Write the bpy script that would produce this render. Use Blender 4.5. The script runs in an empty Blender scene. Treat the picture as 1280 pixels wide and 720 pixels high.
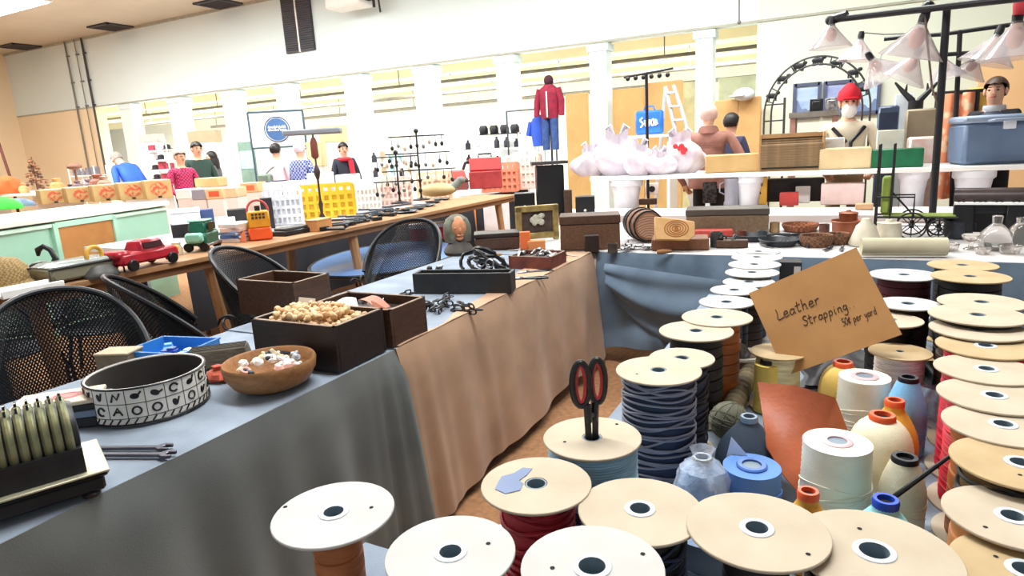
import bpy, bmesh, math, random
from mathutils import Vector, Matrix
random.seed(7)
SC = bpy.context.scene
COL = SC.collection
PI = math.pi
# ------------------------------------------------------------------ camera
FPX, CAM_H = 800.0, 1.5                     # focal length in pixels of a 1280x720 frame, eye height
_dn = Vector((200, 3640, FPX)).normalized()                 # vertical vanishing direction (x right, y down, z forward)
_yy = Vector((414, -203, FPX)); _yy = (_yy - _yy.dot(_dn) * _dn).normalized()
_zz = -_dn
_xx = _yy.cross(_zz)
W = Matrix((_xx, _yy, _zz))                 # camera axes (x right, y down, z forward) -> world
CAMP = Vector((0, 0, CAM_H))
cam_data = bpy.data.cameras.new('camera')
cam_data.sensor_width = 36.0
cam_data.lens = FPX / 1280 * 36.0
cam_data.clip_start = 0.05
cam = bpy.data.objects.new('camera', cam_data)
COL.objects.link(cam)
_r = W @ Matrix(((1, 0, 0), (0, -1, 0), (0, 0, -1)))
cam.matrix_world = Matrix.Translation(CAMP) @ _r.to_4x4()
SC.camera = cam
# ------------------------------------------------------------------ light and exposure
SC.view_settings.view_transform = 'Standard'
SC.view_settings.look = 'None'
SC.view_settings.exposure = 0.3
SC.view_settings.gamma = 1.0
SC.view_settings.use_curve_mapping = False
world = bpy.data.worlds.new('world'); SC.world = world
world.use_nodes = True
_bg = world.node_tree.nodes['Background']
_bg.inputs['Color'].default_value = (0.93, 0.97, 1.0, 1)
_bg.inputs['Strength'].default_value = 0.42
def area_light(name, loc, sx, sy, power, color=(1, 1, 1), rot=(0, 0, 0)):
    d = bpy.data.lights.new(name, 'AREA'); d.shape = 'RECTANGLE'; d.size = sx; d.size_y = sy
    d.energy = power; d.color = color
    o = bpy.data.objects.new(name, d); COL.objects.link(o); o.location = loc; o.rotation_euler = rot
    return o
# unseen area lights added to brighten the hall, then the room beyond the openings
area_light('hall_area_light', (-1.0, 2.2, 4.85), 3.5, 0.7, 225, (0.98, 1.0, 1.0))
area_light('hall_area_light', (-6.5, 3.0, 4.85), 4.0, 0.8, 260, (0.98, 1.0, 1.0))
area_light('hall_area_light', (-15.0, 5.5, 4.85), 6.0, 1.0, 560, (1.0, 0.95, 0.88))
area_light('hall_area_light', (-2.0, 7.6, 4.85), 6.0, 1.0, 430, (0.95, 1.0, 1.0))
area_light('hall_area_light', (-9.5, 7.4, 4.85), 6.0, 1.0, 410, (0.95, 1.0, 1.0))
for _x in (-26.0, -20.0, -14.0, -8.0, -2.5):
    area_light('annex_area_light', (_x, 14.5, 3.35), 4.6, 1.4, 460, (0.97, 1.0, 1.0))

# ------------------------------------------------------------------ photo pixel -> place in the room
def ray(px, py): return W @ Vector((px - 640, py - 360, FPX))
def at(px, py, z):
    r = ray(px, py); return CAMP + r * ((z - CAM_H) / r.z)
def atY(px, py, y):
    r = ray(px, py); return CAMP + r * (y / r.y)
def atX(px, py, x):
    r = ray(px, py); return CAMP + r * (x / r.x)
def ppm(p):                                   # photo pixels per metre at a point
    return FPX / (W.transposed() @ (Vector(p) - CAMP)).z
def face_cam(p): return math.atan2(p[1], p[0]) - PI / 2   # turn so that local -Y looks at the camera

# ------------------------------------------------------------------ materials
def lin(c):
    def f(u):
        u /= 255.0
        return u / 12.92 if u <= 0.04045 else ((u + 0.055) / 1.055) ** 2.4
    return (f(c[0]), f(c[1]), f(c[2]), 1.0)
MATS = {}
def M(name, rgb, rough=0.6, metal=0.0, var=0.12, scale=6.0, bump=0.0, bscale=40.0, rgb2=None, kind='noise',
      trans=0.0, alpha=1.0, emit=0.0, spec=0.5, stretch=(1, 1, 1), sheen=0.0, ior=1.45, detail=4.0, lo=0.3, hi=0.7):
    if name in MATS: return MATS[name]
    m = bpy.data.materials.new(name); m.use_nodes = True
    nt = m.node_tree; b = nt.nodes['Principled BSDF']
    c = lin(rgb)
    if rgb2 is None:
        c2 = tuple(min(1.0, x * (1 - var)) for x in c[:3]) + (1,)
        c1 = tuple(min(1.0, x * (1 + var)) for x in c[:3]) + (1,)
    else: c1, c2 = c, lin(rgb2)
    tc = nt.nodes.new('ShaderNodeTexCoord'); mp = nt.nodes.new('ShaderNodeMapping')
    nt.links.new(tc.outputs['Object'], mp.inputs['Vector']); mp.inputs['Scale'].default_value = stretch
    if kind == 'rings':
        t = nt.nodes.new('ShaderNodeTexWave'); t.wave_type = 'RINGS'; t.rings_direction = 'Y'
        t.inputs['Scale'].default_value = scale; t.inputs['Distortion'].default_value = 2.5; t.inputs['Detail'].default_value = 3
        t.inputs['Detail Scale'].default_value = 1.5
        fac = t.outputs['Fac']
    elif kind == 'grain':
        t = nt.nodes.new('ShaderNodeTexNoise'); t.inputs['Scale'].default_value = scale; t.inputs['Detail'].default_value = 8
        t.inputs['Roughness'].default_value = 0.65; t.inputs['Distortion'].default_value = 0.6
        fac = t.outputs['Fac']
    elif kind == 'check':
        t = nt.nodes.new('ShaderNodeTexChecker'); t.inputs['Scale'].default_value = scale; fac = t.outputs['Fac']
    elif kind == 'cells':
        t = nt.nodes.new('ShaderNodeTexVoronoi'); t.inputs['Scale'].default_value = scale; fac = t.outputs['Distance']
    else:
        t = nt.nodes.new('ShaderNodeTexNoise'); t.inputs['Scale'].default_value = scale; t.inputs['Detail'].default_value = detail
        fac = t.outputs['Fac']
    nt.links.new(mp.outputs['Vector'], t.inputs['Vector'])
    rp = nt.nodes.new('ShaderNodeValToRGB')
    rp.color_ramp.elements[0].position = lo; rp.color_ramp.elements[1].position = hi
    rp.color_ramp.elements[0].color = c2; rp.color_ramp.elements[1].color = c1
    nt.links.new(fac, rp.inputs['Fac']); nt.links.new(rp.outputs['Color'], b.inputs['Base Color'])
    b.inputs['Roughness'].default_value = rough; b.inputs['Metallic'].default_value = metal
    b.inputs['Specular IOR Level'].default_value = spec
    b.inputs['Transmission Weight'].default_value = trans; b.inputs['Alpha'].default_value = alpha
    b.inputs['IOR'].default_value = ior; b.inputs['Sheen Weight'].default_value = sheen
    if emit:
        nt.links.new(rp.outputs['Color'], b.inputs['Emission Color']); b.inputs['Emission Strength'].default_value = emit
    if bump:
        n2 = nt.nodes.new('ShaderNodeTexNoise'); n2.inputs['Scale'].default_value = bscale; n2.inputs['Detail'].default_value = 3
        nt.links.new(mp.outputs['Vector'], n2.inputs['Vector'])
        bp = nt.nodes.new('ShaderNodeBump'); bp.inputs['Strength'].default_value = bump; bp.inputs['Distance'].default_value = 0.01
        nt.links.new(n2.outputs['Fac'], bp.inputs['Height']); nt.links.new(bp.outputs['Normal'], b.inputs['Normal'])
    MATS[name] = m
    return m

# ------------------------------------------------------------------ mesh building
def basis(d):
    d = Vector(d).normalized()
    u = d.orthogonal().normalized(); return u, d.cross(u)
class MB:
    def __init__(s): s.v = []; s.f = []; s.mi = []; s.T = None; s.cur = 0
    def add(s, vs, fs, T=None):
        o = len(s.v)
        for v in vs:
            v = Vector(v)
            if T is not None: v = T @ v
            if s.T is not None: v = s.T @ v
            s.v.append(v)
        for f in fs: s.f.append([i + o for i in f]); s.mi.append(s.cur)
        return s
    def box(s, c, d, rz=0.0, T=None, top=1.0):          # top: scale of the upper face (taper)
        hx, hy, hz = d[0] / 2, d[1] / 2, d[2] / 2
        vs = []
        for z, k in ((-hz, 1.0), (hz, top)):
            for x, y in ((-hx, -hy), (hx, -hy), (hx, hy), (-hx, hy)): vs.append((x * k, y * k, z))
        R = Matrix.Translation(c) @ Matrix.Rotation(rz, 4, 'Z')
        if T is not None: R = R @ T
        return s.add(vs, [(3, 2, 1, 0), (4, 5, 6, 7), (0, 1, 5, 4), (1, 2, 6, 5), (2, 3, 7, 6), (3, 0, 4, 7)], R)
    def lathe(s, prof, n=24, c=(0, 0, 0), T=None, sx=1.0, sy=1.0, caps=True, closed=False, wob=None):
        vs = []; fs = []
        m = len(prof)
        for r, z in prof:
            for k in range(n):
                a = 2 * PI * k / n; rr = r * (wob(a, z) if wob else 1.0)
                vs.append((c[0] + rr * math.cos(a) * sx, c[1] + rr * math.sin(a) * sy, c[2] + z))
        for i in range(m if closed else m - 1):
            j = (i + 1) % m
            for k in range(n):
                k2 = (k + 1) % n
                fs.append((i * n + k, i * n + k2, j * n + k2, j * n + k))
        if caps and not closed:
            if prof[0][0] > 1e-6: fs.append(tuple(range(n))[::-1])
            if prof[-1][0] > 1e-6: fs.append(tuple((m - 1) * n + k for k in range(n)))
        return s.add(vs, fs, T)
    def tube(s, pts, r, n=6, closed=False, T=None, caps=True):
        pts = [Vector(p) for p in pts]; m = len(pts); vs = []; fs = []
        rs = r if isinstance(r, (list, tuple)) else [r] * m
        u = None
        for i, p in enumerate(pts):
            if closed: d = pts[(i + 1) % m] - pts[i - 1]
            else: d = pts[min(i + 1, m - 1)] - pts[max(i - 1, 0)]
            if d.length < 1e-9: d = Vector((0, 0, 1))
            d.normalize()
            if u is None: u = d.orthogonal().normalized()
            else:
                u = u - u.dot(d) * d
                u = u.normalized() if u.length > 1e-6 else d.orthogonal().normalized()
            w = d.cross(u)
            for k in range(n):
                a = 2 * PI * (k + 0.5) / n
                vs.append(p + (u * math.cos(a) + w * math.sin(a)) * rs[i])
        for i in range(m if closed else m - 1):
            j = (i + 1) % m
            for k in range(n):
                k2 = (k + 1) % n
                fs.append((i * n + k, i * n + k2, j * n + k2, j * n + k))
        if caps and not closed:
            fs.append(tuple(range(n))[::-1]); fs.append(tuple((m - 1) * n + k for k in range(n)))
        return s.add(vs, fs, T)
    def prism(s, poly, z0, z1, T=None):
        n = len(poly)
        vs = [(x, y, z0) for x, y in poly] + [(x, y, z1) for x, y in poly]
        fs = [tuple(range(n))[::-1], tuple(range(n, 2 * n))]
        for k in range(n): fs.append((k, (k + 1) % n, n + (k + 1) % n, n + k))
        return s.add(vs, fs, T)
    def ball(s, c, r, nu=12, nv=8, T=None):
        if not isinstance(r, (tuple, list)): r = (r, r, r)
        vs = [(c[0], c[1], c[2] - r[2])]; fs = []
        for i in range(1, nv):
            t = -PI / 2 + PI * i / nv
            for k in range(nu):
                a = 2 * PI * k / nu
                vs.append((c[0] + r[0] * math.cos(t) * math.cos(a), c[1] + r[1] * math.cos(t) * math.sin(a), c[2] + r[2] * math.sin(t)))
        vs.append((c[0], c[1], c[2] + r[2])); L = len(vs) - 1
        for k in range(nu):
            k2 = (k + 1) % nu
            fs.append((0, 1 + k2, 1 + k)); fs.append((L, L - nu + k, L - nu + k2))
            for i in range(nv - 2):
                a = 1 + i * nu
                fs.append((a + k, a + k2, a + nu + k2, a + nu + k))
        return s.add(vs, fs, T)
    def grid(s, fn, nu, nv, T=None):
        vs = [fn(i / nu, j / nv) for j in range(nv + 1) for i in range(nu + 1)]
        fs = [(j * (nu + 1) + i, j * (nu + 1) + i + 1, (j + 1) * (nu + 1) + i + 1, (j + 1) * (nu + 1) + i) for j in range(nv) for i in range(nu)]
        return s.add(vs, fs, T)
    def sheet(s, fn, nu, nv, th, T=None):                # grid with thickness
        g = [[Vector(fn(i / nu, j / nv)) for i in range(nu + 1)] for j in range(nv + 1)]
        vs = []; N = (nu + 1) * (nv + 1)
        nor = []
        for j in range(nv + 1):
            for i in range(nu + 1):
                a = g[j][min(i + 1, nu)] - g[j][max(i - 1, 0)]; b = g[min(j + 1, nv)][i] - g[max(j - 1, 0)][i]
                q = a.cross(b); nor.append(q.normalized() if q.length > 1e-9 else Vector((0, 0, 1)))
        flat = [p for row in g for p in row]
        vs = flat + [p - q * th for p, q in zip(flat, nor)]
        fs = []
        I = lambda i, j: j * (nu + 1) + i
        for j in range(nv):
            for i in range(nu):
                q = (I(i, j), I(i + 1, j), I(i + 1, j + 1), I(i, j + 1)); fs.append(q); fs.append(tuple(N + k for k in q[::-1]))
        rim = [I(i, 0) for i in range(nu)] + [I(nu, j) for j in range(nv)] + [I(nu - i, nv) for i in range(nu)] + [I(0, nv - j) for j in range(nv)]
        for k in range(len(rim)):
            a, b = rim[k], rim[(k + 1) % len(rim)]; fs.append((a, a + N, b + N, b))
        return s.add(vs, fs, T)
    def mesh(s, name, mats, smooth=True, bevel=0.0, ang=40):
        me = bpy.data.meshes.new(name)
        me.from_pydata([tuple(v) for v in s.v], [], s.f)
        if not isinstance(mats, (list, tuple)): mats = [mats]
        for m in mats: me.materials.append(m)
        if any(s.mi): me.polygons.foreach_set('material_index', s.mi)
        bm = bmesh.new(); bm.from_mesh(me)
        bmesh.ops.recalc_face_normals(bm, faces=bm.faces)
        if bevel:
            ed = [e for e in bm.edges if len(e.link_faces) == 2 and e.calc_face_angle(0) > 0.6]
            bmesh.ops.bevel(bm, geom=ed, offset=bevel, segments=1, affect='EDGES', clamp_overlap=True)
        bm.to_mesh(me); bm.free()
        if smooth:
            me.polygons.foreach_set('use_smooth', [True] * len(me.polygons))
            me.set_sharp_from_angle(angle=math.radians(ang))
        me.update()
        return me
    def build(s, name, mats, parent=None, loc=(0, 0, 0), rot=(0, 0, 0), smooth=True, bevel=0.0, ang=40):
        return obj(name, s.mesh(name, mats, smooth, bevel, ang), parent, loc, rot)
def obj(name, me, parent=None, loc=(0, 0, 0), rot=(0, 0, 0)):
    o = bpy.data.objects.new(name, me); COL.objects.link(o)
    o.parent = parent; o.location = loc; o.rotation_euler = rot
    return o
def tag(o, label, cat, group=None, kind=None):
    if label: o['label'] = label
    if cat: o['category'] = cat
    if group: o['group'] = group
    if kind: o['kind'] = kind
    return o
def thing(name, label, cat, loc=(0, 0, 0), rz=0.0, group=None, rot=None):
    o = bpy.data.objects.new(name, None); COL.objects.link(o); o.empty_display_size = 0.05
    o.location = loc; o.rotation_euler = rot if rot else (0, 0, rz)
    return tag(o, label, cat, group)
def struct(o): o['kind'] = 'structure'; return o
def kids(o): return [c for c in o.children]
def clone(o, loc, rz=None, label=None, group=None):
    r = o.copy(); COL.objects.link(r); r.location = loc
    if rz is not None: r.rotation_euler = (0, 0, rz)
    if label: r['label'] = label
    if group: r['group'] = group
    for ch in list(o.children):
        c = ch.copy(); COL.objects.link(c); c.parent = r
        for g in list(ch.children):
            d = g.copy(); COL.objects.link(d); d.parent = c
    return r
def arc(cx, cy, r, a0, a1, n, z=0.0, plane='xy'):
    out = []
    for k in range(n + 1):
        a = a0 + (a1 - a0) * k / n; u, v = cx + r * math.cos(a), cy + r * math.sin(a)
        out.append((u, v, z) if plane == 'xy' else ((u, z, v) if plane == 'xz' else (z, u, v)))
    return out
def rnd(a, b): return random.uniform(a, b)
# ------------------------------------------------------------------ the hall
WY = 11.2                                     # plane of the long wall with the openings
m_wall = M('wall_paint', (226, 242, 244), 0.7, var=0.02, scale=0.6)
m_wallw = M('wall_paint_warm', (240, 222, 190), 0.7, var=0.05, scale=0.4)
m_wallg = M('wall_paint_sage', (226, 232, 214), 0.7, var=0.03, scale=0.5)
m_ceil = M('ceiling_tiles', (205, 196, 178), 0.85, var=0.05, scale=0.8)
m_carpet = M('carpet', (160, 116, 80), 0.95, var=0.22, scale=30, bump=0.5, bscale=300)
m_dkgrey = M('dark_grille', (62, 62, 70), 0.6, var=0.1)
m_white = M('white_paint', (240, 240, 236), 0.5, var=0.03)
m_trim = M('trim_line', (176, 176, 160), 0.6)
CZ, SZ = 5.0, 3.2
b = MB(); b.box((-8, 2.65, -0.05), (34, 17.3, 0.1)); struct(b.build('floor', m_carpet))
b = MB(); b.box((-15, 16.0, -0.05), (48, 9.4, 0.1)); struct(b.build('floor_annex', M('annex_floor', (214, 210, 204), 0.6, var=.06, scale=1.0)))
b = MB(); b.box((-8, 4.6, CZ + 0.05), (34, 13.2, 0.1)); struct(b.build('ceiling', m_ceil))
xl0 = atY(118, 136, WY).x; xr0 = atY(947, 25, WY).x
XL = -22.3
b = MB(); b.box(((XL + xr0) / 2, WY + 0.15, (CZ + SZ) / 2), (xr0 - XL, 0.3, CZ - SZ)); wb = struct(b.build('wall_back', m_wall))
b = MB(); b.box(((XL + xl0) / 2, WY + 0.15, SZ / 2), (xl0 - XL, 0.3, SZ)); struct(b.build('wall_back_end', m_wallw))
b = MB(); b.box(((xr0 + 8) / 2, WY + 0.15, CZ / 2), (8 - xr0, 0.3, CZ)); struct(b.build('wall_back_right', m_wallg))
b = MB(); b.box((XL - 0.1, 4.6, CZ / 2), (0.2, 13.2, CZ)); struct(b.build('wall_left', m_wallw))
b = MB(); b.box(((XL + 8) / 2, WY - 0.012, SZ), (8 - XL, 0.02, 0.035)); struct(b.build('trim_1', m_trim))
b = MB(); b.box(((XL + xr0) / 2, WY - 0.02, CZ - 0.03), (xr0 - XL, 0.04, 0.06)); struct(b.build('trim_2', m_trim))
for k, (a, c) in enumerate([(148, 162), (210, 226), (278, 296), (346, 364), (432, 455), (520, 543), (622, 644), (738, 759), (869, 890)]):
    xa = atY(a, 130, WY).x; xc = atY(c, 130, WY).x
    b = MB(); w = xc - xa
    b.box(((xa + xc) / 2, WY + 0.15, SZ / 2), (w, 0.3, SZ))
    b.box(((xa + xc) / 2, WY + 0.15, SZ - 0.09), (w + 0.08, 0.34, 0.12))      # capital
    b.box(((xa + xc) / 2, WY + 0.15, 0.1), (w + 0.06, 0.33, 0.2))
    o = struct(b.build('wall_pier', m_wall))
    o['label'] = 'white pier between two openings of the long wall'
# the bright annex seen through the openings
m_annexw = M('annex_wall', (245, 245, 240), 0.7, var=0.02)
m_annexc = M('annex_ceiling', (234, 226, 196), 0.8, var=0.06, scale=0.7)
AY = 20.5
AX = -38.0
b = MB(); b.box(((AX + 8) / 2, AY + 0.1, 2.0), (8 - AX, 0.2, 4.2)); struct(b.build('wall_annex', m_annexw))
b = MB(); b.box((AX, 15.8, 2.0), (.2, 9.2, 4.2)); struct(b.build('wall_annex_end', m_annexw))
b = MB(); b.box(((AX + 8) / 2, (WY + AY) / 2 + 0.2, 3.55), (8 - AX, AY - WY, 0.1)); struct(b.build('ceiling_annex', m_annexc))
for k, y in enumerate((13.2, 15.8, 18.4)):
    b = MB(); b.box(((AX + 8) / 2, y, 3.38), (8 - AX, 0.22, 0.26)); struct(b.build('trim_%d' % (3 + k), m_annexc))
m_pipe = M('pipe_dark', (110, 105, 95), 0.5, var=0.2)
for k, (y, z, r) in enumerate(((12.4, 2.98, 0.035), (14.6, 2.95, 0.05), (17.2, 2.86, 0.05))):
    b = MB(); b.tube([(XL + 1, y, z), (7, y, z)], r, 8)
    for x in range(-21, 7, 3): b.tube([(x, y, z), (x, y, 3.5)], 0.012, 5)
    tag(b.build('ceiling_pipe', m_pipe), ['thin pipe just behind the wall openings', 'middle pipe hung under the annex ceiling', 'far pipe hung under the annex ceiling'][k], 'pipe')
# conduits on the wall at the far left
m_cond = M('conduit', (120, 118, 112), 0.5)
for k, (x0, y0, r, lab) in enumerate(((80, 51, 0.022, 'left thin conduit running down the long wall'), (92, 49, 0.012, 'faint thin conduit between two others on the wall'), (101, 47, 0.03, 'right thicker dark conduit running down the long wall'))):
    p = atY(x0, y0, WY - 0.05)
    b = MB(); b.tube([(p.x, p.y, CZ - 0.02), (p.x, p.y, 1.0)], r, 6)
    for z in (4.6, 3.9, 3.25): b.box((p.x, p.y + 0.02, z), (0.11, 0.05, 0.03))
    tag(b.build('conduit', m_cond if k != 2 else M('conduit_dark', (70, 68, 66), 0.5)), lab, 'conduit')
# ceiling air diffusers
def diffuser(px, py, lab):
    p = at(px, py, CZ)
    t = thing('ceiling_vent', lab, 'vent', (p.x, p.y, CZ), 0, 'dark ceiling vents')
    b = MB()
    for sx, sy, dx, dy in ((0, -.36, .8, .07), (0, .36, .8, .07), (-.365, 0, .07, .8), (.365, 0, .07, .8)): b.box((sx, sy, -0.02), (dx, dy, 0.04))
    b.build('frame', m_dkgrey, t)
    b = MB(); b.box((0, 0, -0.004), (.7, .7, 0.006)); b.build('backing', M('black', (18, 18, 20), 0.6), t)
    b0 = MB(); b0.box((0, 0, 0), (.68, .02, 0.05), T=Matrix.Rotation(0.6, 4, 'X')); me = b0.mesh('slat', m_dkgrey, False)
    for k in range(6): obj('slat', me, t, (0, -.27 + k * .108, -0.022))
diffuser(25, 57.5, 'dark square ceiling vent nearest the far left corner')
diffuser(140, 33, 'dark square ceiling vent above the wall conduits')
diffuser(275, 4, 'dark square ceiling vent at the top edge, nearest the grey wall grille')
# twin grey grille on the wall
p0 = atY(351, 2, WY); p1 = atY(397, 62, WY)
zt = CZ - 0.05; zb = p1.z
t = thing('wall_grille', 'tall dark grey double wall grille with white centre bar', 'grille', ((p0.x + p1.x) / 2, WY, zb))
w = p1.x - p0.x - 0.05; h = zt - zb
for s in (-1, 1):
    b = MB(); b.box((s * w * .255, -0.03, h / 2), (w * .47, 0.04, h)); g = b.build('panel', m_dkgrey, t)
    b = MB()
    n = 26
    for k in range(n): b.box((s * w * .255, -0.058, (k + .5) * h / n), (w * .45, 0.03, h / n * .55), T=Matrix.Rotation(-0.5, 4, 'X'))
    b.build('louvres', M('grille_slats', (88, 88, 96), 0.5), g, smooth=False)
b = MB(); b.box((0, -0.045, h / 2), (w * .05, 0.05, h)); b.build('centre_bar', m_white, t)
# white fixture high on the wall
p = atY(455, 8, WY)
t = thing('wall_projector', 'white ceiling-mounted projector against the long wall near the grey grille', 'projector', (p.x, WY - 0.45, p.z))
b = MB(); b.box((0, 0, 0.0), (0.85, 0.5, 0.22)); b.build('housing', m_white, t, bevel=0.04)
b = MB(); b.tube([(0.52, 0.1, .5), (0.52, 0.1, -.14)], 0.03, 6); b.tube([(0.52, .1, 0.1), (0.3, .1, .1)], 0.03, 6); b.tube([(0.62, 0.1, .3), (0.66, 0.1, -.25)], .02, 6)
b.build('bracket', M('bracket_black', (40, 40, 45), 0.5), t)
b = MB(); b.box((0.48, 0, .05), (0.16, .2, .14)); b.build('joint', M('bracket_black', (40, 40, 45)), t, bevel=.02)
b = MB(); b.tube([(0.0, .2, .1), (0, .46, .25)], .03, 6); b.build('wall_arm', m_white, t)
# fluorescent troffer at the top left
p = at(12, 0, CZ)
t = thing('ceiling_light', 'glaring white ceiling light in the top left corner', 'ceiling light', (p.x - 0.4, p.y - .2, CZ))
b = MB(); b.box((0, 0, -0.02), (2.0, 1.4, 0.04)); b.build('frame', m_white, t)
b = MB(); b.box((0, 0, -0.05), (1.9, 1.3, 0.03)); b.build('diffuser', M('lit_diffuser', (255, 255, 255), 0.5, var=0, emit=6), t)
# wire hanging in front of the wall
p = atY(922, 0, WY - 0.4); q = atY(924, 28, WY - 0.4)
b = MB(); b.tube([(p.x, p.y, CZ), (q.x, q.y, q.z)], 0.012, 5); b.ball(q, 0.03, 8, 6)
tag(b.build('hanging_wire', m_cond), 'short dark wire hanging above the rightmost pier', 'wire')

# ------------------------------------------------------------------ cloth-covered tables
TZ = 0.765
m_grey_cloth = M('grey_cloth', (122, 126, 122), 0.95, rgb2=(92, 97, 97), scale=2.0, bump=0.1, bscale=260, sheen=0.2)
m_grey_top = M('blue_grey_cloth', (142, 155, 170), 0.95, rgb2=(116, 128, 143), scale=5, bump=0.12, bscale=260, sheen=0.2)
m_tan_cloth = M('tan_cloth', (192, 154, 122), 0.95, rgb2=(158, 124, 96), scale=3.0, bump=0.12, bscale=260, sheen=0.2)
m_blue_cloth = M('blue_cloth', (112, 131, 150), 0.95, rgb2=(84, 102, 120), scale=4.0, bump=0.25, bscale=260, sheen=0.2)
m_steel_leg = M('leg_steel', (90, 92, 96), 0.4, metal=0.8)
m_tabletop = M('table_laminate', (190, 182, 170), 0.5)
def folding_table(name, label, x0, x1, y0, y1, z):
    t = thing(name, label, 'table', ((x0 + x1) / 2, (y0 + y1) / 2, 0))
    w, d = x1 - x0, y1 - y0
    b = MB(); b.box((0, 0, z - 0.02), (w, d, 0.04)); b.build('tabletop', m_tabletop, t)
    me = MB().tube([(0, 0, 0), (0, 0, z - 0.04)], 0.016, 8).mesh('leg', m_steel_leg)
    for sx in (-1, 1):
        for sy in (-1, 1): obj('leg', me, t, (sx * (w / 2 - .12), sy * (d / 2 - .2), 0))
    return t
LX0, LX1 = -2.42, -1.50
folding_table('folding_table', 'long folding table under the grey cloth on the left', LX0 + .02, LX1 - .02, -0.3, 1.98, TZ - .012)
folding_table('folding_table', 'long folding table under the tan cloth', LX0 + .02, LX1 - .02, 2.02, 4.06, TZ - .012)
def drape(name, label, x0, x1, y0, y1, z, sides, mats, fold, hem, cat='tablecloth', seed=1, flare=0.06):
    """cloth with a flat top and hanging sides; fold(u along edge in metres, t 0..1 downwards) -> outward offset"""
    th = 0.004
    t = thing(name, label, cat, (0, 0, 0))
    random.seed(seed)
    b = MB()
    b.sheet(lambda u, v: (x0 + (x1 - x0) * u, y0 + (y1 - y0) * v, z + 0.0018 * math.sin(u * 17) * math.sin(v * 23)), 10, 24, th)
    b.build('cloth_top', mats[0], t, ang=70)
    for sd in sides:
        b = MB()
        if sd == 'E': L = y1 - y0; f = lambda u, v: (x1 + 0.012 * min(1, v * 8) + fold(y0 + L * u, v), y0 + L * u, z - 0.004 * min(1, v * 8) - v ** 1.0 * (z - hem(y0 + L * u)))
        if sd == 'S': L = x1 - x0; f = lambda u, v: (x0 + L * u, y0 - 0.012 * min(1, v * 8) - fold(x0 + L * u, v), z - 0.004 * min(1, v * 8) - v * (z - hem(x0 + L * u)))
        if sd == 'W': L = y1 - y0; f = lambda u, v: (x0 - 0.012 * min(1, v * 8) - .5 * fold(y0 + L * u, v), y0 + L * u, z - v * (z - hem(y0 + L * u)))
        b.sheet(f, int(L * 60), 22, th)
        b.build('cloth_skirt', mats[1], t, ang=75)
    return t
def foldL(y, v):
    a = 0.026 * math.sin(y * 9.0) * math.sin(y * 2.1 + .4) + 0.012 * math.sin(y * 17 + 1.3) + 0.008 * math.sin(y * 31)
    d = math.exp(-((y - 1.83) / 0.10) ** 2)                    # bunched gathers where the two cloths meet
    return v ** 0.8 * (0.05 + 1.7 * a) + v ** .8 * d * 0.016 * (math.sin(y * 88) + .2) - .02 * v * d
drape('grey_tablecloth', 'blue-grey cloth over the long left table', LX0, LX1, -0.3, 1.90, TZ - .001, 'EW', (m_grey_top, m_grey_cloth), foldL, lambda y: 0.05 + 0.02 * math.sin(y * 3), seed=3)
def foldT(y, v):
    a = 0.012 * math.sin(y * 7.0 + .5) + 0.006 * math.sin(y * 19 + 1.3) + 0.018 * math.exp(-((y - 2.25) / .07) ** 2) + 0.014 * math.exp(-((y - 2.5) / .05) ** 2)
    s = max(0, min(1, (y - 1.88) / .2)); s = s * s * (3 - 2 * s)
    return v ** 0.8 * (0.05 + .035 * s + 1.3 * a + .014 * math.sin(y * 60) * max(0, 1 - (y - 1.88) / .3))
drape('tan_tablecloth', 'tan brown cloth draped over the far half of the left table', LX0, LX1 + .008, 1.88, 4.08, TZ + .004, 'EW', (m_grey_top, m_tan_cloth), foldT,
      lambda y: 0.03 + 0.05 * math.sin((y - 2) * 1.3) + .01 * math.sin(y * 6), seed=4)
# tan runner folded over the rim of the far half
b = MB(); b.sheet(lambda u, v: (LX1 + .012 - (0.02 + 0.30 * max(0, u - .15) ** .9 + 0.012 * math.sin(u * 30)) * v, 1.90 + 2.17 * u, TZ + .011 + .002 * math.sin(u * 40)), 40, 6, .004)
tag(b.build('tan_runner', m_tan_cloth, ang=75), 'tan cloth edge folded back onto the tabletop at the far left table', 'cloth')
BY0, BY1, BX0, BX1 = 4.14, 5.75, -2.42, 3.4
folding_table('folding_table', 'long folding table under the blue cloth at the back', BX0 + .02, 0.45, BY0 + .02, BY1 - .02, TZ - .012)
folding_table('folding_table', 'long folding table carrying the glassware at the back right', 0.5, BX1 - .02, BY0 + .02, BY1 - .02, TZ - .012)
def foldB(x, v):
    s = 0.0
    for c, wd, am in ((-1.2, .10, .05), (-1.05, .05, .04), (-.72, .06, -.05), (-.55, .09, .05), (-.2, .08, .05), (.1, .06, .04), (.6, .08, .05), (1.0, .07, .04), (1.5, .1, .05)):
        s += am * math.exp(-(((x - c) - 0.12 * (v - .5)) / wd) ** 2)
    sw = 0.035 * math.sin((v * 2.2 + (x + 1.4) * 2.0) * 3.2) * math.exp(-((x + 1.0) / .45) ** 2)
    return v ** .7 * (0.05 + s) + v * sw
drape('corner_cloth', 'pale cloth on the corner table behind the tan cloth', BX0, -1.475, BY0 + .01, BY1, TZ, '', (M('pale_cloth', (205, 200, 196), 0.9, rgb2=(186, 184, 186), scale=4), m_blue_cloth), foldB, lambda x: 0.06)
drape('blue_tablecloth', 'slate blue cloth hanging in swags from the back table', -1.47, BX1, BY0, BY1, TZ, 'S', (M('pale_cloth', (205, 200, 196), 0.9, rgb2=(186, 184, 186), scale=4), m_blue_cloth), foldB,
      lambda x: 0.06 + 0.08 * math.sin(x * 4), seed=5)
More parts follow.
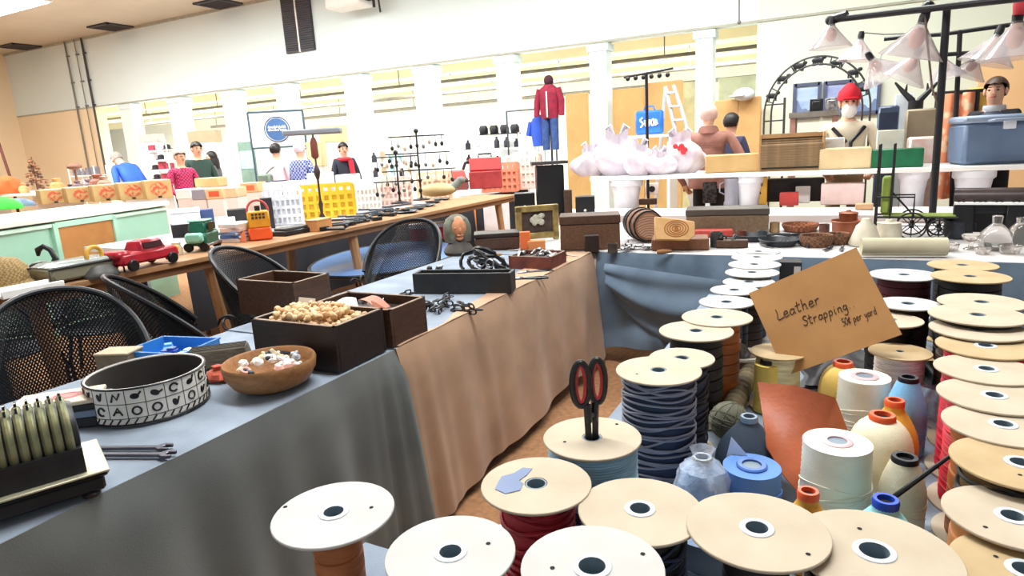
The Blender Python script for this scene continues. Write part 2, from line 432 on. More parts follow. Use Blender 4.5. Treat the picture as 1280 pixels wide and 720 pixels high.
# swag lying over the blue skirt near the inner corner
def swag(u, v):
    x = -1.38 + 1.0 * u; s = u
    top = TZ - 0.06 - 0.10 * s; sag = 0.42 * math.sin(PI * (0.12 + .78 * s)) * v
    return (x + .05 * v * (1 - 2 * s), BY0 - 0.10 - 0.07 * math.sin(v * PI) - 0.02 * math.sin(v * 14 + 2 * s), top - sag - .05 * v)
b = MB(); b.sheet(swag, 26, 20, .004)
tag(b.build('cloth_swag', m_blue_cloth, ang=75), 'sagging fold of slate blue cloth near the inner corner', 'cloth')
# low table under the spools
SPZ = 0.645
folding_table('spool_table', 'low table carrying the spools of leather lace', -0.60, 0.62, 1.02, 3.55, SPZ - .012)
drape('spool_tablecloth', 'dusty blue cloth under the spools and thread cones', -0.62, 0.64, 1.0, 3.57, SPZ, 'ESW', (m_grey_top, m_blue_cloth),
      lambda u, v: v * (0.03 + 0.012 * math.sin(u * 11)), lambda u: 0.1, seed=6)
folding_table('spool_table', 'near low table carrying the front spools', -0.9, 0.62, 0.35, 0.97, SPZ - .012)
drape('spool_tablecloth', 'dusty blue cloth under the nearest spools', -0.92, 0.64, 0.33, 0.985, SPZ, 'ES', (m_grey_top, m_blue_cloth),
      lambda u, v: v * (0.02 + 0.006 * math.sin(u * 11)), lambda u: 0.1, seed=8)
# ------------------------------------------------------------------ spools of leather lace
m_flange = M('flange_board', (192, 179, 158), 0.75, rgb2=(178, 163, 140), scale=9, bump=0.05)
m_flange_w = M('flange_white', (188, 187, 184), 0.6, rgb2=(178, 176, 171), scale=9)
m_flange_t = M('flange_tan', (188, 165, 126), 0.75, rgb2=(172, 147, 106), scale=9)
m_core = M('core_tube', (122, 140, 152), 0.5, var=0.15)
m_corew = M('core_collar', (196, 204, 210), 0.5)
m_hole = M('hole_dark', (26, 24, 26), 0.9)
FL = {}
def flange_mesh(R, rc, mat, key):
    k = (round(R, 3), key)
    if k not in FL:
        b = MB(); th = 0.005
        b.lathe([(rc, 0), (R - .001, 0), (R, .0012), (R, th - .0012), (R - .001, th), (rc, th)], 56, closed=True)
        FL[k] = b.mesh('flange', mat, ang=35)
    return FL[k]
def winding(kind, r, h, rc, seed):
    random.seed(seed)
    b = MB()
    if kind == 'strap':                                   # flat leather strap wound in wide turns
        n = max(3, int(h / 0.032)); prof = []
        for k in range(n):
            z0 = h * k / n; z1 = h * (k + 1) / n; rr = r * rnd(.93, 1.0)
            prof += [(rr * .93, z0 + .0004), (rr, z0 + .002), (rr, z1 - .002), (rr * .93, z1 - .0004)]
        b.lathe([(rc, 0)] + prof + [(rc, h)], 32, caps=False)
    elif kind == 'thread':
        n = max(6, int(h / 0.0055)); prof = []
        for k in range(n):
            z0 = h * k / n; z1 = h * (k + 1) / n; rr = r * rnd(.97, 1.0)
            prof += [(rr * .975, z0), (rr, (z0 + z1) / 2)]
        prof.append((r * .975, h)); b.lathe([(rc, 0)] + prof + [(rc, h)], 36, caps=False)
    else:                                                 # lace: solid drum plus loose cords around it
        b.lathe([(rc, 0), (r * .95, 0), (r * .95, h), (rc, h)], 32, caps=False)
    return b
def loose_cords(r, h, n, cr, seed):
    random.seed(seed); b = MB()
    for k in range(n):
        z = h * (k + .5) / n; a0 = rnd(0, 6.28); tl = rnd(-.02, .02); am = rnd(.0, .008); ph = rnd(0, 6)
        pts = []
        for i in range(40):
            a = 2 * PI * i / 40
            zz = min(max(z + tl * math.cos(a - a0) + am * math.sin(3 * a + ph), .004), h - .004)
            pts.append((r * math.cos(a), r * math.sin(a), zz))
        b.tube(pts, cr, 5, closed=True)
    return b
SPGROUP = 'spools of leather lace on the low table'
def spool(px, py, wpx, zt, label, body, kind='strap', fl='c', br=0.62, core=m_core, holes=(), D=None, cords=None, table=None, collar=True, rc=0.0205, name='leather_spool'):
    p = at(px, py, zt); s = ppm(p)
    R = (D or wpx / s) / 2
    zb = table if table is not None else SPZ + .001
    h = zt - zb
    t = thing(name, label, 'spool', (p.x, p.y, zb), random.uniform(0, 6), SPGROUP)
    fm = {'c': m_flange, 'w': m_flange_w, 't': m_flange_t}[fl]
    me = flange_mesh(R, rc, fm, fl)
    ft = obj('flange', me, t, (0, 0, h - .005)); obj('flange', me, t, (0, 0, 0))
    b = MB(); b.lathe([(rc - .0012, .0), (rc - .0012, h - .0005), (rc - .004, h - .0005), (rc - .004, 0)], 24, closed=True); b.build('core_tube', core, t)
    b = MB(); b.lathe([(0.0001, h - .03), (rc - .004, h - .03)], 20, caps=False); b.build('core_bottom', M('core_floor', (112, 126, 136), .8), t)
    if collar:
        b = MB(); b.lathe([(rc - .004, 0), (rc + .004, 0), (rc + .005, -.001), (rc - .004, -.001)], 28, closed=True); b.build('collar', m_corew, ft, (0, 0, .0065))
    me2 = MB().lathe([(.0001, 0), (.0036, 0)], 10, caps=False).mesh('nail_hole', m_hole)
    for a, k in holes: obj('nail_hole', me2, ft, (R * k * math.cos(a), R * k * math.sin(a), .0056))
    t.rotation_euler[2] = 0
    seed = int(px * 7 + py)
    wb_ = winding(kind, R * br, h - .0104, rc, seed)
    wd = wb_.build('winding', body, t, (0, 0, .0052))
    if cords:
        n, cr, cm = cords
        loose_cords(R * br * 1.0, h - .0104, n, cr, seed).build('loose_cord', cm, wd)
    return t
lm = lambda n, c, **k: M('lace_' + n, c, **{**dict(rough=0.55, var=0.25, scale=14, stretch=(1, 1, 6)), **k})
L_brown = lm('brown', (158, 92, 44)); L_red = lm('red', (168, 34, 46)); L_navy = lm('navy', (36, 48, 72)); L_black = lm('black', (28, 26, 28))
L_sky = lm('sky', (142, 184, 206)); L_dkbr = lm('dark_brown', (58, 38, 28)); L_tan = lm('tan', (196, 128, 70)); L_slate = lm('slate', (110, 132, 160))
L_crim = lm('crimson', (196, 36, 54)); L_wine = lm('wine', (84, 34, 40)); L_cream = lm('cream', (228, 220, 200)); L_cord = lm('cord', (130, 134, 150)); L_olive = lm('olive', (104, 78, 40))
L_yel = lm('pale_yellow', (240, 232, 192)); L_white = lm('white', (226, 222, 216))
# front and left column, nearest first
spool(417, 640, 150, .925, 'white-flanged spool of brown strap, farthest left of the spools', L_brown, 'strap', 'w', .42, holes=((.6, .62), (3.35, .92)))
spool(563, 690, 163, .92, 'white-flanged spool beside the one torn from its red lace', L_olive, 'strap', 'w', .5, holes=((.75, .6),))
s_torn = spool(670, 604, 138, .915, 'spool of red lace with a torn blue label on its flange', L_red, 'lace', 'c', .66, cords=(16, .0035, L_red), collar=False)
spool(740, 708, 180, .925, 'large white-flanged spool cut by the bottom edge, two nail holes', L_slate, 'strap', 'w', .55, holes=((3.6, .55), (.75, .78)), rc=.023)
spool(800, 636, 154, .912, 'cream spool of black lace with a white collar in its hole', L_black, 'lace', 'c', .72, cords=(18, .003, L_navy))
spool(946, 660, 170, .918, 'cream spool between the black lace spool and the big bottom right one', L_black, 'strap', 'c', .5, holes=((-.5, .8),))
spool(1093, 689, 192, .905, 'big tan spool of black cord in front of the teal cone', L_black, 'lace', 'c', .8, cords=(16, .004, M('cord_grey', (150, 146, 140), .6)), holes=((1.9, .5),), rc=.024)
spool(740, 546, 122, .915, 'spool of pale blue lace that holds the upright scissors', L_sky, 'thread', 'c', .93, collar=False, holes=((3.9, .6), (1.2, .8)))
spool(823, 462, 105, .925, 'spool of navy lace with tangled loose cords', L_navy, 'lace', 'c', .86, cords=(26, .003, L_cord), collar=False, holes=((4.0, .6),))
spool(852, 447, 80, .912, 'spool just behind the navy lace spool, mostly hidden', L_navy, 'lace', 'c', .8, cords=(14, .003, L_black), collar=False)
spool(870, 413, 90, .925, 'cream spool of black lace behind the navy pair', L_black, 'strap', 'c', .75, collar=False)
spool(896, 396, 85, .93, 'cream spool of brown lace overlapped by the cardboard sign', L_brown, 'strap', 'c', .7, collar=False)
spool(908, 377, 66, .925, 'white spool left of the cardboard sign', L_dkbr, 'strap', 'w', .6, collar=False)
for k, (x, y, w, z) in enumerate(((918, 362, 58, .918), (936, 352, 62, .915), (940, 340, 64, .93), (943, 330, 62, .935), (946, 321, 60, .93), (948, 314, 52, .93))):
    spool(x, y, w, z, ['small white spool, nearest of the far white row', 'second white spool of the far row', 'third white spool of the far row', 'fourth white spool of the far row',
          'fifth white spool of the far row', 'farthest white spool of the left row'][k], [L_black, L_dkbr, L_navy, L_wine, L_black, L_dkbr][k], 'strap', 'w', .6, collar=False)
# inner right column
spool(1130, 343, 77, .945, 'white spool of dark plum lace right of the sign', L_wine, 'strap', 'w', .8, collar=False)
spool(1135, 379, 70, .925, 'white spool behind the sign corner below the plum spool', L_dkbr, 'strap', 'w', .7, collar=False)
spool(1112, 399, 74, .905, 'pale spool mostly hidden by the sign corner', L_black, 'strap', 'c', .7, collar=False)
# outer right column
OUT = [(1203, 331, 75, .95, 't', L_black, 'tan spool next to the rolled paper, farthest of the right row'), (1213, 345, 84, .965, 't', L_black, 'tan-topped spool of black strap in the right row'),
       (1227, 377, 94, .945, 'c', L_black, 'wide cream spool right of the plum spool'), (1222, 393, 105, .955, 'c', L_black, 'cream spool with a bent disc above the red pair'),
       (1223, 411, 105, .935, 'c', L_dkbr, 'cream spool just above the upper red spool'), (1232, 432, 106, .925, 't', L_crim, 'upper spool of bright red lace in the right row'),
       (1233, 461, 112, .918, 'c', L_crim, 'lower spool of bright red lace with a ragged hole'), (1243, 494, 122, .912, 'c', L_crim, 'spool of red lace, third of the red ones'),
       (1254, 530, 130, .905, 'c', L_brown, 'cream spool with a blue-grey hole over brown lace')]
for x, y, w, z, f, body, lab in OUT:
    spool(x, y, w, z, lab, body, 'strap' if body is not L_crim else 'thread', f, .82, collar=(y > 420))
spool(1276, 578, 150, .90, 'spool of brown and black cords touched by the black rod', L_olive, 'lace', 't', .84, cords=(14, .004, L_black), holes=((4.5, .5),))
spool(1266, 645, 150, .875, 'spool of orange tan strap at the right edge', L_tan, 'strap', 'c', .86, holes=((4.0, .7),))
spool(1282, 712, 160, .86, 'tan spool cut by the bottom right corner', L_tan, 'strap', 't', .8, holes=((2.6, .4),))
# torn label on the red spool
b = MB(); random.seed(3)
poly = [(-.062, -.012), (-.045, -.03), (-.02, -.022), (-.014, .0), (-.02, .012), (-.006, .03), (.004, .052), (-.012, .058), (-.028, .04), (-.05, .03), (-.056, .012)]
b.prism([(x * 1.05 - .008, y * 1.0) for x, y in poly], .2715, .2722)
o = b.build('torn_label', M('label_blue', (120, 136, 168), .7), s_torn); o.location = (0, 0, (.915 - SPZ - .001) - .2708); o.rotation_euler = (0, 0, .5)

# small thread spools
def thread_spool(px, py, wpx, zt, label, body, fl='c'):
    return spool(px, py, wpx, zt, label, body, 'thread', fl, .80, collar=False, name='thread_spool', rc=.011)
thread_spool(973, 439, 66, .83, 'small spool of pale yellow thread below the cardboard sign', L_yel, 't')
thread_spool(1125, 439, 70, .85, 'small spool of white thread right of the cardboard sign', L_white, 't')
# thread cones
CG = 'thread cones among the spools'
def cone(px, pyb, wpx, hpx, label, body, cap, shape='cone', capr=.3, cap_h=.012, z=None, name='thread_cone', lean=(0, 0)):
    p = at(px, pyb, z if z is not None else SPZ + .004); s = ppm(p); R = wpx / s / 2; h = hpx / s * 1.08
    t = thing(name, label, 'thread cone', p, 0, CG, rot=(lean[0], lean[1], 0))
    b = MB(); prof = []; n = max(10, int(h / .006))
    for k in range(n + 1):
        u = k / n
        if shape == 'cone': r = R * (1 if u < .55 else 1 - (1 - capr * 1.05) * ((u - .55) / .45) ** 1.4)
        elif shape == 'cyl': r = R * (1 - .04 * u)
        elif shape == 'dome': r = R * math.sqrt(max(0.02, 1 - (u * .97) ** 4.5))
        elif shape == 'bottle': r = R * (1 if u < .35 else max(capr, math.cos((u - .35) / .65 * 1.35)))
        prof.append((r * (1 + (.008 if k % 2 else -.008)), h * u))
    b.lathe(prof, 36); wd = b.build('winding', body, t, ang=60)
    # a few crossing turns of thread
    b = MB(); random.seed(int(px + pyb))
    for k in range(5):
        a0 = rnd(0, 6.3); z0 = h * rnd(.15, .5); am = h * rnd(.05, .16); pts = []
        for i in range(40):
            a = 2 * PI * i / 40; zz = z0 + am * math.sin(a + a0); u = min(max(zz / h, 0), 1); r = R * (1 if u < .55 or shape == 'cyl' else .97) * 1.008
            pts.append((r * math.cos(a), r * math.sin(a), zz))
        if shape in ('cone', 'cyl'): b.tube(pts, .0014, 4, closed=True)
    if b.v: b.build('crossing_thread', body, wd)
    rc = R * capr
    b = MB(); b.lathe([(rc * .62, -.01), (rc * .98, -.01), (rc * 1.05, cap_h * .5), (rc * .95, cap_h), (rc * .66, cap_h)], 24, closed=True)
    b.build('cap', cap, t, (0, 0, h))
    b = MB(); b.lathe([(.0001, 0), (rc * .64, 0)], 20, caps=False); b.build('cap_hole', m_hole if shape != 'cyl' else m_core, t, (0, 0, h + cap_h * .2))
    return t
T = lambda n, c, **k: M('thread_' + n, c, **{**dict(rough=.7, var=.08, scale=20, bump=.1, bscale=200), **k})
c_or = M('cap_orange', (232, 96, 52), .4); c_bk = M('cap_black', (24, 26, 34), .4); c_bl = M('cap_blue', (32, 76, 190), .4); c_pk = M('cap_pinkish', (216, 180, 184), .5)
cone(957, 512, 30, 56, 'small yellow cone with a black cap beside the leather piece', T('yellow', (240, 214, 110)), c_bk, 'cyl', .55)
cone(1050, 520, 54, 62, 'mustard thread cone with an orange cap under the sign', T('mustard', (216, 180, 92)), c_or, 'dome', .42)
cone(1076, 540, 60, 68, 'white thread cone with a pale label behind the orange-capped ones', T('white', (238, 232, 214)), c_pk, 'cyl', .5, .004)
cone(1128, 562, 46, 84, 'light blue cone with a black cap in a clear bag', T('sky', (128, 192, 238)), c_bk, 'cone', .48)
cone(1112, 582, 58, 76, 'golden thread cone with an orange cap', T('gold', (228, 172, 62)), c_or, 'bottle', .38)
cone(1096, 612, 76, 88, 'cream thread cone with an orange ring cap', T('cream', (234, 226, 196)), c_or, 'dome', .38)
cone(1041, 644, 80, 92, 'large pale white cylinder of thread with a pink label', T('mint_white', (232, 236, 222)), c_pk, 'cyl', .42, .004)
cone(1124, 658, 52, 82, 'cream cone with a black cap beside the black rod', T('cream2', (230, 222, 196)), c_bk, 'cone', .56)
cone(1100, 716, 82, 88, 'pale teal cone with a bright blue cap', T('teal', (150, 214, 222)), c_bl, 'bottle', .36)
cone(1006, 702, 62, 84, 'gold cone with an orange cap peeking over the cream spool', T('gold2', (222, 160, 60)), c_or, 'bottle', .4)
cone(938, 640, 70, 58, 'bright blue cylinder of thread beside the wrapped cone', T('blue', (96, 140, 206)), M('cap_blue2', (70, 112, 184), .4), 'cyl', .5, .006)
t_ = cone(877, 646, 60, 70, 'pale blue cone in a crinkled plastic wrap', T('pale_blue', (142, 178, 218)), m_corew, 'dome', .4)
b = MB(); R_ = 33 / ppm(t_.location); b.lathe([(R_, 0), (R_ * 1.03, .03), (R_, .07), (R_ * .96, .1), (R_ * .8, .125), (R_ * .5, .14), (R_ * .3, .15), (R_ * .45, .17)], 40, caps=False, wob=lambda a, z: 1 + .05 * math.sin(5 * a + z * 70) + .04 * math.sin(11 * a - z * 120))
b.build('plastic_wrap', M('wrap', (214, 226, 244), .12, alpha=.45, bump=.6, bscale=60), t_, ang=20)
cone(934, 604, 78, 78, 'dark slate cone with a narrow neck', T('slate', (50, 62, 78)), M('cap_slate', (120, 140, 160), .4), 'bottle', .26)
cone(880, 742, 84, 84, 'blue-grey thread cylinder half hidden under the cream spool', T('bluegrey', (118, 140, 168)), m_core, 'cyl', .4)
cone(716, 706, 60, 80, 'dark navy thread cylinder between the red and the black spools', T('navy', (42, 54, 78)), c_bk, 'cyl', .4)
cone(640, 740, 66, 70, 'pale sky cone low between the white and red spools', T('sky2', (190, 210, 226)), m_corew, 'cyl', .4)
# grey ball of twine
p = at(911, 548, SPZ); b = MB(); r = 24 / ppm(p)
b.ball((0, 0, r), r, 20, 14)
for k in range(16):
    q = Matrix.Rotation(rnd(0, 6), 3, 'Z') @ Matrix.Rotation(rnd(0, 3), 3, 'X')
    b.tube([Vector((0, 0, r)) + q @ Vector(v) * 1.0 for v in arc(0, 0, r * 1.005, 0, 2 * PI, 27)[:-1]], .0016, 4, closed=True)
tag(b.build('twine_ball', M('twine', (104, 104, 88), .9, var=.3, scale=30), None, p), 'grey-green ball of twine behind the dark slate cone', 'twine')
# string of wooden rings lying behind it
p0 = at(905, 532, SPZ + .03); p1 = at(944, 452, SPZ + .03)
t = thing('ring_roll', 'row of grey-brown wound rings lying beside the dark leather', 'ring roll', (p0.x, p0.y, SPZ + .034), math.atan2(p1.y - p0.y, p1.x - p0.x) - PI / 2)
L = (p1 - p0).length; me = MB().lathe([(.014, -.016), (.026, -.016), (.033, -.006), (.033, .006), (.026, .016), (.014, .016)], 20, closed=True, T=Matrix.Rotation(PI / 2, 4, 'X')).mesh('ring', M('ring_wood', (120, 104, 72), .7, rgb2=(84, 74, 56), scale=30))
for k in range(int(L / .036)): obj('ring', me, t, (rnd(-.002, .002), .02 + k * .036, 0))
b = MB(); b.tube([(0, -.02, 0), (0, L + .02, 0)], .013, 8); b.build('rod', M('rod_dark', (58, 46, 34), .6), t)
# dark leather hides under the far spools
def hide(px, py, w, d, h, label, col, seed, rz=0):
    p = at(px, py, SPZ + .003); random.seed(seed); ph = [rnd(0, 6) for _ in range(6)]
    t = thing('leather_hide', label, 'leather', p, rz)
    b = MB()
    for k in range(3):
        def f(u, v, k=k):
            x = (u - .5) * w * (1 - .1 * k) ; y = (v - .5) * d * (1 - .08 * k)
            ed = min(u, 1 - u, v, 1 - v)
            z = h * (k + .6) / 3 * min(1, ed * 6 + .15) + .008 * math.sin(u * 9 + ph[k]) + .008 * math.sin(v * 8 + ph[k + 1])
            return (x + .012 * math.sin(v * 11 + ph[k]), y + .012 * math.sin(u * 9 + ph[k + 2]), max(z, .004 + k * .006))
        b = MB(); b.sheet(f, 16, 16, .004); b.build('layer', col, t, ang=80)
    return t
hide(905, 470, .20, .42, .10, 'heap of dark brown leather left of the thread spools', M('hide_dark', (52, 36, 26), .5, rgb2=(34, 24, 20), scale=9), 4)
hide(1060, 470, .30, .40, .09, 'heap of black leather below the cardboard sign', M('hide_black', (34, 32, 36), .5), 5)
hide(1165, 490, .14, .5, .06, 'strip of black leather between the thread cones and the red spools', M('hide_black', (34, 32, 36), .5), 6)
# orange leather piece standing between the cones
pa, pb, pc, pd = at(950, 600, SPZ), at(1012, 640, SPZ), None, None
y0 = at(1000, 628, SPZ + .004).y
def leather(u, v):
    top = [(948, 478), (995, 482), (1043, 497), (1062, 548)]; bot = [(958, 560), (975, 590), (1003, 622), (1050, 634)]
    k = u * 3; i = min(2, int(k)); f = k - i
    tx = top[i][0] * (1 - f) + top[i + 1][0] * f; ty = top[i][1] * (1 - f) + top[i + 1][1] * f
    bx = bot[i][0] * (1 - f) + bot[i + 1][0] * f; by = bot[i][1] * (1 - f) + bot[i + 1][1] * f
    px, py = tx * (1 - v) + bx * v, ty * (1 - v) + by * v
    return atY(px, py, y0 + .20 * (1 - v) - .05 * math.sin(u * PI) * (1 - v) + .012 * math.sin(v * 5) - .05 * (u - .2) * v)
b = MB(); b.sheet(leather, 18, 16, .003)
tag(b.build('leather_piece', M('saddle_leather', (178, 94, 58), .5, rgb2=(150, 74, 44), scale=8, bump=.12, bscale=90), ang=80), 'reddish brown sheet of leather leaning among the thread cones', 'leather')
# white slip of paper
b = MB(); p = [atY(904, 588, 1.455), atY(914, 546, 1.462), atY(942, 578, 1.465), atY(926, 612, 1.455)]
b.sheet(lambda u, v: (p[0] * (1 - u) + p[3] * u) * (1 - v) + (p[1] * (1 - u) + p[2] * u) * v, 3, 3, .001)
tag(b.build('paper_slip', M('paper_bluish', (216, 224, 240), .7, var=.03)), 'bluish white slip of paper behind the bright blue thread', 'paper')
b = MB(); p = [at(986, 640, SPZ + .006), at(1006, 622, SPZ + .03), at(1012, 634, SPZ + .03), at(994, 652, SPZ + .006)]
b.sheet(lambda u, v: (p[0] * (1 - u) + p[3] * u) * (1 - v) + (p[1] * (1 - u) + p[2] * u) * v, 2, 2, .001)
tag(b.build('paper_slip', M('paper_bluish', (216, 224, 240), .7, var=.03)), 'small white paper scrap left of the pale thread cylinder', 'paper')
# white strap end lying across the dark leather
b = MB(); p0 = at(902, 453, .76); p1 = at(950, 450, .775)
b.tube([p0, p0.lerp(p1, .3) + Vector((0, 0, .004)), p0.lerp(p1, .6) + Vector((0, 0, .0)), p1], .006, 6); tag(b.build('white_lace_end', m_white), 'short white cord end by the pale yellow thread spool', 'cord')
# clear plastic bag
def bag(u, v):
    a = u * 2 * PI; r = .055 * (1 + .18 * math.sin(3 * a + v * 5) + .1 * math.sin(7 * a - v * 8)) * (1 - .5 * v ** 2)
    return (r * math.cos(a), .8 * r * math.sin(a), .004 + .17 * v)
p = at(1163, 560, SPZ); b = MB(); b.grid(bag, 30, 14)
tag(b.build('plastic_bag', M('clear_film', (190, 205, 215), .15, alpha=.28, bump=.5, bscale=40), None, p, ang=80), 'crumpled clear plastic bag by the light blue cone', 'bag')
# black rod
p0 = at(1118, 621, .765); p1 = atY(1200, 561, p0.y + .05)
b = MB(); b.tube([p0, p0.lerp(p1, .5), p1], [.0055, .005, .003], 8); tag(b.build('black_rod', M('rod_black', (22, 22, 24), .4)), 'slim black rod slanting from the blue-capped cone to the right spools', 'rod')
# scissors standing in the pale blue spool
p = at(740, 546, .915)
t = thing('scissors', 'black scissors with red inner grips stuck upright in the blue spool', 'scissors', (p.x, p.y, .80), face_cam(p) + .25)
m_sb = M('scissor_black', (26, 26, 30), .35); m_sr = M('scissor_red', (176, 52, 60), .45)
for s in (-1, 1):
    b = MB(); b.box((s * .007, s * .003, .09), (.013, .004, .19), T=Matrix.Rotation(s * .03, 4, 'Y')); bl = b.build('blade', m_sb, t, bevel=.001)
    b = MB(); cx, cz = s * .018 - .003, .232
    loop = [(cx + (.016 if True else 0) * math.cos(a) * (1 if s > 0 else 1.1), s * .004, cz + .046 * math.sin(a)) for a in [2 * PI * k / 24 for k in range(24)]]
    b.tube(loop, .0065, 8, closed=True); b.tube([(s * .006, s * .003, .15), (s * .010, s * .004, .19)], .008, 8); h = b.build('handle', m_sb, t)
    b = MB(); loop = [(cx + .0095 * math.cos(a), s * .004, cz + .038 * math.sin(a)) for a in [2 * PI * k / 20 for k in range(20)]]
    b.tube(loop, .0042, 6, closed=True); b.build('grip', m_sr, h)
b = MB(); b.tube([(0, -.008, .165), (0, .008, .165)], .005, 8); b.build('pivot', m_steel_leg, t)
# ------------------------------------------------------------------ cardboard sign with handwriting
GL = {'L': [[(0, 1), (.05, .5), (.0, .02), (.3, .0), (.6, .08)]], 'e': [[(0, .28), (.4, .32), (.34, .52), (.12, .5), (.02, .24), (.15, 0), (.5, .1)]],
      'a': [[(.42, .45), (.15, .5), (.0, .2), (.15, .0), (.4, .2), (.44, .48), (.42, .1), (.55, .02)]], 't': [[(.2, .95), (.16, .3), (.22, .02), (.42, .06)], [(-.05, .6), (.45, .66)]],
      'h': [[(.04, 1.0), (.03, 0)], [(.03, .3), (.2, .5), (.34, .42), (.36, .02), (.46, .0)]], 'r': [[(.04, .5), (.05, 0)], [(.05, .3), (.2, .5), (.4, .48)]],
      'S': [[(.5, .9), (.25, 1.0), (.05, .8), (.2, .55), (.45, .4), (.4, .1), (.15, 0), (-.05, .15)]], 'p': [[(.05, .5), (.0, -.5)], [(.05, .4), (.25, .52), (.42, .3), (.28, .02), (.04, .1)]],
      'i': [[(.1, .5), (.1, .05), (.22, .0)], [(.12, .72), (.13, .76)]], 'n': [[(.03, .5), (.03, 0)], [(.03, .3), (.2, .5), (.36, .4), (.38, .02), (.48, 0)]],
      'g': [[(.42, .45), (.15, .5), (.02, .25), (.15, .05), (.4, .2), (.43, .46), (.4, -.3), (.2, -.5), (-.02, -.38)]], '.': [[(.1, .0), (.12, .04)]],
      '5': [[(.5, 1), (.12, .98), (.1, .55), (.38, .58), (.48, .3), (.3, 0), (.02, .06)]], '0': [[(.3, 1), (.05, .7), (.06, .2), (.28, 0), (.48, .3), (.46, .75), (.3, 1)]],
      'c': [[(.45, .65), (.2, .75), (.04, .45), (.15, .12), (.45, .2)], [(.32, .95), (.2, -.1)]], 'y': [[(.02, .5), (.08, .15), (.3, .15), (.4, .5), (.36, -.25), (.15, -.5)]],
      'd': [[(.4, .42), (.15, .5), (.02, .22), (.16, 0), (.38, .15), (.44, 1.0), (.42, .05), (.5, 0)]]}
def smooth_pts(p, n=4):
    out = []
    for i in range(len(p) - 1):
        p0 = p[max(i - 1, 0)]; p1 = p[i]; p2 = p[i + 1]; p3 = p[min(i + 2, len(p) - 1)]
        for k in range(n):
            t = k / n; q = []
            for a in range(2):
                q.append(.5 * (2 * p1[a] + (p2[a] - p0[a]) * t + (2 * p0[a] - 5 * p1[a] + 4 * p2[a] - p3[a]) * t * t + (3 * p1[a] - p0[a] - 3 * p2[a] + p3[a]) * t ** 3))
            out.append(tuple(q))
    out.append(p[-1]); return out
def handwrite(b, text, x, y, h, T, r, slant=.15, gap=.62, wd=1.0):
    for ch in text:
        if ch == ' ': x += .45 * h * wd; continue
        for st in GL[ch]:
            b.tube([(x + (px * wd + slant * py) * h, y + py * h, .0006) for px, py in smooth_pts(st)], r, 4, T=T)
        x += gap * h * wd * (.75 if ch in 'i.' else 1.0)
    return x
ctr = at(1028, 390, .93); cy_ = 2.09
pl_n = Vector((-.12, -1, .38)).normalized(); pl_o = atY(1028, 390, cy_)
def onplane(px, py):
    r = ray(px, py); return CAMP + r * ((pl_o - CAMP).dot(pl_n) / r.dot(pl_n))
A, B_, C_, D_ = onplane(927, 367), onplane(1070, 313), onplane(1128, 414), onplane(992, 470)
ux = ((B_ - A) + (C_ - D_)).normalized(); uy = pl_n.cross(ux).normalized()
if uy.z < 0: uy = -uy
sw = ((B_ - A).length + (C_ - D_).length) / 2; sh = ((A - D_).dot(uy) + (B_ - C_).dot(uy)) / 2
cc = (A + B_ + C_ + D_) / 4
Rm = Matrix((ux, uy, ux.cross(uy))).transposed()
t = thing('cardboard_sign', 'brown cardboard sign handwritten with leather strapping and a price', 'sign', cc)
t.rotation_euler = Rm.to_euler()
b = MB(); b.box((0, 0, -.002), (sw, sh, .004)); b.build('card', M('cardboard', (190, 142, 88), .85, rgb2=(174, 126, 76), scale=7, bump=.05), t)
b = MB(); ink = M('ink', (58, 42, 38), .8)
nT = Matrix.Identity(4)
k = sw / 152.0                                        # metres per photo pixel across the card
handwrite(b, 'Leather', -54 * k, 12 * k, 15 * k, nT, .62 * k, wd=.95)
handwrite(b, 'Strapping..', -26 * k, -9 * k, 13 * k, nT, .58 * k, wd=.85)
handwrite(b, '50c per yard', 18 * k, -28 * k, 10 * k, nT, .45 * k, wd=.62)
b.build('handwriting', ink, t)
# rolled paper on the far edge of the spool table
p0 = Vector((at(1078, 322, TZ + .055).x, 4.2, TZ + .061)); p1 = Vector((at(1192, 320, TZ + .055).x, 4.26, TZ + .061))
t = thing('paper_roll', 'thick pale roll of material lying behind the cardboard sign', 'roll', p0, math.atan2(p1.y - p0.y, p1.x - p0.x))
L = (p1 - p0).length; r = .052
sp = []
for k in range(60): a = k / 60 * 5 * 2 * PI; sp.append((r * (.35 + .65 * k / 60) * math.cos(a), r * (.35 + .65 * k / 60) * math.sin(a)))
b = MB(); b.tube([(0, 0, 0), (L, 0, 0)], r, 24); o = b.build('roll', M('roll_vinyl', (196, 188, 160), .55, rgb2=(178, 168, 138), scale=4), t)
b = MB(); b.tube([(L + .001, x, y) for x, y in sp], .0015, 4); b.build('spiral_end', M('roll_edge', (140, 126, 96), .7), o)
# dark box with a pale side behind the far white spools
p = at(995, 345, .68); t = thing('small_carton', 'dark-sided small carton behind the top corner of the sign', 'carton', (p.x, 3.44, SPZ + .006), .1)
b = MB(); b.box((0, 0, .11), (.1, .1, .22)); b.build('body', M('carton_dark', (46, 44, 48), .7), t)
b = MB(); b.box((.03, -.052, .11), (.03, .003, .18)); b.build('label', M('carton_label', (214, 200, 186), .7), t)
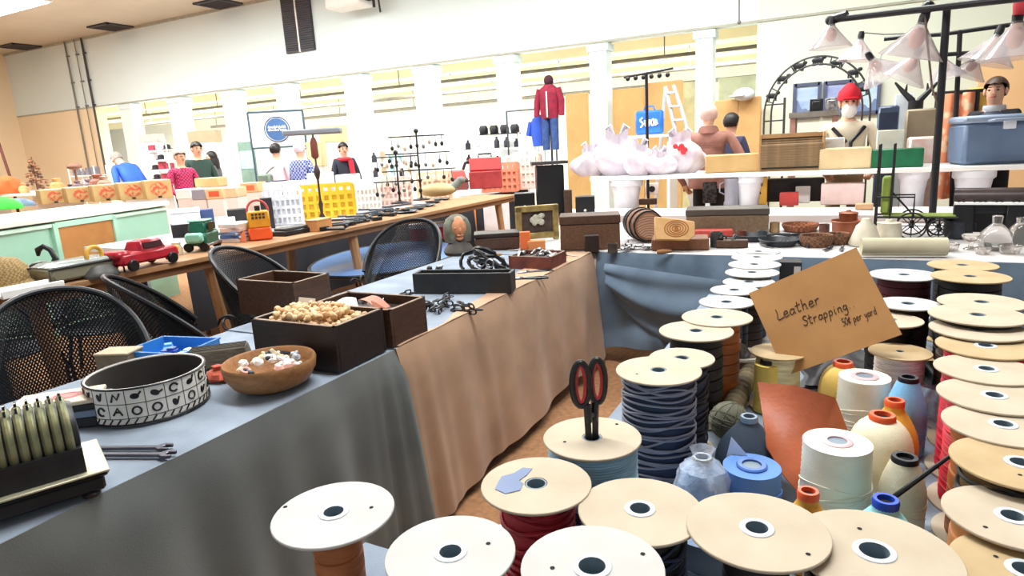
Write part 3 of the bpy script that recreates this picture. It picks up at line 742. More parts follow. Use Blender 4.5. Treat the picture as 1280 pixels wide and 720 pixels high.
# ------------------------------------------------------------------ things on the left table
TT = TZ + .005
m_iron = M('cast_iron', (30, 31, 34), .4, var=.3, scale=20)
m_brass = M('aged_brass', (158, 156, 118), .35, metal=.5, rgb2=(92, 98, 76), scale=25)
m_dkwood = M('dark_wood', (50, 36, 29), .45, rgb2=(30, 22, 19), scale=10, kind='grain', stretch=(1, 6, 6))
m_dkwood2 = M('walnut', (92, 62, 44), .5, rgb2=(60, 40, 30), scale=10, kind='grain', stretch=(6, 1, 6))
m_wood = M('oak', (176, 128, 82), .55, rgb2=(140, 96, 58), scale=8, kind='grain', stretch=(1, 6, 6))
m_pine = M('pine', (206, 168, 120), .6, rgb2=(180, 138, 92), scale=8, kind='grain', stretch=(6, 6, 1))
m_steel = M('dull_steel', (120, 122, 126), .35, metal=.9, var=.2)
m_silver = M('tarnished_silver', (180, 180, 182), .3, metal=.8, rgb2=(90, 88, 88), scale=30)
m_blk = M('black_enamel', (22, 22, 25), .35)
# old counting machine with a ribbed drum
p = at(127, 603, TT + .06) - Vector((.222, .085, 0))
t = thing('mechanical_calculator', 'black antique machine with a ribbed brass drum at the left edge', 'machine', (p.x, p.y, TT), 1.15)
b = MB(); b.box((0, 0, .03), (.36, .2, .035)); b.box((0, 0, .052), (.38, .215, .012)); b.build('base', m_iron, t, bevel=.006)
b = MB(); b.box((0, -.001, .06), (.384, .22, .006)); b.build('base_plate', M('plate_cream', (176, 172, 146), .45, metal=.3), t, bevel=.002)
me = MB().lathe([(.0, 0), (.018, 0), (.02, .008), (.014, .014), (0.0, .014)], 16).mesh('foot', m_iron)
for sx in (-.15, .15):
    for sy in (-.08, .08): obj('foot', me, t, (sx, sy, 0))
ax = Matrix.Rotation(PI / 2, 4, 'Y')
b = MB(); b.lathe([(.0, -.155), (.066, -.155), (.078, -.145), (.078, .135), (.072, .15), (.0, .155)], 36, T=Matrix.Translation((0, .0, .135)) @ ax); b.box((0, 0, .085), (.3, .182, .06)); b.box((0, -.004, .117), (.3, .178, .012)); b.build('housing', m_iron, t, bevel=0)
me = MB().lathe([(.074, -.0085), (.082, -.008), (.087, -.003), (.087, .003), (.082, .008), (.074, .0085)], 36, closed=True, T=ax).mesh('rib', m_brass)
keym = MB().box((0, 0, 0), (.005, .010, .012)).mesh('key', m_blk)
for k in range(14):
    r = obj('rib', me, t, (-.135 + k * .0205, 0, .137))
    for j in range(3):
        a = 1.0 + .35 * j + .03 * k; obj('key', keym, r, (0.0, -math.cos(a) * .089, math.sin(a) * .089), (-(PI / 2 - a), 0, 0))
# stack of flat boxes behind the machine
def flat_boxes():
    p = at(84, 527, TT); rz = .62
    cols = [('black', (30, 30, 36), .030), ('blue', (110, 128, 152), .022), ('black2', (34, 32, 36), .02), ('cream', (206, 194, 170), .014)]
    z = TT
    labs = ['black flat box at the bottom of the stack behind the machine', 'blue-grey book in the middle of the flat stack', 'thin black book under the cream box', 'cream flat tin with a red oval print on top of the stack']
    for k, (n, c, h) in enumerate(cols):
        t = thing('flat_box' if k in (0, 3) else 'book', labs[k], 'box' if k in (0, 3) else 'book', (p.x + .004 * k, p.y - .005 * k, z), rz + .06 * k)
        b = MB(); b.box((0, 0, h / 2), (.23 - .004 * k, .13, h)); b.build('body' if k in (0, 3) else 'cover', M('flat_' + n, c, .6), t, bevel=.003)
        if k in (1, 2):
            b = MB(); b.box((.004, 0, h / 2), (.23, .127, h - .008)); b.build('pages', M('pages', (214, 208, 196), .8), t)
        if k == 3:
            b = MB(); b.lathe([(.0001, 0), (.042, 0), (.042, .0008), (.0001, .0008)], 32, sx=1.0, sy=.75); b.build('oval_print', M('print_pink', (196, 120, 116), .6), t, (.02, 0, h))
            b = MB(); b.lathe([(.03, 0), (.033, 0), (.033, .0015), (.03, .0015)], 32, sx=1.0, sy=.75, closed=True); b.build('oval_ring', M('print_red', (160, 60, 66), .6), t, (.02, 0, h))
        z += h
flat_boxes()
# two open-end wrenches
def wrench(p0, p1, label, z):
    d = (p1 - p0); L = d.length
    t = thing('wrench', label, 'wrench', (p0.x, p0.y, z), math.atan2(d.y, d.x), 'steel wrenches on the left table'); m_steel = M('wrench_steel', (84, 84, 92), .35, metal=.7, var=.2)
    b = MB(); b.box((L / 2, 0, .004), (L - .03, .016, .008)); b.build('shank', m_steel, t, bevel=.002)
    for s, x in ((1, L), (-1, 0)):
        jaw = [(0, -.010), (.014, -.019), (.036, -.016), (.036, -.008), (.02, -.007), (.015, 0), (.02, .007), (.036, .008), (.036, .016), (.014, .019), (0, .010)]
        b = MB(); b.prism([(x - s * .02 + s * u, v) for u, v in (jaw if s > 0 else jaw[::-1])], 0, .009); b.build('jaw', m_steel, t, bevel=.0015)
wrench(at(92, 562, TT), at(206, 561, TT), 'upper of two steel wrenches pointing away from the machine', TT)
wrench(at(90, 570, TT), at(210, 570, TT), 'lower of two steel wrenches, nearer the table edge', TT)
# drum printed with cattle brands
p = at(190, 506, TT); R = 66 / ppm(p); H = .115
t = thing('branded_drum', 'round open drum with white sides and rows of black brand marks', 'drum', (p.x, p.y, TT), 0)
b = MB(); b.lathe([(R, 0), (R, H), (R - .006, H), (R - .006, .006), (.0, .006)], 64, caps=False); b.lathe([(.0001, 0), (R, 0)], 64, caps=False)
b.build('wall', M('drum_white', (226, 222, 212), .6, var=.05), t)
b = MB(); b.lathe([(R - .0065, H - .004), (R - .0065, .01), (.0001, .0075)], 64, caps=False); b.build('lining', M('drum_lining', (62, 58, 56), .8), t)
for z in (.004, H - .002):
    b = MB(); b.tube([(R * 1.003 * math.cos(a), R * 1.003 * math.sin(a), z) for a in [2 * PI * k / 64 for k in range(64)]], .0035, 6, closed=True); b.build('rim', m_blk, t)
for z in (.024, .068):
    b = MB(); b.lathe([(R, -.0008), (R + .0012, -.0008), (R + .0012, .0008), (R, .0008)], 64, c=(0, 0, z), closed=True); b.build('grid_line', m_blk, t)
NC = 20
me = MB().box((0, 0, .0), (.0014, .0018, H - .03)).mesh('grid_line', m_blk)
for k in range(NC): a = 2 * PI * k / NC; obj('grid_line', me, t, (R * math.cos(a), R * math.sin(a), .067), (0, 0, a))
zig = MB()
for k in range(44):
    a = 2 * PI * k / 44; a2 = 2 * PI * (k + .5) / 44; zig.tube([(R * 1.002 * math.cos(a), R * 1.002 * math.sin(a), .008), (R * 1.002 * math.cos(a2), R * 1.002 * math.sin(a2), .022)], .003, 4)
zig.build('zigzag_band', m_blk, t)
random.seed(21)
def brand_mark(kind, mat):
    b = MB()
    if kind == 0: b.tube([(0, .012 * math.cos(a), .012 * math.sin(a)) for a in [2 * PI * k / 12 for k in range(12)]], .003, 5, closed=True)
    elif kind == 1: b.tube([(0, -.013, -.01), (0, .0, .012), (0, .013, -.01)], .003, 5); b.tube([(0, -.008, 0), (0, .008, 0)], .003, 5)
    elif kind == 2: b.tube(arc(0, 0, .012, .6, 2 * PI - .6, 12, 0, 'yz'), .0034, 5)
    elif kind == 3: b.ball((0, 0, 0), (.002, .013, .009), 10, 6); b.tube([(0, .01, .004), (0, .017, .013)], .003, 5)
    elif kind == 4: b.tube([(0, -.014, -.012), (0, -.005, .01), (0, .004, -.006), (0, .014, .012)], .0032, 5)
    else: b.ball((0, -.003, 0), (.002, .008, .012), 8, 6); b.tube([(0, .0, -.008), (0, .014, .008)], .003, 5)
    return b.mesh('brand_mark', mat)
bmk = [brand_mark(k, m_blk) for k in range(6)]; bred = brand_mark(1, M('brand_red', (120, 46, 56), .6)); bpk = brand_mark(4, M('brand_grey', (96, 92, 96), .6))
for k in range(NC):
    for r, z in ((0, .046), (1, .09)):
        a = 2 * PI * (k + .5) / NC; me = bmk[(k * 5 + r * 3 + k // 3) % 6]
        if (k, r) == (12, 0): me = bred
        if (k, r) == (13, 1): me = bpk
        obj('brand_mark', me, t, (R * 1.001 * math.cos(a), R * 1.001 * math.sin(a), z), (rnd(-.5, .5), 0, a))
# blue plastic tray with small things
def tray(name, label, loc, rz, w, d, h, mat, th=.006, lip=.008, cat='tray'):
    t = thing(name, label, cat, loc, rz)
    b = MB(); b.box((0, 0, th / 2), (w, d, th)); b.build('bottom', mat, t)
    for sx, sy, bw, bd in ((0, -1, w, th), (0, 1, w, th), (-1, 0, th, d), (1, 0, th, d)):
        b = MB(); b.box((sx * (w - th) / 2, sy * (d - th) / 2, h / 2), (bw, bd, h)); b.box((sx * w / 2, sy * d / 2, h - .003), (bw + (lip if sy else 0), bd + (lip if sx else 0), .006)); b.build('side', mat, t)
    return t
p = at(218, 449, TT)
tray('plastic_tray', 'bright blue plastic tray behind the branded drum', (p.x, p.y, TT), .2, .27, .2, .06, M('blue_plastic', (58, 136, 210), .35))
for k, (dx, dy, c, lab, hh) in enumerate(((-.02, 0, (40, 70, 150), 'dark blue toy piece lying in the blue tray', .03), (.05, .02, (210, 225, 235), 'white toy piece lying in the blue tray', .025), (-.07, .03, (90, 160, 220), 'light blue toy piece lying in the blue tray', .03))):
    b = MB(); b.box((0, 0, hh / 2), (.06, .035, hh)); b.box((.01, 0, hh), (.03, .03, hh * .6)); b.tube([(-.04, 0, hh * .4), (.05, 0, hh * .4)], .006, 6)
    tag(b.build('toy_piece', M('toy_%d' % k, c, .4), None, (p.x + dx, p.y + dy, TT + .007), (0, 0, .5 + k), bevel=.003), lab, 'toy')
p = at(152, 459, TT); b = MB(); b.box((0, 0, .03), (.13, .09, .06))
t = thing('wooden_box', 'small pale wooden box left of the blue tray', 'box', (p.x, p.y, TT), .4); b.build('body', M('greywood', (140, 122, 98), .7, kind='grain', scale=9, rgb2=(104, 88, 70)), t, bevel=.003)
b = MB(); b.box((0, 0, .064), (.136, .096, .008)); b.build('lid', M('palewood', (190, 172, 144), .7, kind='grain', scale=9, rgb2=(160, 140, 112)), t, bevel=.002)
# weathered wooden wedge
p = at(276, 456, TT)
t = thing('weathered_wood', 'weathered grey wooden block between the tray and the bowl', 'wood block', (p.x, p.y, TT), .75)
b = MB(); b.box((0, 0, .035), (.23, .085, .07), top=.86); b.build('block', M('weathered', (120, 112, 94), .9, kind='grain', scale=14, rgb2=(70, 66, 58), stretch=(1, 8, 8), bump=.5, bscale=60), t, bevel=.006)
b = MB()
for k in range(5): b.box((0, -.03 + k * .015, .07), (.19, .003, .004))
b.build('grooves', M('weathered_dark', (56, 52, 46), .9), t)
# red cloth pouch
p = at(275, 474, TT); b = MB()
b.lathe([(0.0, 0), (.035, .0), (.045, .012), (.036, .028), (.012, .036), (.016, .05), (.003, .052)], 20, wob=lambda a, z: 1 + .15 * math.sin(5 * a + z * 90), sx=1.3)
tag(b.build('red_pouch', M('red_cloth', (176, 82, 62), .9, var=.25, scale=20), None, (p.x, p.y, TT), (0, 0, .5)), 'small crumpled red cloth left of the wooden bowl', 'pouch')
# wooden bowl of trinkets
p = at(341, 482, TT); R = 56 / ppm(p)
t = thing('wooden_bowl', 'turned wooden bowl holding white trinkets', 'bowl', (p.x, p.y, TT))
b = MB(); b.lathe([(.0001, 0), (R * .55, 0), (R * .82, .02), (R * .97, .055), (R, .085), (R * .97, .094), (R * .93, .088), (R * .9, .06), (R * .72, .028), (.0001, .014)], 48, caps=False); b.build('bowl', m_wood, t)
b = MB(); b.lathe([(R * .4, 0), (R * .56, 0), (R * .56, .006), (R * .4, .006)], 32, closed=True); b.build('foot_ring', m_dkwood2, t)
random.seed(5)
tcols = [M('trinket_white', (236, 234, 230), .4), M('trinket_cream', (222, 204, 168), .4), M('trinket_dark', (50, 54, 66), .4), M('trinket_pink', (214, 170, 158), .4), M('trinket_grey', (176, 184, 192), .4)]
for k in range(26):
    a = rnd(0, 6.3); rr = R * .62 * math.sqrt(rnd(0, 1)); b = MB(); kd = k % 4
    if kd == 0: b.lathe([(.004, -.012), (.014, -.008), (.016, .004), (.008, .014), (.003, .014)], 12)
    elif kd == 1: b.box((0, 0, 0), (.045, .012, .010)); b.ball((.022, 0, 0), .01, 8, 6); b.ball((-.022, 0, 0), .008, 8, 6)
    elif kd == 2: b.ball((0, 0, 0), (.018, .012, .010), 10, 7); b.ball((.014, .004, .006), .007, 8, 6)
    else: b.tube(arc(0, 0, .013, 0, 2 * PI, 12)[:-1], .0055, 6, closed=True)
    c = [0, 0, 1, 2, 0, 3, 4][k % 7]
    tag(b.build('trinket', tcols[c], None, (p.x + rr * math.cos(a), p.y + rr * math.sin(a), TT + .062 + .028 * (1 - rr / R) + rnd(0, .016)), (rnd(-.5, .5), rnd(-.5, .5), rnd(0, 6))),
        'small %s trinket in the wooden bowl' % ['white', 'cream', 'dark blue', 'pink', 'grey'][c], 'trinket', 'trinkets in the wooden bowl')
# open wooden drawers
def drawer_box(name, label, x0, x1, y0, y1, z, h, mat, knob=None, th=.014, cat='box', rimmat=None):
    t = thing(name, label, cat, ((x0 + x1) / 2, (y0 + y1) / 2, z)); w, d = x1 - x0, y1 - y0
    b = MB(); b.box((0, 0, th / 2), (w - 2 * th, d - 2 * th, th)); b.build('bottom', mat, t)
    for sx, sy, bw, bd in ((0, -1, w, th), (0, 1, w, th), (-1, 0, th, d - 2 * th), (1, 0, th, d - 2 * th)):
        b = MB(); b.box((sx * (w - th) / 2, sy * (d - th) / 2, h / 2), (bw, bd, h)); b.build('side', mat, t, bevel=.002)
    b = MB()
    for sx, sy, bw, bd in ((0, -1, w, th), (0, 1, w, th), (-1, 0, th, d), (1, 0, th, d)): b.box((sx * (w - th) / 2, sy * (d - th) / 2, h + .001), (bw, bd, .002))
    b.build('worn_rim', rimmat or M('worn_wood', (150, 126, 104), .6, kind='grain', scale=20, rgb2=(92, 70, 54)), t)
    if knob:
        b = MB(); b.lathe([(0, 0), (.006, 0), (.006, .02), (.014, .026), (.015, .036), (.008, .042), (0, .043)], 16, T=Matrix.Rotation(PI / 2, 4, 'Y')); b.build('knob', m_blk, t, (w / 2 - .0, knob, h * .62))
    return t
c0 = at(424, 467, TT); c1 = at(487, 437, TT)
DH = .165
xw = at(307, 401, TT + DH).x
DX1 = c0.x; DX0 = xw; DY0 = c0.y; DY1 = c1.y - .01
drawer_box('open_wooden_box', 'dark wooden drawer full of wooden knobs', DX0, DX1, DY0, DY1, TT, DH, m_dkwood)
random.seed(11)
m_knob = [M('knob_wood_%d' % k, c, .5, rgb2=c2, scale=40) for k, (c, c2) in enumerate((((226, 188, 138), (200, 156, 106)), ((214, 172, 124), (184, 138, 92)), ((234, 206, 166), (206, 170, 122))))]
kme = []
for m in m_knob:
    b = MB(); b.lathe([(0, -.013), (.006, -.013), (.0075, -.007), (.012, -.003), (.0145, .004), (.0125, .011), (.006, .0145), (0, .015)], 12); kme.append(b.mesh('wooden_bead', m))
n = 0
for layer, zz in ((0, DH - .05), (1, DH - .022), (2, DH + .002)):
    nx = 12; ny = 8
    for i in range(nx):
        for j in range(ny):
            u, v = (i + .5) / nx, (j + .5) / ny
            heap = 1 - ((u - .42) / .62) ** 2 - ((v - .5) / .75) ** 2
            if layer == 2 and heap < .55: continue
            if layer == 1 and u > .93: continue
            if layer == 0 and u < .86: continue
            o = obj('wooden_bead', kme[random.randrange(3)], None, (DX0 + .025 + (DX1 - DX0 - .05) * (u + rnd(-.02, .02)), DY0 + .025 + (DY1 - DY0 - .05) * (v + rnd(-.03, .03)), TT + zz + rnd(-.006, .006) + .012 * heap),
                    (rnd(0, 3), rnd(0, 3), rnd(0, 3)))
            tag(o, 'turned pale wooden knob heaped in the dark drawer', 'knob', 'wooden knobs in the drawer'); n += 1
# filler bed under the knobs, out of the same knobs seen between them
b = MB(); b.box(((DX0 + DX1) / 2, (DY0 + DY1) / 2, TT + .06), (DX1 - DX0 - .03, DY1 - DY0 - .03, .09)); tag(b.build('packing_cloth', m_dkwood2), 'brown packing under the heaped wooden knobs', 'packing')
p = at(319, 388, TT + DH - .02)
b = MB(); b.sheet(lambda u, v: (u * .065 - .03, .01 * v + .004 * u, v * .06), 2, 2, .0015); tag(b.build('price_card', M('card_white', (232, 228, 218), .8, var=.03), None, (DX0 + .05, DY1 - .05, TT + DH - .03), (0, .15, .4)), 'white blank card stuck in the drawer of knobs', 'card')
e0 = at(489, 437, TT); e1 = at(528, 416, TT)
D2H = .15; x20 = at(412, 372, TT + D2H).x
drawer_box('open_wooden_box', 'brown wooden drawer with a black knob and papers', x20, e0.x + .002, e0.y + .012, e1.y + .02, TT, D2H, m_dkwood2, knob=.0)
random.seed(15)
cx, cy = (x20 + e0.x) / 2, (e0.y + e1.y) / 2 + .016
for k, (dx, dy, w, d, c, lab) in enumerate(((-.10, -.02, .10, .07, (226, 224, 222), 'white paper sheet lying in the brown drawer'), (.03, .02, .12, .08, (190, 132, 112), 'dusty pink envelope lying in the brown drawer'),
        (.1, -.03, .08, .06, (150, 84, 60), 'rust brown leather scrap in the brown drawer'), (.0, .05, .06, .05, (230, 222, 214), 'small white label at the back of the brown drawer'))):
    b = MB(); b.sheet(lambda u, v: ((u - .5) * w, (v - .5) * d, .02 * math.sin(u * 3 + k) + .01 * v), 6, 4, .002)
    tag(b.build('paper' if k != 2 else 'leather_scrap', M('drawer_paper_%d' % k, c, .8), None, (cx + dx, cy + dy, TT + D2H - .03 + .004 * k), (rnd(-.2, .2), rnd(-.2, .2), rnd(0, 1))), lab, 'paper' if k != 2 else 'leather')
b = MB(); b.box((cx, cy, TT + .065), (e0.x - x20 - .04, e1.y - e0.y - .03, .1)); tag(b.build('drawer_fill', m_dkwood), 'dark folded cloth filling the brown drawer', 'cloth')
for k in range(6):
    b = MB(); b.lathe([(0, 0), (.012, 0), (.014, .01), (.012, .02), (0, .022)], 12); o = b.build('metal_button', m_silver, None, (x20 + .03 + .022 * k, cy - .03 + .03 * (k % 3), TT + D2H - .028), (rnd(-.6, .6), rnd(-.6, .6), 0))
    tag(o, 'small round metal button at the left end of the brown drawer', 'button', 'metal buttons in the brown drawer')
# empty brown box behind
f0 = at(372, 397, TT); x30 = at(312, 352, TT + .15).x; f1 = at(404, 378, TT)
bx = drawer_box('wooden_box', 'empty brown wooden box behind the drawer of knobs', f0.x - .36, f0.x + .02, max(DY1 + .02, f0.y - .02), f0.y + .22, TT, .17, m_dkwood2)
# chain heap
p = at(540, 383, TT)
t = thing('iron_chain', 'heap of black iron chain in front of the dark trough', 'chain', (p.x, p.y, TT)); random.seed(9)
lk = MB(); pts = [(.016 * math.cos(a) + (.008 if math.cos(a) > 0 else -.008), .011 * math.sin(a), 0) for a in [2 * PI * k / 14 for k in range(14)]]; lk.tube(pts, .0042, 6, closed=True); me = lk.mesh('link', m_iron)
pp = Vector((-.28, -.12, .008)); ang = .3
for k in range(64):
    ang += rnd(-.55, .55) + (.25 if abs(pp.x) > .26 or abs(pp.y) > .13 else 0)
    if abs(pp.x) > .27: ang = 0 if pp.x < 0 else PI
    if abs(pp.y) > .12: ang = PI / 2 if pp.y < 0 else -PI / 2
    obj('link', me, t, (pp.x, pp.y, .006 + .014 * (k % 3)), ((k % 2) * 1.3 + .1, 0, ang)); pp = pp + Vector((math.cos(ang), math.sin(ang), 0)) * .034
# dark trough with bright edge
q0 = at(518, 368, TT); q1 = at(640, 368, TT)
t = thing('dark_trough', 'long black wooden trough across the far left table', 'trough', ((q0.x + q1.x) / 2 - .02, (q0.y + q1.y) / 2 + .06, TT), math.atan2(q1.y - q0.y, q1.x - q0.x))
Lq = (q1 - q0).length
for sy in (-1, 1):
    b = MB(); b.box((0, sy * .05, .055), (Lq, .014, .11)); b.build('side', M('blackwood', (44, 44, 44), .5, kind='grain', scale=12, rgb2=(28, 28, 30)), t, bevel=.002)
b = MB(); b.box((0, 0, .012), (Lq - .01, .09, .02)); b.build('bottom', M('blackwood', (44, 44, 44)), t)
for sx in (-1, 1):
    b = MB(); b.box((sx * (Lq / 2 - .008), 0, .055), (.016, .088, .108)); b.build('end', M('blackwood', (44, 44, 44)), t, bevel=.002)
# pliers right of the trough
for k, (x, y) in enumerate(((652, 350), (660, 342))):
    p = at(x, y, TT); t = thing('pliers', ['black pliers nearer the tan cloth', 'black pliers farther along the tan cloth edge'][k], 'pliers', (p.x, p.y, TT), .5 + .2 * k, 'pliers on the left table')
    for s in (-1, 1):
        b = MB(); b.tube([(.0, 0, .008), (.04, s * .012, .008), (.1, s * .022, .008), (.15, s * .014, .008)], [.007, .007, .007, .006], 6); b.build('handle', m_blk, t)
        b = MB(); b.tube([(0, 0, .008), (-.03, s * .008, .008), (-.06, s * .003, .008)], [.008, .008, .003], 6); b.build('jaw', m_steel, t)
    b = MB(); b.lathe([(0, 0), (.009, 0), (.009, .018), (0, .018)], 12); b.build('pivot', m_steel, t)
# tangled harness
p = at(592, 343, TT); t = thing('leather_harness', 'tangle of black harness straps with metal buckles', 'harness', (p.x, p.y + .1, TT)); random.seed(31)
for k in range(7):
    a0 = rnd(0, 6); r = rnd(.07, .14); cx, cy = rnd(-.12, .12), rnd(-.04, .06); h = rnd(.05, .14); pts = []
    for i in range(18): a = a0 + i / 17 * rnd(4.5, 5.0); pts.append((cx + r * math.cos(a), cy + r * .6 * math.sin(a), .012 + h * (math.sin(i / 17 * PI)) ** 1.2))
    b = MB(); b.tube(pts, .011, 5); b.build('strap', m_blk, t)
for k in range(6):
    b = MB(); b.tube(arc(0, 0, .024, 0, 2 * PI, 14)[:-1], .0045, 6, closed=True); b.build('buckle', m_silver, t, (rnd(-.18, .18), rnd(-.08, .06), rnd(.05, .11)), (rnd(0, 2), rnd(0, 2), 0))
# carved painted head
p = at(574, 326, TT); t = thing('carved_head', 'carved wooden bust with a grey hood and brown face', 'carving', (p.x - .15, p.y + .25, TT), face_cam(p) + .2)
s = 1.12
b = MB(); b.lathe([(.09, 0), (.1, .02), (.085, .05), (.055, .085), (.05, .11)], 24); b.build('base', M('bust_dark', (62, 56, 50), .6), t).scale = (s,) * 3
b = MB(); b.ball((0, -.005, .17), (.058, .066, .078), 20, 14); b.ball((0, -.072, .158), (.011, .016, .02), 8, 6); b.ball((0, -.062, .128), (.022, .014, .009), 8, 6)
b.ball((.024, -.058, .175), (.011, .009, .007), 8, 6); b.ball((-.024, -.058, .175), (.011, .009, .007), 8, 6); b.ball((0, -.05, .108), (.024, .02, .016), 8, 6)
b.build('face', M('bust_face', (196, 132, 92), .5, var=.2, scale=30), t).scale = (s,) * 3
b = MB(); b.lathe([(.082, .08), (.09, .13), (.088, .18), (.07, .225), (.035, .25), (.0, .256)], 24, c=(0, .018, 0), wob=lambda a, z: 1 - .38 * math.exp(-((a - 1.5 * PI) / .55) ** 2) * (1 if z < .21 else .3)); b.build('hood', M('bust_hood', (112, 118, 100), .6, rgb2=(80, 70, 62), scale=16), t).scale = (s,) * 3
# boxes at the far end of the left table
def lidded(name, label, px, pyb, wpx, hpx, dep, z, mat, rz=None, knob=None, lid=None, cat='box', facegap=False, y=None):
    p = at(px, pyb, z) if y is None else atY(px, pyb, y); s = ppm(p); w, h = wpx / s, hpx / s
    a = face_cam(p) if rz is None else rz
    off = Vector((-math.sin(a), math.cos(a), 0)) * dep / 2
    t = thing(name, label, cat, (p.x + off.x, p.y + off.y, z if y is None else p.z), a)
    hl = h * .25 if lid else 0
    b = MB(); b.box((0, 0, (h - hl) / 2), (w, dep, h - hl)); b.build('body', mat, t, bevel=min(.006, w * .04))
    if lid:
        b = MB(); b.box((0, 0, h - hl / 2 + .002), (w + .008, dep + .008, hl)); b.build('lid', lid, t, bevel=.004)
    if knob:
        b = MB(); b.ball((0, -dep / 2 - .008, h * .5), .013, 10, 8); b.build('knob', knob, t)
    return t
m_rust = M('rusty_red', (128, 66, 52), .7, rgb2=(84, 44, 38), scale=14)
def junk_box(px, py, wpx, hpx, dep, label, mat):
    p = at(px, py, TT); s = ppm(p); w, h = wpx / s, hpx / s
    return drawer_box('wooden_box', label, p.x - w / 2, p.x + w / 2, p.y, p.y + dep, TT, h, mat), p, w, h
_, p, w, h = junk_box(662, 337, 58, 16, .25, 'reddish wooden box heaped with metal oddments', m_rust)
random.seed(44)
for k in range(12):
    b = MB(); L = rnd(.04, .1); b.tube([(-L / 2, 0, 0), (L * .2, rnd(-.02, .02), .01), (L / 2, 0, 0)], .009, 6); b.ball((L / 2, 0, 0), .015, 8, 6)
    tag(b.build('metal_oddment', m_silver, None, (p.x + rnd(-.4, .4) * w, p.y + rnd(.04, .2), TT + h + rnd(-.02, .005)), (rnd(-.3, .3), rnd(-.3, .3), rnd(0, 6))), 'metal oddment in the reddish wooden box', 'oddment', 'oddments in the reddish box')
b = MB(); b.box((p.x, p.y + .125, TT + h * .4), (w - .04, .21, h * .6)); tag(b.build('box_fill', m_dkwood), 'dark rag under the metal oddments', 'rag')
lidded('wooden_chest', 'low brown wooden chest left of the picture frame', 622, 312, 56, 20, .2, TT, m_dkwood2, lid=m_dkwood)
lidded('orange_tin', 'upright orange tin before the picture frame', 657, 312, 13, 22, .05, TT, M('orange_paint', (222, 108, 50), .5))
lidded('orange_carton', 'flat orange carton beside the orange tin', 671, 312, 22, 11, .08, TT, M('orange_card', (214, 132, 76), .6))
# gilt frame
p = at(666, 303, TT); s = ppm(p); t = thing('picture_frame', 'small gilt picture frame standing on the far left table', 'frame', (p.x, p.y + .1, TT), face_cam(p) + .25, rot=None)
w, h = 56 / s, 44 / s; m_gilt = M('gilt', (176, 154, 96), .4, metal=.4, rgb2=(130, 112, 66), scale=20)
for sx, sz, bw, bh in ((0, 0.04, w, .05), (0, h - .02, w, .05), (-w / 2 + .025, h / 2, .05, h), (w / 2 - .025, h / 2, .05, h)):
    b = MB(); b.box((sx, 0, sz), (bw, .03, bh)); b.build('rail', m_gilt, t, bevel=.006)
b = MB(); b.box((0, .005, h / 2), (w - .07, .008, h - .07)); b.build('backing', M('frame_back', (66, 52, 46), .8, var=.4, scale=20), t)
b = MB(); random.seed(4)
for k in range(9): b.ball((rnd(-.04, .04), -.012, h * .62 + rnd(-.03, .035)), (rnd(.018, .03), .008, rnd(.018, .03)), 10, 6)
b.build('painted_flower', M('flower_grey', (184, 182, 164), .7, var=.2, scale=40), t)
lidded('wooden_box', 'wide brown wooden box behind the far left table corner', 738, 312, 74, 42, .25, TT, M('boxwood', (112, 78, 54), .6, kind='grain', scale=9, rgb2=(80, 54, 38), stretch=(6, 1, 6)), lid=m_dkwood2)
lidded('small_lantern', 'stubby dark lantern in front of the wide brown box', 740, 316, 18, 22, .07, TT, m_dkwood)
# small black cabinets
cb = lidded('black_cabinet', 'tall black cabinet with a grey side at the far end', 690, 274, 34, 66, .22, TT, m_blk, rz=.5)
b = MB(); b.box((0, 0, 66 / 118 + .0), (.36, .25, .03)); b.build('cornice', M('cab_top', (70, 66, 66), .5), cb)
lidded('black_drawer_box', 'low black drawer box with a white knob left of the cabinet', 657, 274, 26, 32, .2, TT, m_blk, knob=M('knob_white', (225, 220, 205), .4))
lidded('black_drawer_box', 'small black drawer box with a white knob right of the cabinet', 732, 280, 24, 34, .15, TT, m_blk, knob=M('knob_white', (225, 220, 205), .4))
lidded('brown_stand', 'narrow brown wooden stand between the two black drawer boxes', 711, 276, 10, 38, .1, TT, m_dkwood2)
# ------------------------------------------------------------------ things on the back table
# round barrel end
p = at(798, 303, TT); s = ppm(p); r = 20 / s
t = thing('wooden_keg', 'small wooden keg on its side with a dark rim', 'keg', (p.x, p.y + .12, TT), face_cam(p) + .3)
ax = Matrix.Translation((0, 0, r * 1.02)) @ Matrix.Rotation(PI / 2, 4, 'X')
b = MB(); b.lathe([(0, -.14), (r * .86, -.14), (r * .97, -.06), (r, 0), (r * .97, .06), (r * .86, .14), (0, .14)], 28, T=ax); b.build('staves', M('keg_wood', (150, 104, 74), .6, kind='grain', scale=9, rgb2=(104, 68, 48)), t)
for z in (.13, -.13, .05, -.05):
    b = MB(); rr = r * (.9 if abs(z) > .1 else .99); b.lathe([(rr, -.012), (rr + .008, -.012), (rr + .008, .012), (rr, .012)], 28, c=(0, 0, z), closed=True, T=ax); b.build('hoop', m_iron, t)
b = MB(); b.lathe([(.0001, 0), (r * .74, 0), (r * .74, .004), (.0001, .004)], 28, c=(0, 0, .139), T=ax, caps=False); b.build('head', M('keg_head', (176, 138, 112), .7, kind='rings', scale=18, rgb2=(140, 100, 76)), t)
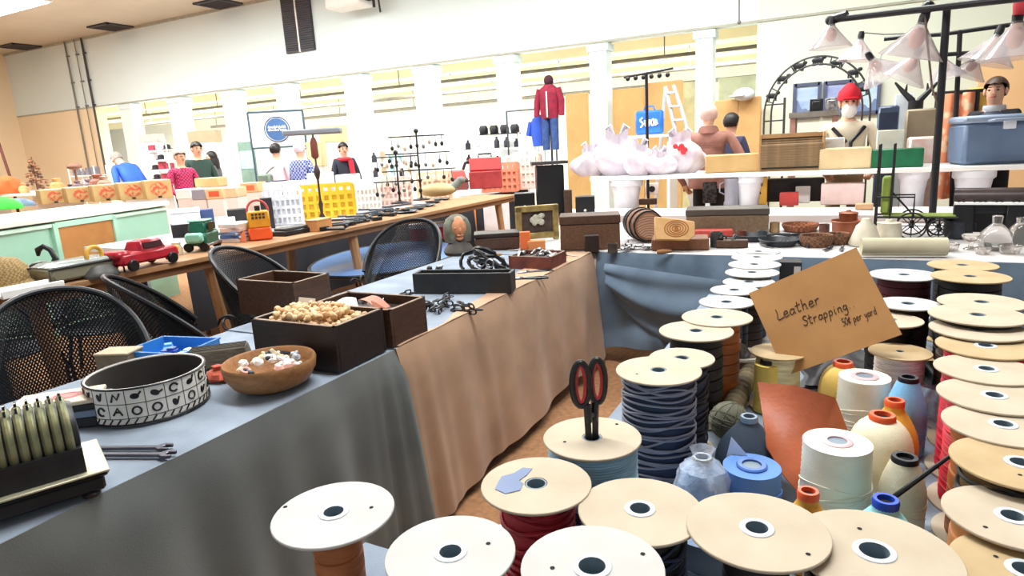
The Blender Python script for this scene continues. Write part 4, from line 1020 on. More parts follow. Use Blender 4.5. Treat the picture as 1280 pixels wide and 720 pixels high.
# pale wood slab on a brown tray
p = at(852, 312, TT); s = ppm(p)
lidded('wooden_tray', 'thick brown wooden tray under the pale slab', 850, 313, 70, 14, .22, TT, M('boxwood2', (128, 82, 54), .6, kind='grain', scale=9, rgb2=(94, 58, 40), stretch=(6, 1, 6)))
p = at(842, 301, TT + .085); t = thing('wood_slab', 'pale cut wood slab showing a ringed knot', 'wood slab', (p.x, p.y + .03, TT + .09), face_cam(p) + .1, rot=(-.25, 0, face_cam(p) + .1))
w, h = 47 / s, 28 / s
b = MB(); b.prism([(-w / 2, 0), (w * .35, -.01), (w / 2, h * .12), (w / 2, h * .72), (w * .1, h * .86), (-w / 2, h)], -.025, .025, T=Matrix.Rotation(PI / 2, 4, 'X'))
b.build('slab', M('slab_pale', (232, 192, 136), .6, rgb2=(206, 156, 98), kind='grain', scale=5), t, bevel=.004)
b = MB()
for k in range(4): b.lathe([(.02 + .014 * k, 0), (.026 + .014 * k, 0), (.026 + .014 * k, .002), (.02 + .014 * k, .002)], 32, sx=1.15, sy=.8, closed=True, T=Matrix.Translation((.01, -.0255, h * .45)) @ Matrix.Rotation(PI / 2, 4, 'X'))
b.lathe([(.0001, 0), (.014, 0), (.014, .002), (.0001, .002)], 20, T=Matrix.Translation((.01, -.0255, h * .45)) @ Matrix.Rotation(PI / 2, 4, 'X'))
b.build('knot_rings', M('knot', (170, 104, 52), .6), t)
# long case and red tools
lidded('long_case', 'long brown case with a dark lid on the back table', 908, 292, 98, 30, .28, TT, M('case_brown', (126, 104, 80), .6, kind='grain', scale=8, rgb2=(96, 76, 58), stretch=(6, 1, 6)), lid=M('case_dark', (74, 66, 58), .5))
lidded('red_case', 'flat red tool case before the long brown case', 892, 296, 46, 8, .12, TT, M('red_metal', (170, 60, 50), .5))
# mugs and small vessels: lathe profiles in units of px on photo
def vessel(name, label, px, pyb, z, prof, mat, cat, n=24, handle=None, y=None, group=None, rim=None):
    p = at(px, pyb, z) if y is None else atY(px, pyb, y); s = ppm(p)
    t = thing(name, label, cat, (p.x, p.y, z if y is None else p.z), face_cam(p), group)
    b = MB(); b.lathe([(r / s, h / s) for r, h in prof], n, caps=False); b.build('body', mat, t, ang=50)
    if handle:
        x, z0, z1, rr = handle
        b = MB(); b.tube([(x / s, 0, z0 / s), ((x + rr) / s, 0, (z0 * .8 + z1 * .2) / s), ((x + rr) / s, 0, (z0 * .2 + z1 * .8) / s), (x / s, 0, z1 / s)], .008, 6); b.build('handle', mat, t)
    if rim:
        R, hh, mm = rim; b = MB(); b.tube([(R / s * math.cos(a), R / s * math.sin(a), hh / s) for a in [2 * PI * k / 24 for k in range(24)]], .006, 6, closed=True); b.build('rim', mm, t)
    return t
vessel('tin_mug', 'dark tin mug in front of the long brown case', 895, 308, TT, [(0, 0), (7, 0), (7.5, 18), (6.6, 18), (6.3, 2), (0, 2)], M('tin_dark', (72, 72, 72), .4, metal=.5), 'mug', handle=(7, 4, 14, 5))
# silver pile
random.seed(61); p = at(790, 312, TT)
for k in range(14):
    b = MB(); kd = k % 3
    if kd == 0: b.lathe([(0, 0), (.02, .0), (.035, .012), (.034, .014), (.018, .004), (0, .004)], 14, caps=False)
    elif kd == 1: b.tube([(-.07, 0, .004), (0, 0, .006), (.05, 0, .004)], [.004, .004, .004], 6); b.ball((.065, 0, .006), (.022, .014, .006), 10, 6)
    else: b.ball((0, 0, .015), (.024, .018, .014), 10, 6); b.tube([(0, 0, .02), (0, .01, .045)], .006, 6)
    tag(b.build('silver_piece', m_silver, None, (p.x + rnd(-.13, .13), p.y + rnd(-.1, .08), TT + rnd(0, .02)), (0, 0, rnd(0, 6))), ['tarnished silver dish', 'tarnished silver spoon', 'small tarnished silver pot'][kd] + ' heaped beside the keg', 'silverware', 'silverware beside the keg')
# black pans and flat irons
def pan(px, py, w, label, mat):
    p = at(px, py, TT); R = w / ppm(p) / 2; t = thing('frying_pan', label, 'pan', (p.x, p.y, TT), rnd(-.6, .6), 'pans on the back table')
    b = MB(); b.lathe([(0.0001, 0), (R * .8, 0), (R, .04), (R * .96, .041), (R * .77, .006), (.0001, .006)], 32, caps=False); b.build('dish', mat, t)
    b = MB(); b.tube([(R * .97, 0, .036), (R + .06, 0, .048), (R + .15, 0, .046)], [.010, .009, .012], 8); b.build('handle', mat, t)
m_pan = M('iron_pan', (36, 42, 48), .45, var=.3)
pan(973, 306, 48, 'black iron pan on the back table, left of the brown bowls', m_pan); pan(938, 300, 40, 'black iron pan nearest the long brown case', m_pan); pan(1003, 301, 34, 'small black iron pan among the brown baskets', m_pan)
vessel('brown_basket', 'low brown woven basket on the back table', 1020, 307, TT, [(0, 0), (17, 0), (20, 9), (19, 14), (17, 13), (16, 3), (0, 3)], M('wicker', (124, 86, 60), .8, kind='check', scale=60, rgb2=(88, 58, 42)), 'basket')
vessel('brown_basket', 'small brown woven basket beside the copper pots', 1047, 304, TT, [(0, 0), (12, 0), (14, 8), (13, 13), (11.5, 12), (11, 3), (0, 3)], M('wicker', (124, 86, 60)), 'basket')
vessel('brown_basket', 'shallow rust-coloured basket behind the iron pans', 1000, 288, TT, [(0, 0), (18, 0), (22, 7), (21, 9), (17, 2), (0, 2)], M('wicker_rust', (158, 98, 66), .8, kind='check', scale=60, rgb2=(110, 66, 44)), 'basket')
m_cop = M('copper', (168, 98, 68), .4, metal=.5, rgb2=(128, 70, 48), scale=12)
vessel('copper_pot', 'copper pot at the bottom of the pair', 1059, 296, TT, [(0, 0), (17, 0), (18, 18), (20, 20), (19, 21), (16, 18), (15, 2), (0, 2)], m_cop, 'pot', handle=(18, 8, 17, 4))
p = at(1059, 296, TT); sc = ppm(p)
vessel('copper_pot', 'smaller copper pot stacked on the lower one', 1059, 296, TT + 21 / sc, [(0, 0), (12, 0), (13, 10), (14, 11), (12, 12), (4, 13), (3, 15), (0, 15)], m_cop, 'pot').location = (p.x, p.y, TT + 21 / sc)
# scattered flat cutlery in the middle of the back table
random.seed(71)
for k in range(16):
    px, py = rnd(905, 1060), rnd(296, 313); p = at(px, py, TT); b = MB(); L = rnd(.1, .2)
    b.box((0, 0, .006), (L * .5, .022, .004)); b.tube([(L * .25, 0, .008), (L * .7, 0, .009)], .009, 6)
    tag(b.build('old_knife', [m_steel, m_iron, m_dkwood2][k % 3], None, (p.x, p.y, TT), (0, 0, rnd(0, 6)), bevel=.001), ['bare steel', 'black iron', 'brown-handled'][k % 3] + ' old knife scattered across the middle of the back table', 'tool', 'old tools on the back table')
# white bells and pale tins
m_pale = M('pale_ceramic', (214, 206, 186), .5, rgb2=(190, 182, 160), scale=14)
vessel('ceramic_bell', 'pale ceramic bell right of the copper pots', 1081, 306, TT, [(0, 0), (18, 0), (19, 3), (15, 12), (11, 24), (6, 29), (5, 33), (0, 34)], m_pale, 'bell')
vessel('ceramic_jar', 'squat pale ceramic jar behind the green doll carriage', 1110, 302, TT, [(0, 0), (14, 0), (15, 12), (13, 22), (14, 24), (5, 25), (4, 28), (0, 28)], m_pale, 'jar')
# glassware
m_glass = M('clear_glass', (240, 236, 232), .04, trans=.92, var=.02, ior=1.4)
GLS = [(1243, 312, [(0, 0), (15, 0), (17, 4), (16, 22), (8, 30), (5, 33), (6, 42), (5, 43), (0, 43)], 'glass decanter', 'tall clear glass decanter in front of the toy piano'),
       (1275, 306, [(0, 0), (12, 0), (14, 6), (12, 22), (6, 28), (7, 34), (0, 34)], 'glass decanter', 'clear glass bottle at the right edge by the toy piano'),
       (1213, 311, [(0, 0), (8, 0), (3, 3), (2.5, 8), (10, 14), (11, 18), (10, 18), (0, 12)], 'glass goblet', 'low glass dish left of the tall decanter'),
       (1186, 313, [(0, 0), (9, 0), (11, 8), (10, 9), (8, 2), (0, 2)], 'glass bowl', 'small glass bowl beneath the black kettle'),
       (1165, 306, [(0, 0), (7, 0), (9, 9), (8, 9), (6, 2), (0, 2)], 'glass bowl', 'tiny glass bowl under the doll carriage wheels'),
       (1262, 316, [(0, 0), (10, 0), (13, 9), (12, 10), (9, 2), (0, 2)], 'glass bowl', 'shallow glass bowl right of the tall decanter'),
       (1228, 317, [(0, 0), (7, 0), (9, 7), (8, 8), (6, 2), (0, 2)], 'glass bowl', 'small glass bowl before the tall decanter'),
       (1146, 312, [(0, 0), (12, 0), (14, 6), (13, 7), (11, 2), (0, 2)], 'glass dish', 'flat glass dish right of the ceramic jar')]
for px, py, pr, nm, lab in GLS: vessel(nm.replace(' ', '_'), lab, px, py, TT, pr, m_glass, nm.split()[1], group='glassware on the back table')
# black kettle
vessel('black_kettle', 'small ribbed black kettle left of the toy piano', 1194, 297, TT, [(0, 0), (11, 0), (14, 8), (13, 18), (14, 22), (12, 22), (11, 3), (0, 3)], M('kettle', (44, 48, 58), .4, var=.3, scale=20), 'kettle', handle=(12, 8, 20, 7), rim=(13.5, 22, m_iron))
# toy piano
p = at(1238, 300, TT); s = ppm(p); w = 80 / s
t = thing('toy_piano', 'small black toy piano with a brown rounded lid', 'piano', (p.x, p.y + .12, TT), face_cam(p) + .05)
for sx in (-1, 1):
    b = MB(); b.box((sx * w * .34, -.06, .11), (w * .3, .1, .22), top=.9); b.build('leg', m_blk, t, bevel=.006)
b = MB(); b.box((0, .02, .19), (w * .96, .2, .06)); b.build('case', m_blk, t, bevel=.004)
b = MB(); b.box((0, -.06, .225), (w * .94, .1, .012)); kb = b.build('keybed', m_white, t)
me = MB().box((0, 0, 0), (w * .028, .05, .008)).mesh('black_key', m_blk)
for k in range(13):
    if k % 7 not in (2, 6): obj('black_key', me, kb, (-w * .42 + k * w * .07, -.04, .235))
b = MB(); b.tube([(-w * .48, .03, .25), (w * .48, .03, .25)], .065, 16); b.build('lid', M('piano_lid', (70, 56, 54), .35, kind='grain', scale=12, rgb2=(44, 34, 34)), t)
b = MB(); b.box((0, .09, .1), (w * .5, .01, .16)); b.build('back_board', m_blk, t)
# green doll carriage with big wheels
p = at(1145, 298, TT); s = ppm(p); t = thing('doll_carriage', 'miniature green wheeled recliner with thin black frame', 'doll carriage', (p.x, p.y + .05, TT), face_cam(p))
u = 1 / s; m_wire = M('wire_black', (24, 24, 26), .4); m_grn = M('green_seat', (140, 158, 70), .7, rgb2=(112, 130, 52), scale=12)
for sy in (-.09, .09):
    b = MB(); b.tube([(-45 * u, sy, 0), (-45 * u, sy, 117 * u)], .006, 6); b.build('post', m_wire, t)
    b = MB(); b.tube([(-29 * u, sy, 22 * u), (-29 * u, sy, 117 * u)], .006, 6); b.build('post', m_wire, t)
    b = MB(); b.tube([(-45 * u, sy, 52 * u), (-4 * u, sy, 52 * u), (-4 * u, sy, 26 * u)], .006, 6); b.build('arm_rest', m_wire, t)
    b = MB(); b.tube([(-45 * u, sy, 27 * u), (42 * u, sy, 27 * u)], .007, 6); b.build('side_rail', m_wire, t)
    for cx, r in ((-5, 16), (24, 12)):
        wz = MB(); wz.tube([(cx * u + r * u * math.cos(a), sy * 1.15, r * u + .004 + r * u * math.sin(a)) for a in [2 * PI * k / 28 for k in range(28)]], .006, 6, closed=True); wo = wz.build('wheel', m_wire, t)
        sp = MB()
        for k in range(8): a = PI * k / 4; sp.tube([(cx * u, sy * 1.15, r * u + .004), (cx * u + r * u * math.cos(a), sy * 1.15, r * u + .004 + r * u * math.sin(a))], .003, 4)
        sp.ball((cx * u, sy * 1.15, r * u + .004), .016, 8, 6); sp.build('spokes', m_wire, wo)
b = MB(); b.tube([(-4 * u, 0, 28 * u), (-28 * u, 0, 56 * u)], .006, 6); b.build('strut', m_wire, t)
b = MB(); b.box((2 * u, 0, 28 * u), (76 * u, .17, .014)); b.build('seat', m_grn, t, bevel=.004)
b = MB(); b.box((-35 * u, 0, 54 * u), (10 * u, .15, 46 * u)); b.build('backrest', m_grn, t, bevel=.01)

# ------------------------------------------------------------------ white counter behind the back table
CY = 6.75; CZT = atY(1000, 214, CY).z
cx0, cx1 = atY(738, 222, CY).x, 3.6
t = thing('white_counter', 'long white counter shelf behind the back table', 'counter', ((cx0 + cx1) / 2, CY + .35, 0))
b = MB(); b.box((0, 0, CZT - .02), (cx1 - cx0, .75, .04)); b.build('counter_top', m_white, t, bevel=.004)
for px, w in ((782, 36), (935, 30), (1140, 30), (1215, 40)):
    q = atY(px, 250, CY + .1); s = ppm(q)
    b = MB(); b.lathe([(w / s / 2 * k, z) for k, z in ((1.2, 0), (1.2, .06), (1.0, .1), (.86, .4), (.86, CZT - .25), (1.0, CZT - .12), (1.15, CZT - .1), (1.15, CZT - .042))], 24); b.build('pedestal', M('pedestal_white', (222, 222, 228), .6), t, (q.x - (cx0 + cx1) / 2, -.22, 0))
# low white tables between
m_wcloth = M('white_cloth', (236, 226, 222), .9, rgb2=(228, 212, 206), scale=2)
def white_table(x0, x1, y0, y1, z, label):
    t = thing('white_table', label, 'table', ((x0 + x1) / 2, (y0 + y1) / 2, 0))
    b = MB(); b.box((0, 0, z - .01), (x1 - x0, y1 - y0, .02)); b.build('cloth_top', m_wcloth, t)
    L = x1 - x0
    b = MB(); b.sheet(lambda u, v: ((u - .5) * L, -(y1 - y0) / 2 - .006 - v * (.03 + .02 * math.sin(u * L * 18)), z - v * (z - .03)), int(L * 24), 6, .004); b.build('cloth_front', m_wcloth, t)
    b = MB(); b.sheet(lambda u, v: ((u - .5) * L, (y1 - y0) / 2 + .006 + v * .03, z - v * (z - .03)), 8, 4, .004); b.build('cloth_rear', m_wcloth, t)
    return t
white_table(-2.9, 3.6, 6.0, 6.62, .80, 'low white-clothed table under the counter shelf')
WT = .805; WYc = 6.2
def on_white(name, label, px, pyb, wpx, hpx, dep, mat, **k):
    q = at(px, pyb, WT); return lidded(name, label, px, pyb, wpx, hpx, dep, WT, mat, **k)
t = on_white('framed_print', 'small dark framed print under the counter, left of the grey jug', 887, 254, 17, 26, .04, M('print_dark', (92, 88, 90), .6, kind='cells', scale=30, rgb2=(40, 38, 40)))
vessel('grey_jug', 'grey metal jug between the dark print and the yellow tin', 914, 257, WT, [(0, 0), (9, 0), (9, 4), (8, 6), (8.5, 30), (9, 34), (7.5, 34), (7, 4), (0, 4)], M('jug_grey', (160, 160, 172), .4, metal=.4), 'jug', handle=(-8, 14, 30, -6))
t = on_white('yellow_tin', 'yellow tin with a dark arched mark right of the grey jug', 944, 256, 27, 34, .12, M('tin_yellow', (212, 168, 60), .5, rgb2=(196, 140, 48), scale=6))
q = at(944, 256, WT); s = ppm(q); b = MB(); b.tube([(v[0], -.062, v[2]) for v in arc(0, 12 / s, 6 / s, .2, PI - .2, 10, 0, 'xz')], .008, 5); b.box((0, -.061, 25 / s), (16 / s, .003, 4 / s)); b.build('tin_mark', m_iron, t)
t = on_white('dark_display', 'dark display case behind the little white card', 993, 252, 66, 28, .2, M('display_dark', (40, 38, 42), .5, var=.4, scale=20))
t = on_white('red_bundle', 'red cloth bundle beside the little white card', 986, 257, 22, 16, .1, M('bundle_red', (190, 70, 66), .8))
t = on_white('white_card', 'little blank white card standing before the dark display case', 1003, 254, 17, 21, .01, m_white)
t = on_white('pale_print', 'pale print with a dark round picture near the pedestal', 815, 243, 16, 14, .03, M('print_pale', (226, 214, 206), .6))
b = MB(); b.lathe([(.0001, 0), (.04, 0), (.04, .004), (.0001, .004)], 20, T=Matrix.Rotation(PI / 2, 4, 'X')); b.build('round_picture', m_iron, t, (0, -.018, .07))
on_white('brown_box', 'flat brown box on white cloth right of the pedestal', 810, 256, 22, 7, .1, m_dkwood2)
on_white('pink_box', 'pale pink box standing behind the copper pots', 1052, 256, 48, 26, .18, M('box_pink', (238, 210, 204), .7))
on_white('tan_dish', 'flat tan dish behind the pale ceramic bell', 1080, 262, 20, 7, .1, M('dish_tan', (186, 150, 112), .6))
# things on the counter
def on_counter(name, label, px, wpx, hpx, dep, mat, dy=.1, **k):
    q = atY(px, 200, CY + dy); s = ppm(q)
    p = Vector((q.x, CY + dy, CZT)); w, h = wpx / s, hpx / s; a = face_cam(p) if 'rz' not in k else k['rz']
    t = thing(name, label, k.get('cat', 'box'), (p.x, p.y + dep / 2, CZT + .001), a)
    if not k.get('empty'):
        b = MB(); b.box((0, 0, h / 2), (w, dep, h)); b.build('body', mat, t, bevel=k.get('bev', .008))
    return t, w, h
def plastic_bag(px, wpx, hpx, label, seed, mark=None, dy=.3):
    q = atY(px, 200, CY + dy); s = ppm(q); w, h = wpx / s / 2, hpx / s; random.seed(seed); ph = [rnd(0, 6) for _ in range(6)]
    t = thing('plastic_bag', label, 'bag', (q.x, CY + dy, CZT + .002), face_cam(q), 'plastic bags on the counter')
    def f(u, v):
        a = u * 2 * PI; r = (math.sin(min(1, v * 1.15 + .12) * PI * .93) ** .55) * (1 + .12 * math.sin(3 * a + ph[0] + 3 * v) + .08 * math.sin(6 * a + ph[1] - 6 * v) + .04 * math.sin(13 * a + ph[2]))
        return (w * r * math.cos(a), w * .7 * r * math.sin(a), h * v * (1 + .08 * math.sin(2 * a + ph[3])))
    b = MB(); b.grid(f, 40, 18); b.build('bag', M('bag_white', (226, 216, 224), .35, rgb2=(206, 194, 208), scale=9, bump=.3, bscale=25), t, ang=60)
    for sx in (-1, 1):
        b = MB(); b.tube([(sx * w * .15, 0, h * .92), (sx * w * .3, 0, h * 1.12), (sx * w * .5, .0, h * 1.04)], [.02, .03, .008], 6); b.build('handle', M('bag_white', (244, 240, 244)), t)
    if mark:
        b = MB()
        for k in range(7): a = rnd(0, 6.3); b.ball((rnd(-.05, .05), -w * .68, h * .6 + rnd(-.05, .05)), (.028, .01, .028), 8, 6)
        b.build('red_print', M('bag_print', (214, 60, 66), .5), t)
    return t
plastic_bag(772, 62, 54, 'tallest crumpled white plastic bag on the counter', 1, dy=.3); plastic_bag(800, 40, 40, 'smaller white plastic bag between the two large ones', 2, dy=.1)
plastic_bag(850, 58, 48, 'white plastic bag with a red print on the counter', 3, mark=True, dy=.32); plastic_bag(825, 40, 30, 'low white plastic bag leaning on the one with red print', 4, dy=.12)
plastic_bag(738, 44, 36, 'white bag at the left end of the counter', 5, dy=.3)
m_box = M('tan_carton', (214, 178, 122), .75, rgb2=(196, 156, 102), scale=5)
on_counter('tan_carton', 'long low tan carton right of the printed plastic bag', 912, 64, 22, .3, m_box)
# roll-front wooden cabinet
t, w, h = on_counter('rolltop_cabinet', 'wooden roll-front cabinet on the counter', 987, 76, 46, .35, M('rolltop_side', (190, 150, 100), .6, kind='grain', scale=8, rgb2=(160, 118, 74)), empty=True, cat='cabinet')
for sx in (-1, 1):
    b = MB(); b.box((sx * (w / 2 - .012), 0, h / 2), (.024, .36, h)); b.build('side_panel', M('rolltop_side', (190, 150, 100)), t, bevel=.004)
b = MB(); b.box((0, .02, h - .02), (w - .05, .32, .04)); b.box((0, .17, h / 2), (w - .05, .02, h)); b.box((0, 0, .02), (w - .05, .34, .04)); b.build('carcass', M('rolltop_side', (190, 150, 100)), t)
me = MB().lathe([(0, -w * .47), (.016, -w * .47), (.016, w * .47), (0, w * .47)], 8, T=Matrix.Rotation(PI / 2, 4, 'Y')).mesh('slat', M('rolltop_slat', (150, 120, 82), .6, kind='grain', scale=9, rgb2=(108, 86, 58)))
for k in range(11): obj('slat', me, t, (0, -.17 + max(0, k - 8) * .025, .05 + k * (h - .09) / 11))
b = MB(); b.box((0, -.17, .035), (w * .9, .02, .025)); b.build('handle_bar', m_iron, t)
on_counter('cream_box', 'cream wooden box left of the green box', 1056, 58, 26, .25, M('cream_wood', (232, 208, 164), .7, rgb2=(214, 186, 140), scale=5), bev=.01)
on_counter('green_box', 'dark green metal box on the counter', 1119, 62, 23, .22, M('green_metal', (28, 106, 70), .45, var=.2, scale=10))
on_counter('white_box', 'white box behind the dark green box', 1112, 30, 44, .2, M('box_white', (238, 234, 222), .7), dy=.45)
on_counter('white_box', 'low white carton behind the roll-front cabinet, right side', 1040, 26, 36, .2, M('box_white2', (226, 228, 232), .7), dy=.5)
# blue-grey cooler
t, w, h = on_counter('picnic_cooler', 'blue-grey picnic cooler with a pale lid on the counter', 1251, 92, 62, .45, None, dy=.12, empty=True, cat='cooler', rz=face_cam((1.3, 6.8)) + .35)
b = MB(); b.box((0, 0, h * .42), (w, .42, h * .84), top=1.03); b.build('body', M('cooler_blue', (104, 124, 152), .45, rgb2=(92, 110, 138), scale=5), t, bevel=.03)
b = MB(); b.box((0, 0, h * .91), (w * 1.05, .45, h * .15)); b.build('lid', M('cooler_lid', (140, 154, 176), .45), t, bevel=.02)
b = MB(); b.tube([(-w * .25, -.235, h * .86), (-w * .2, -.27, h * .88), (w * .2, -.27, h * .88), (w * .25, -.235, h * .86)], .012, 8); b.build('handle', M('cooler_lid', (140, 154, 176)), t)
b = MB(); b.box((0, -.225, h * .8), (.09, .03, .09)); b.build('latch', M('latch_white', (210, 214, 220), .4), t, bevel=.006)
# small clutter on the corner of the tables
random.seed(90)
CL = [('awl', 'wooden-handled awl lying near the tan cloth corner', 700, 322, 'awl'), ('wood_plane', 'dark wooden plane left of the harness', 548, 350, 'plane'), ('awl', 'dark awl in front of the low brown chest', 618, 322, 'awl'), ('hand_saw', 'short saw lying left of the wide brown box', 690, 317, 'saw'), ('awl', 'small awl lying under the wood slab tray', 830, 318, 'awl'), ('wood_plane', 'small brown plane right of the tin mug', 915, 309, 'plane')]
for nm, lab, px, py, cat in CL:
    p = at(px, py, TT); t = thing(nm, lab, cat, (p.x, p.y, TT), rnd(-.4, 1.2))
    if nm == 'wood_plane':
        b = MB(); b.box((0, 0, .025), (.2, .06, .05)); b.build('stock', m_dkwood2, t, bevel=.004); b = MB(); b.box((.01, 0, .065), (.012, .045, .05), T=Matrix.Rotation(.5, 4, 'Y')); b.build('blade', m_steel, t); b = MB(); b.ball((-.07, 0, .062), .017, 10, 8); b.build('grip', m_dkwood, t)
    elif nm == 'awl':
        b = MB(); b.lathe([(0, -.05), (.014, -.045), (.017, -.01), (.011, .03), (.008, .05), (0, .05)], 12, T=Matrix.Translation((0, 0, .018)) @ Matrix.Rotation(PI / 2, 4, 'Y')); b.build('grip', m_wood, t); b = MB(); b.tube([(.05, 0, .018), (.14, 0, .01)], [.004, .001], 6); b.build('spike', m_steel, t)
    else:
        b = MB(); b.prism([(0, -.03), (.24, -.012), (.24, .0), (0, .035)], .004, .008); b.build('blade', M('rust_blade', (118, 92, 78), .5, metal=.4, var=.3, scale=20), t); b = MB(); b.tube([(-.09, .0, .014), (.01, 0, .014)], .015, 8); b.build('grip', m_dkwood2, t)
for k, (px, py, c, lab) in enumerate(((926, 300, (120, 70, 56), 'rust brown small can before the long case'), (953, 300, (80, 84, 90), 'grey small can right of the long case'), (968, 290, (150, 120, 84), 'tan small can behind the iron pans'), (1030, 292, (96, 62, 50), 'dark brown small can behind the wicker baskets'), (766, 316, (70, 60, 56), 'dark small can left of the wooden keg'))):
    vessel('small_can', lab, px, py, TT, [(0, 0), (6, 0), (6.2, 1), (6, 2), (6, 11), (6.3, 12), (5.4, 12), (5.2, 10), (0, 10)], M('can_%d' % k, c, .5, var=.25, scale=18), 'can')
# ------------------------------------------------------------------ long plank table with its goods
WZ = .905
wa, wb2 = at(-60, 388, .89), at(648, 244, .89)
wdir = (wb2 - wa); WL = wdir.length; wang = math.atan2(wdir.y, wdir.x)
t = thing('plank_table', 'long narrow wooden plank table on slanted legs', 'table', (wa.x, wa.y, 0), wang)
m_plank = M('plank', (178, 134, 92), .65, rgb2=(146, 104, 68), kind='grain', scale=6, stretch=(1, 8, 8))
for k in range(2):
    b = MB(); b.box((WL / 2, .17 + k * .33, .887), (WL, .325, .034)); b.build('plank', m_plank, t, bevel=.004)
b = MB(); b.box((WL / 2, .05, .845), (WL - .1, .03, .05)); b.build('apron', M('plank_dark', (136, 96, 62), .7, kind='grain', scale=6), t)
m_leg = M('leg_wood', (186, 142, 100), .6, rgb2=(160, 116, 76), kind='grain', scale=8, stretch=(6, 6, 1))
for (px, py) in ((250, 323), (432, 287), (600, 250), (40, 368)):
    q = atX(px, py, wa.x + .0) ; q = at(px, py, .87)
    f = (Vector((q.x, q.y, 0)) - Vector((wa.x, wa.y, 0))).dot(Vector((math.cos(wang), math.sin(wang), 0)))
    b = MB(); b.tube([(f, .1, .87), (f + .03, .03, 0)], [.045, .033], 8); b.build('leg', m_leg, t)
    b = MB(); b.tube([(f - .28, .55, .87), (f - .28, .62, 0)], [.045, .033], 8); b.build('leg', M('leg_wood_grey', (150, 128, 100), .6, kind='grain', scale=8, rgb2=(120, 98, 72)), t)
def P(px, py, z=WZ): p = at(px, py, z); return Vector((p.x, p.y, z)), ppm(p)
# straw hat / basket
p, s = P(6, 362); b = MB(); b.lathe([(.02, .0), (.19, .0), (.2, .01), (.15, .03), (.135, .09), (.1, .14), (.04, .16), (0, .162)], 28)
tag(b.build('straw_hat', M('straw', (156, 132, 86), .9, kind='check', scale=90, rgb2=(120, 98, 62)), None, p + Vector((-.12, .05, 0)), (.1, 0, 0)), 'brown straw hat at the left end of the plank table', 'hat')
p, s = P(34, 366); t = thing('white_tray', 'shallow white enamel tray before the black swan', 'tray', p, wang); tb = MB(); tb.box((0, 0, .008), (.28, .14, .016)); tb.build('bottom', m_white, t, bevel=.004)
tb = MB(); tb.box((0, -.07, .02), (.29, .012, .04)); tb.box((0, .07, .02), (.29, .012, .04)); tb.build('rim', m_white, t, bevel=.003)
p, s = P(42, 350); t = thing('swan_figure', 'black curved-neck swan figure on the plank table', 'figurine', p + Vector((0, .06, 0)), .4)
b = MB(); b.ball((0, 0, .05), (.09, .05, .05), 16, 10); b.build('body', m_iron, t)
b = MB(); b.tube([(.06, 0, .06), (.09, 0, .11), (.07, 0, .16), (.03, 0, .185), (-.005, 0, .165), (-.012, 0, .13)], [.02, .017, .014, .014, .018, .008], 10); b.build('neck', m_iron, t)
# glass casserole in a metal cradle
p, s = P(75, 352); t = thing('casserole_dish', 'long glass casserole dish in a wire cradle', 'dish', p + Vector((0, .1, 0)), wang)
b = MB(); b.box((0, 0, .05), (.36, .2, .08), top=1.08); b.build('dish', M('casserole', (150, 148, 126), .3, rgb2=(120, 116, 96), scale=6), t, bevel=.015)
b = MB(); b.box((0, 0, .1), (.38, .21, .02), top=.8); b.build('lid', M('smoky_glass', (176, 188, 184), .12, alpha=.7), t, bevel=.006)
for sy in (-.11, .11):
    b = MB(); b.tube([(-.2, sy, .0), (-.2, sy, .085), (.2, sy, .085), (.2, sy, 0)], .006, 6); b.build('cradle_rail', m_iron, t)
# flat iron with a yellow handle ring
p, s = P(128, 345); t = thing('flat_iron', 'dark domed iron with a yellow ring handle', 'iron', p, wang + .2)
b = MB(); b.lathe([(.0, 0), (.085, 0), (.088, .012), (.08, .03), (.05, .062), (.0, .075)], 24, sx=1.15, sy=.8); b.build('dome', M('iron_grey', (84, 84, 82), .5, var=.2), t)
b = MB(); b.lathe([(.0, 0), (.09, 0), (.09, .01), (0, .01)], 24, sx=1.15, sy=.8); b.build('sole', m_steel, t, (0, 0, -.001))
b = MB(); b.tube([(v[0], v[1] + .03, v[2]) for v in arc(0, .12, .05, 0, 2 * PI, 20, 0, 'xz')[:-1]], .012, 8, closed=True); b.build('ring_handle', M('yellow_paint', (216, 164, 62), .5), t)
# red toy car
p, s = P(168, 336); t = thing('toy_car', 'large red tin toy car on the plank table', 'toy car', p + Vector((0, .06, 0)), wang + .12)
m_rc = M('red_tin', (178, 30, 46), .3, rgb2=(138, 20, 34), scale=10)
b = MB(); b.box((0, 0, .075), (.42, .18, .07), top=.93); b.build('chassis', m_rc, t, bevel=.015)
b = MB(); b.box((.03, 0, .135), (.2, .15, .07), top=.75); cb_ = b.build('cabin', m_rc, t, bevel=.012)
for sy in (-1, 1):
    b = MB(); b.box((.03, sy * .068, .137), (.13, .008, .036), T=Matrix.Rotation(sy * .2, 4, 'X')); b.build('window', M('toy_glass', (60, 30, 36), .2), cb_)
b = MB(); b.box((-.17, 0, .1), (.1, .15, .05)); b.build('hood', m_rc, t, bevel=.015)
wm = MB().lathe([(0, -.014), (.03, -.014), (.036, -.006), (.036, .006), (.03, .014), (0, .014)], 18, T=Matrix.Rotation(PI / 2, 4, 'X')).mesh('wheel', m_blk)
for sx in (-.14, .14):
    for sy in (-.09, .09): obj('wheel', wm, t, (sx, sy, .036))
b = MB()
for sy in (-.05, .05): b.ball((.212, sy, .085), (.012, .02, .02), 10, 6)
b.build('headlamp', M('lamp_yellow', (230, 170, 70), .3), t)
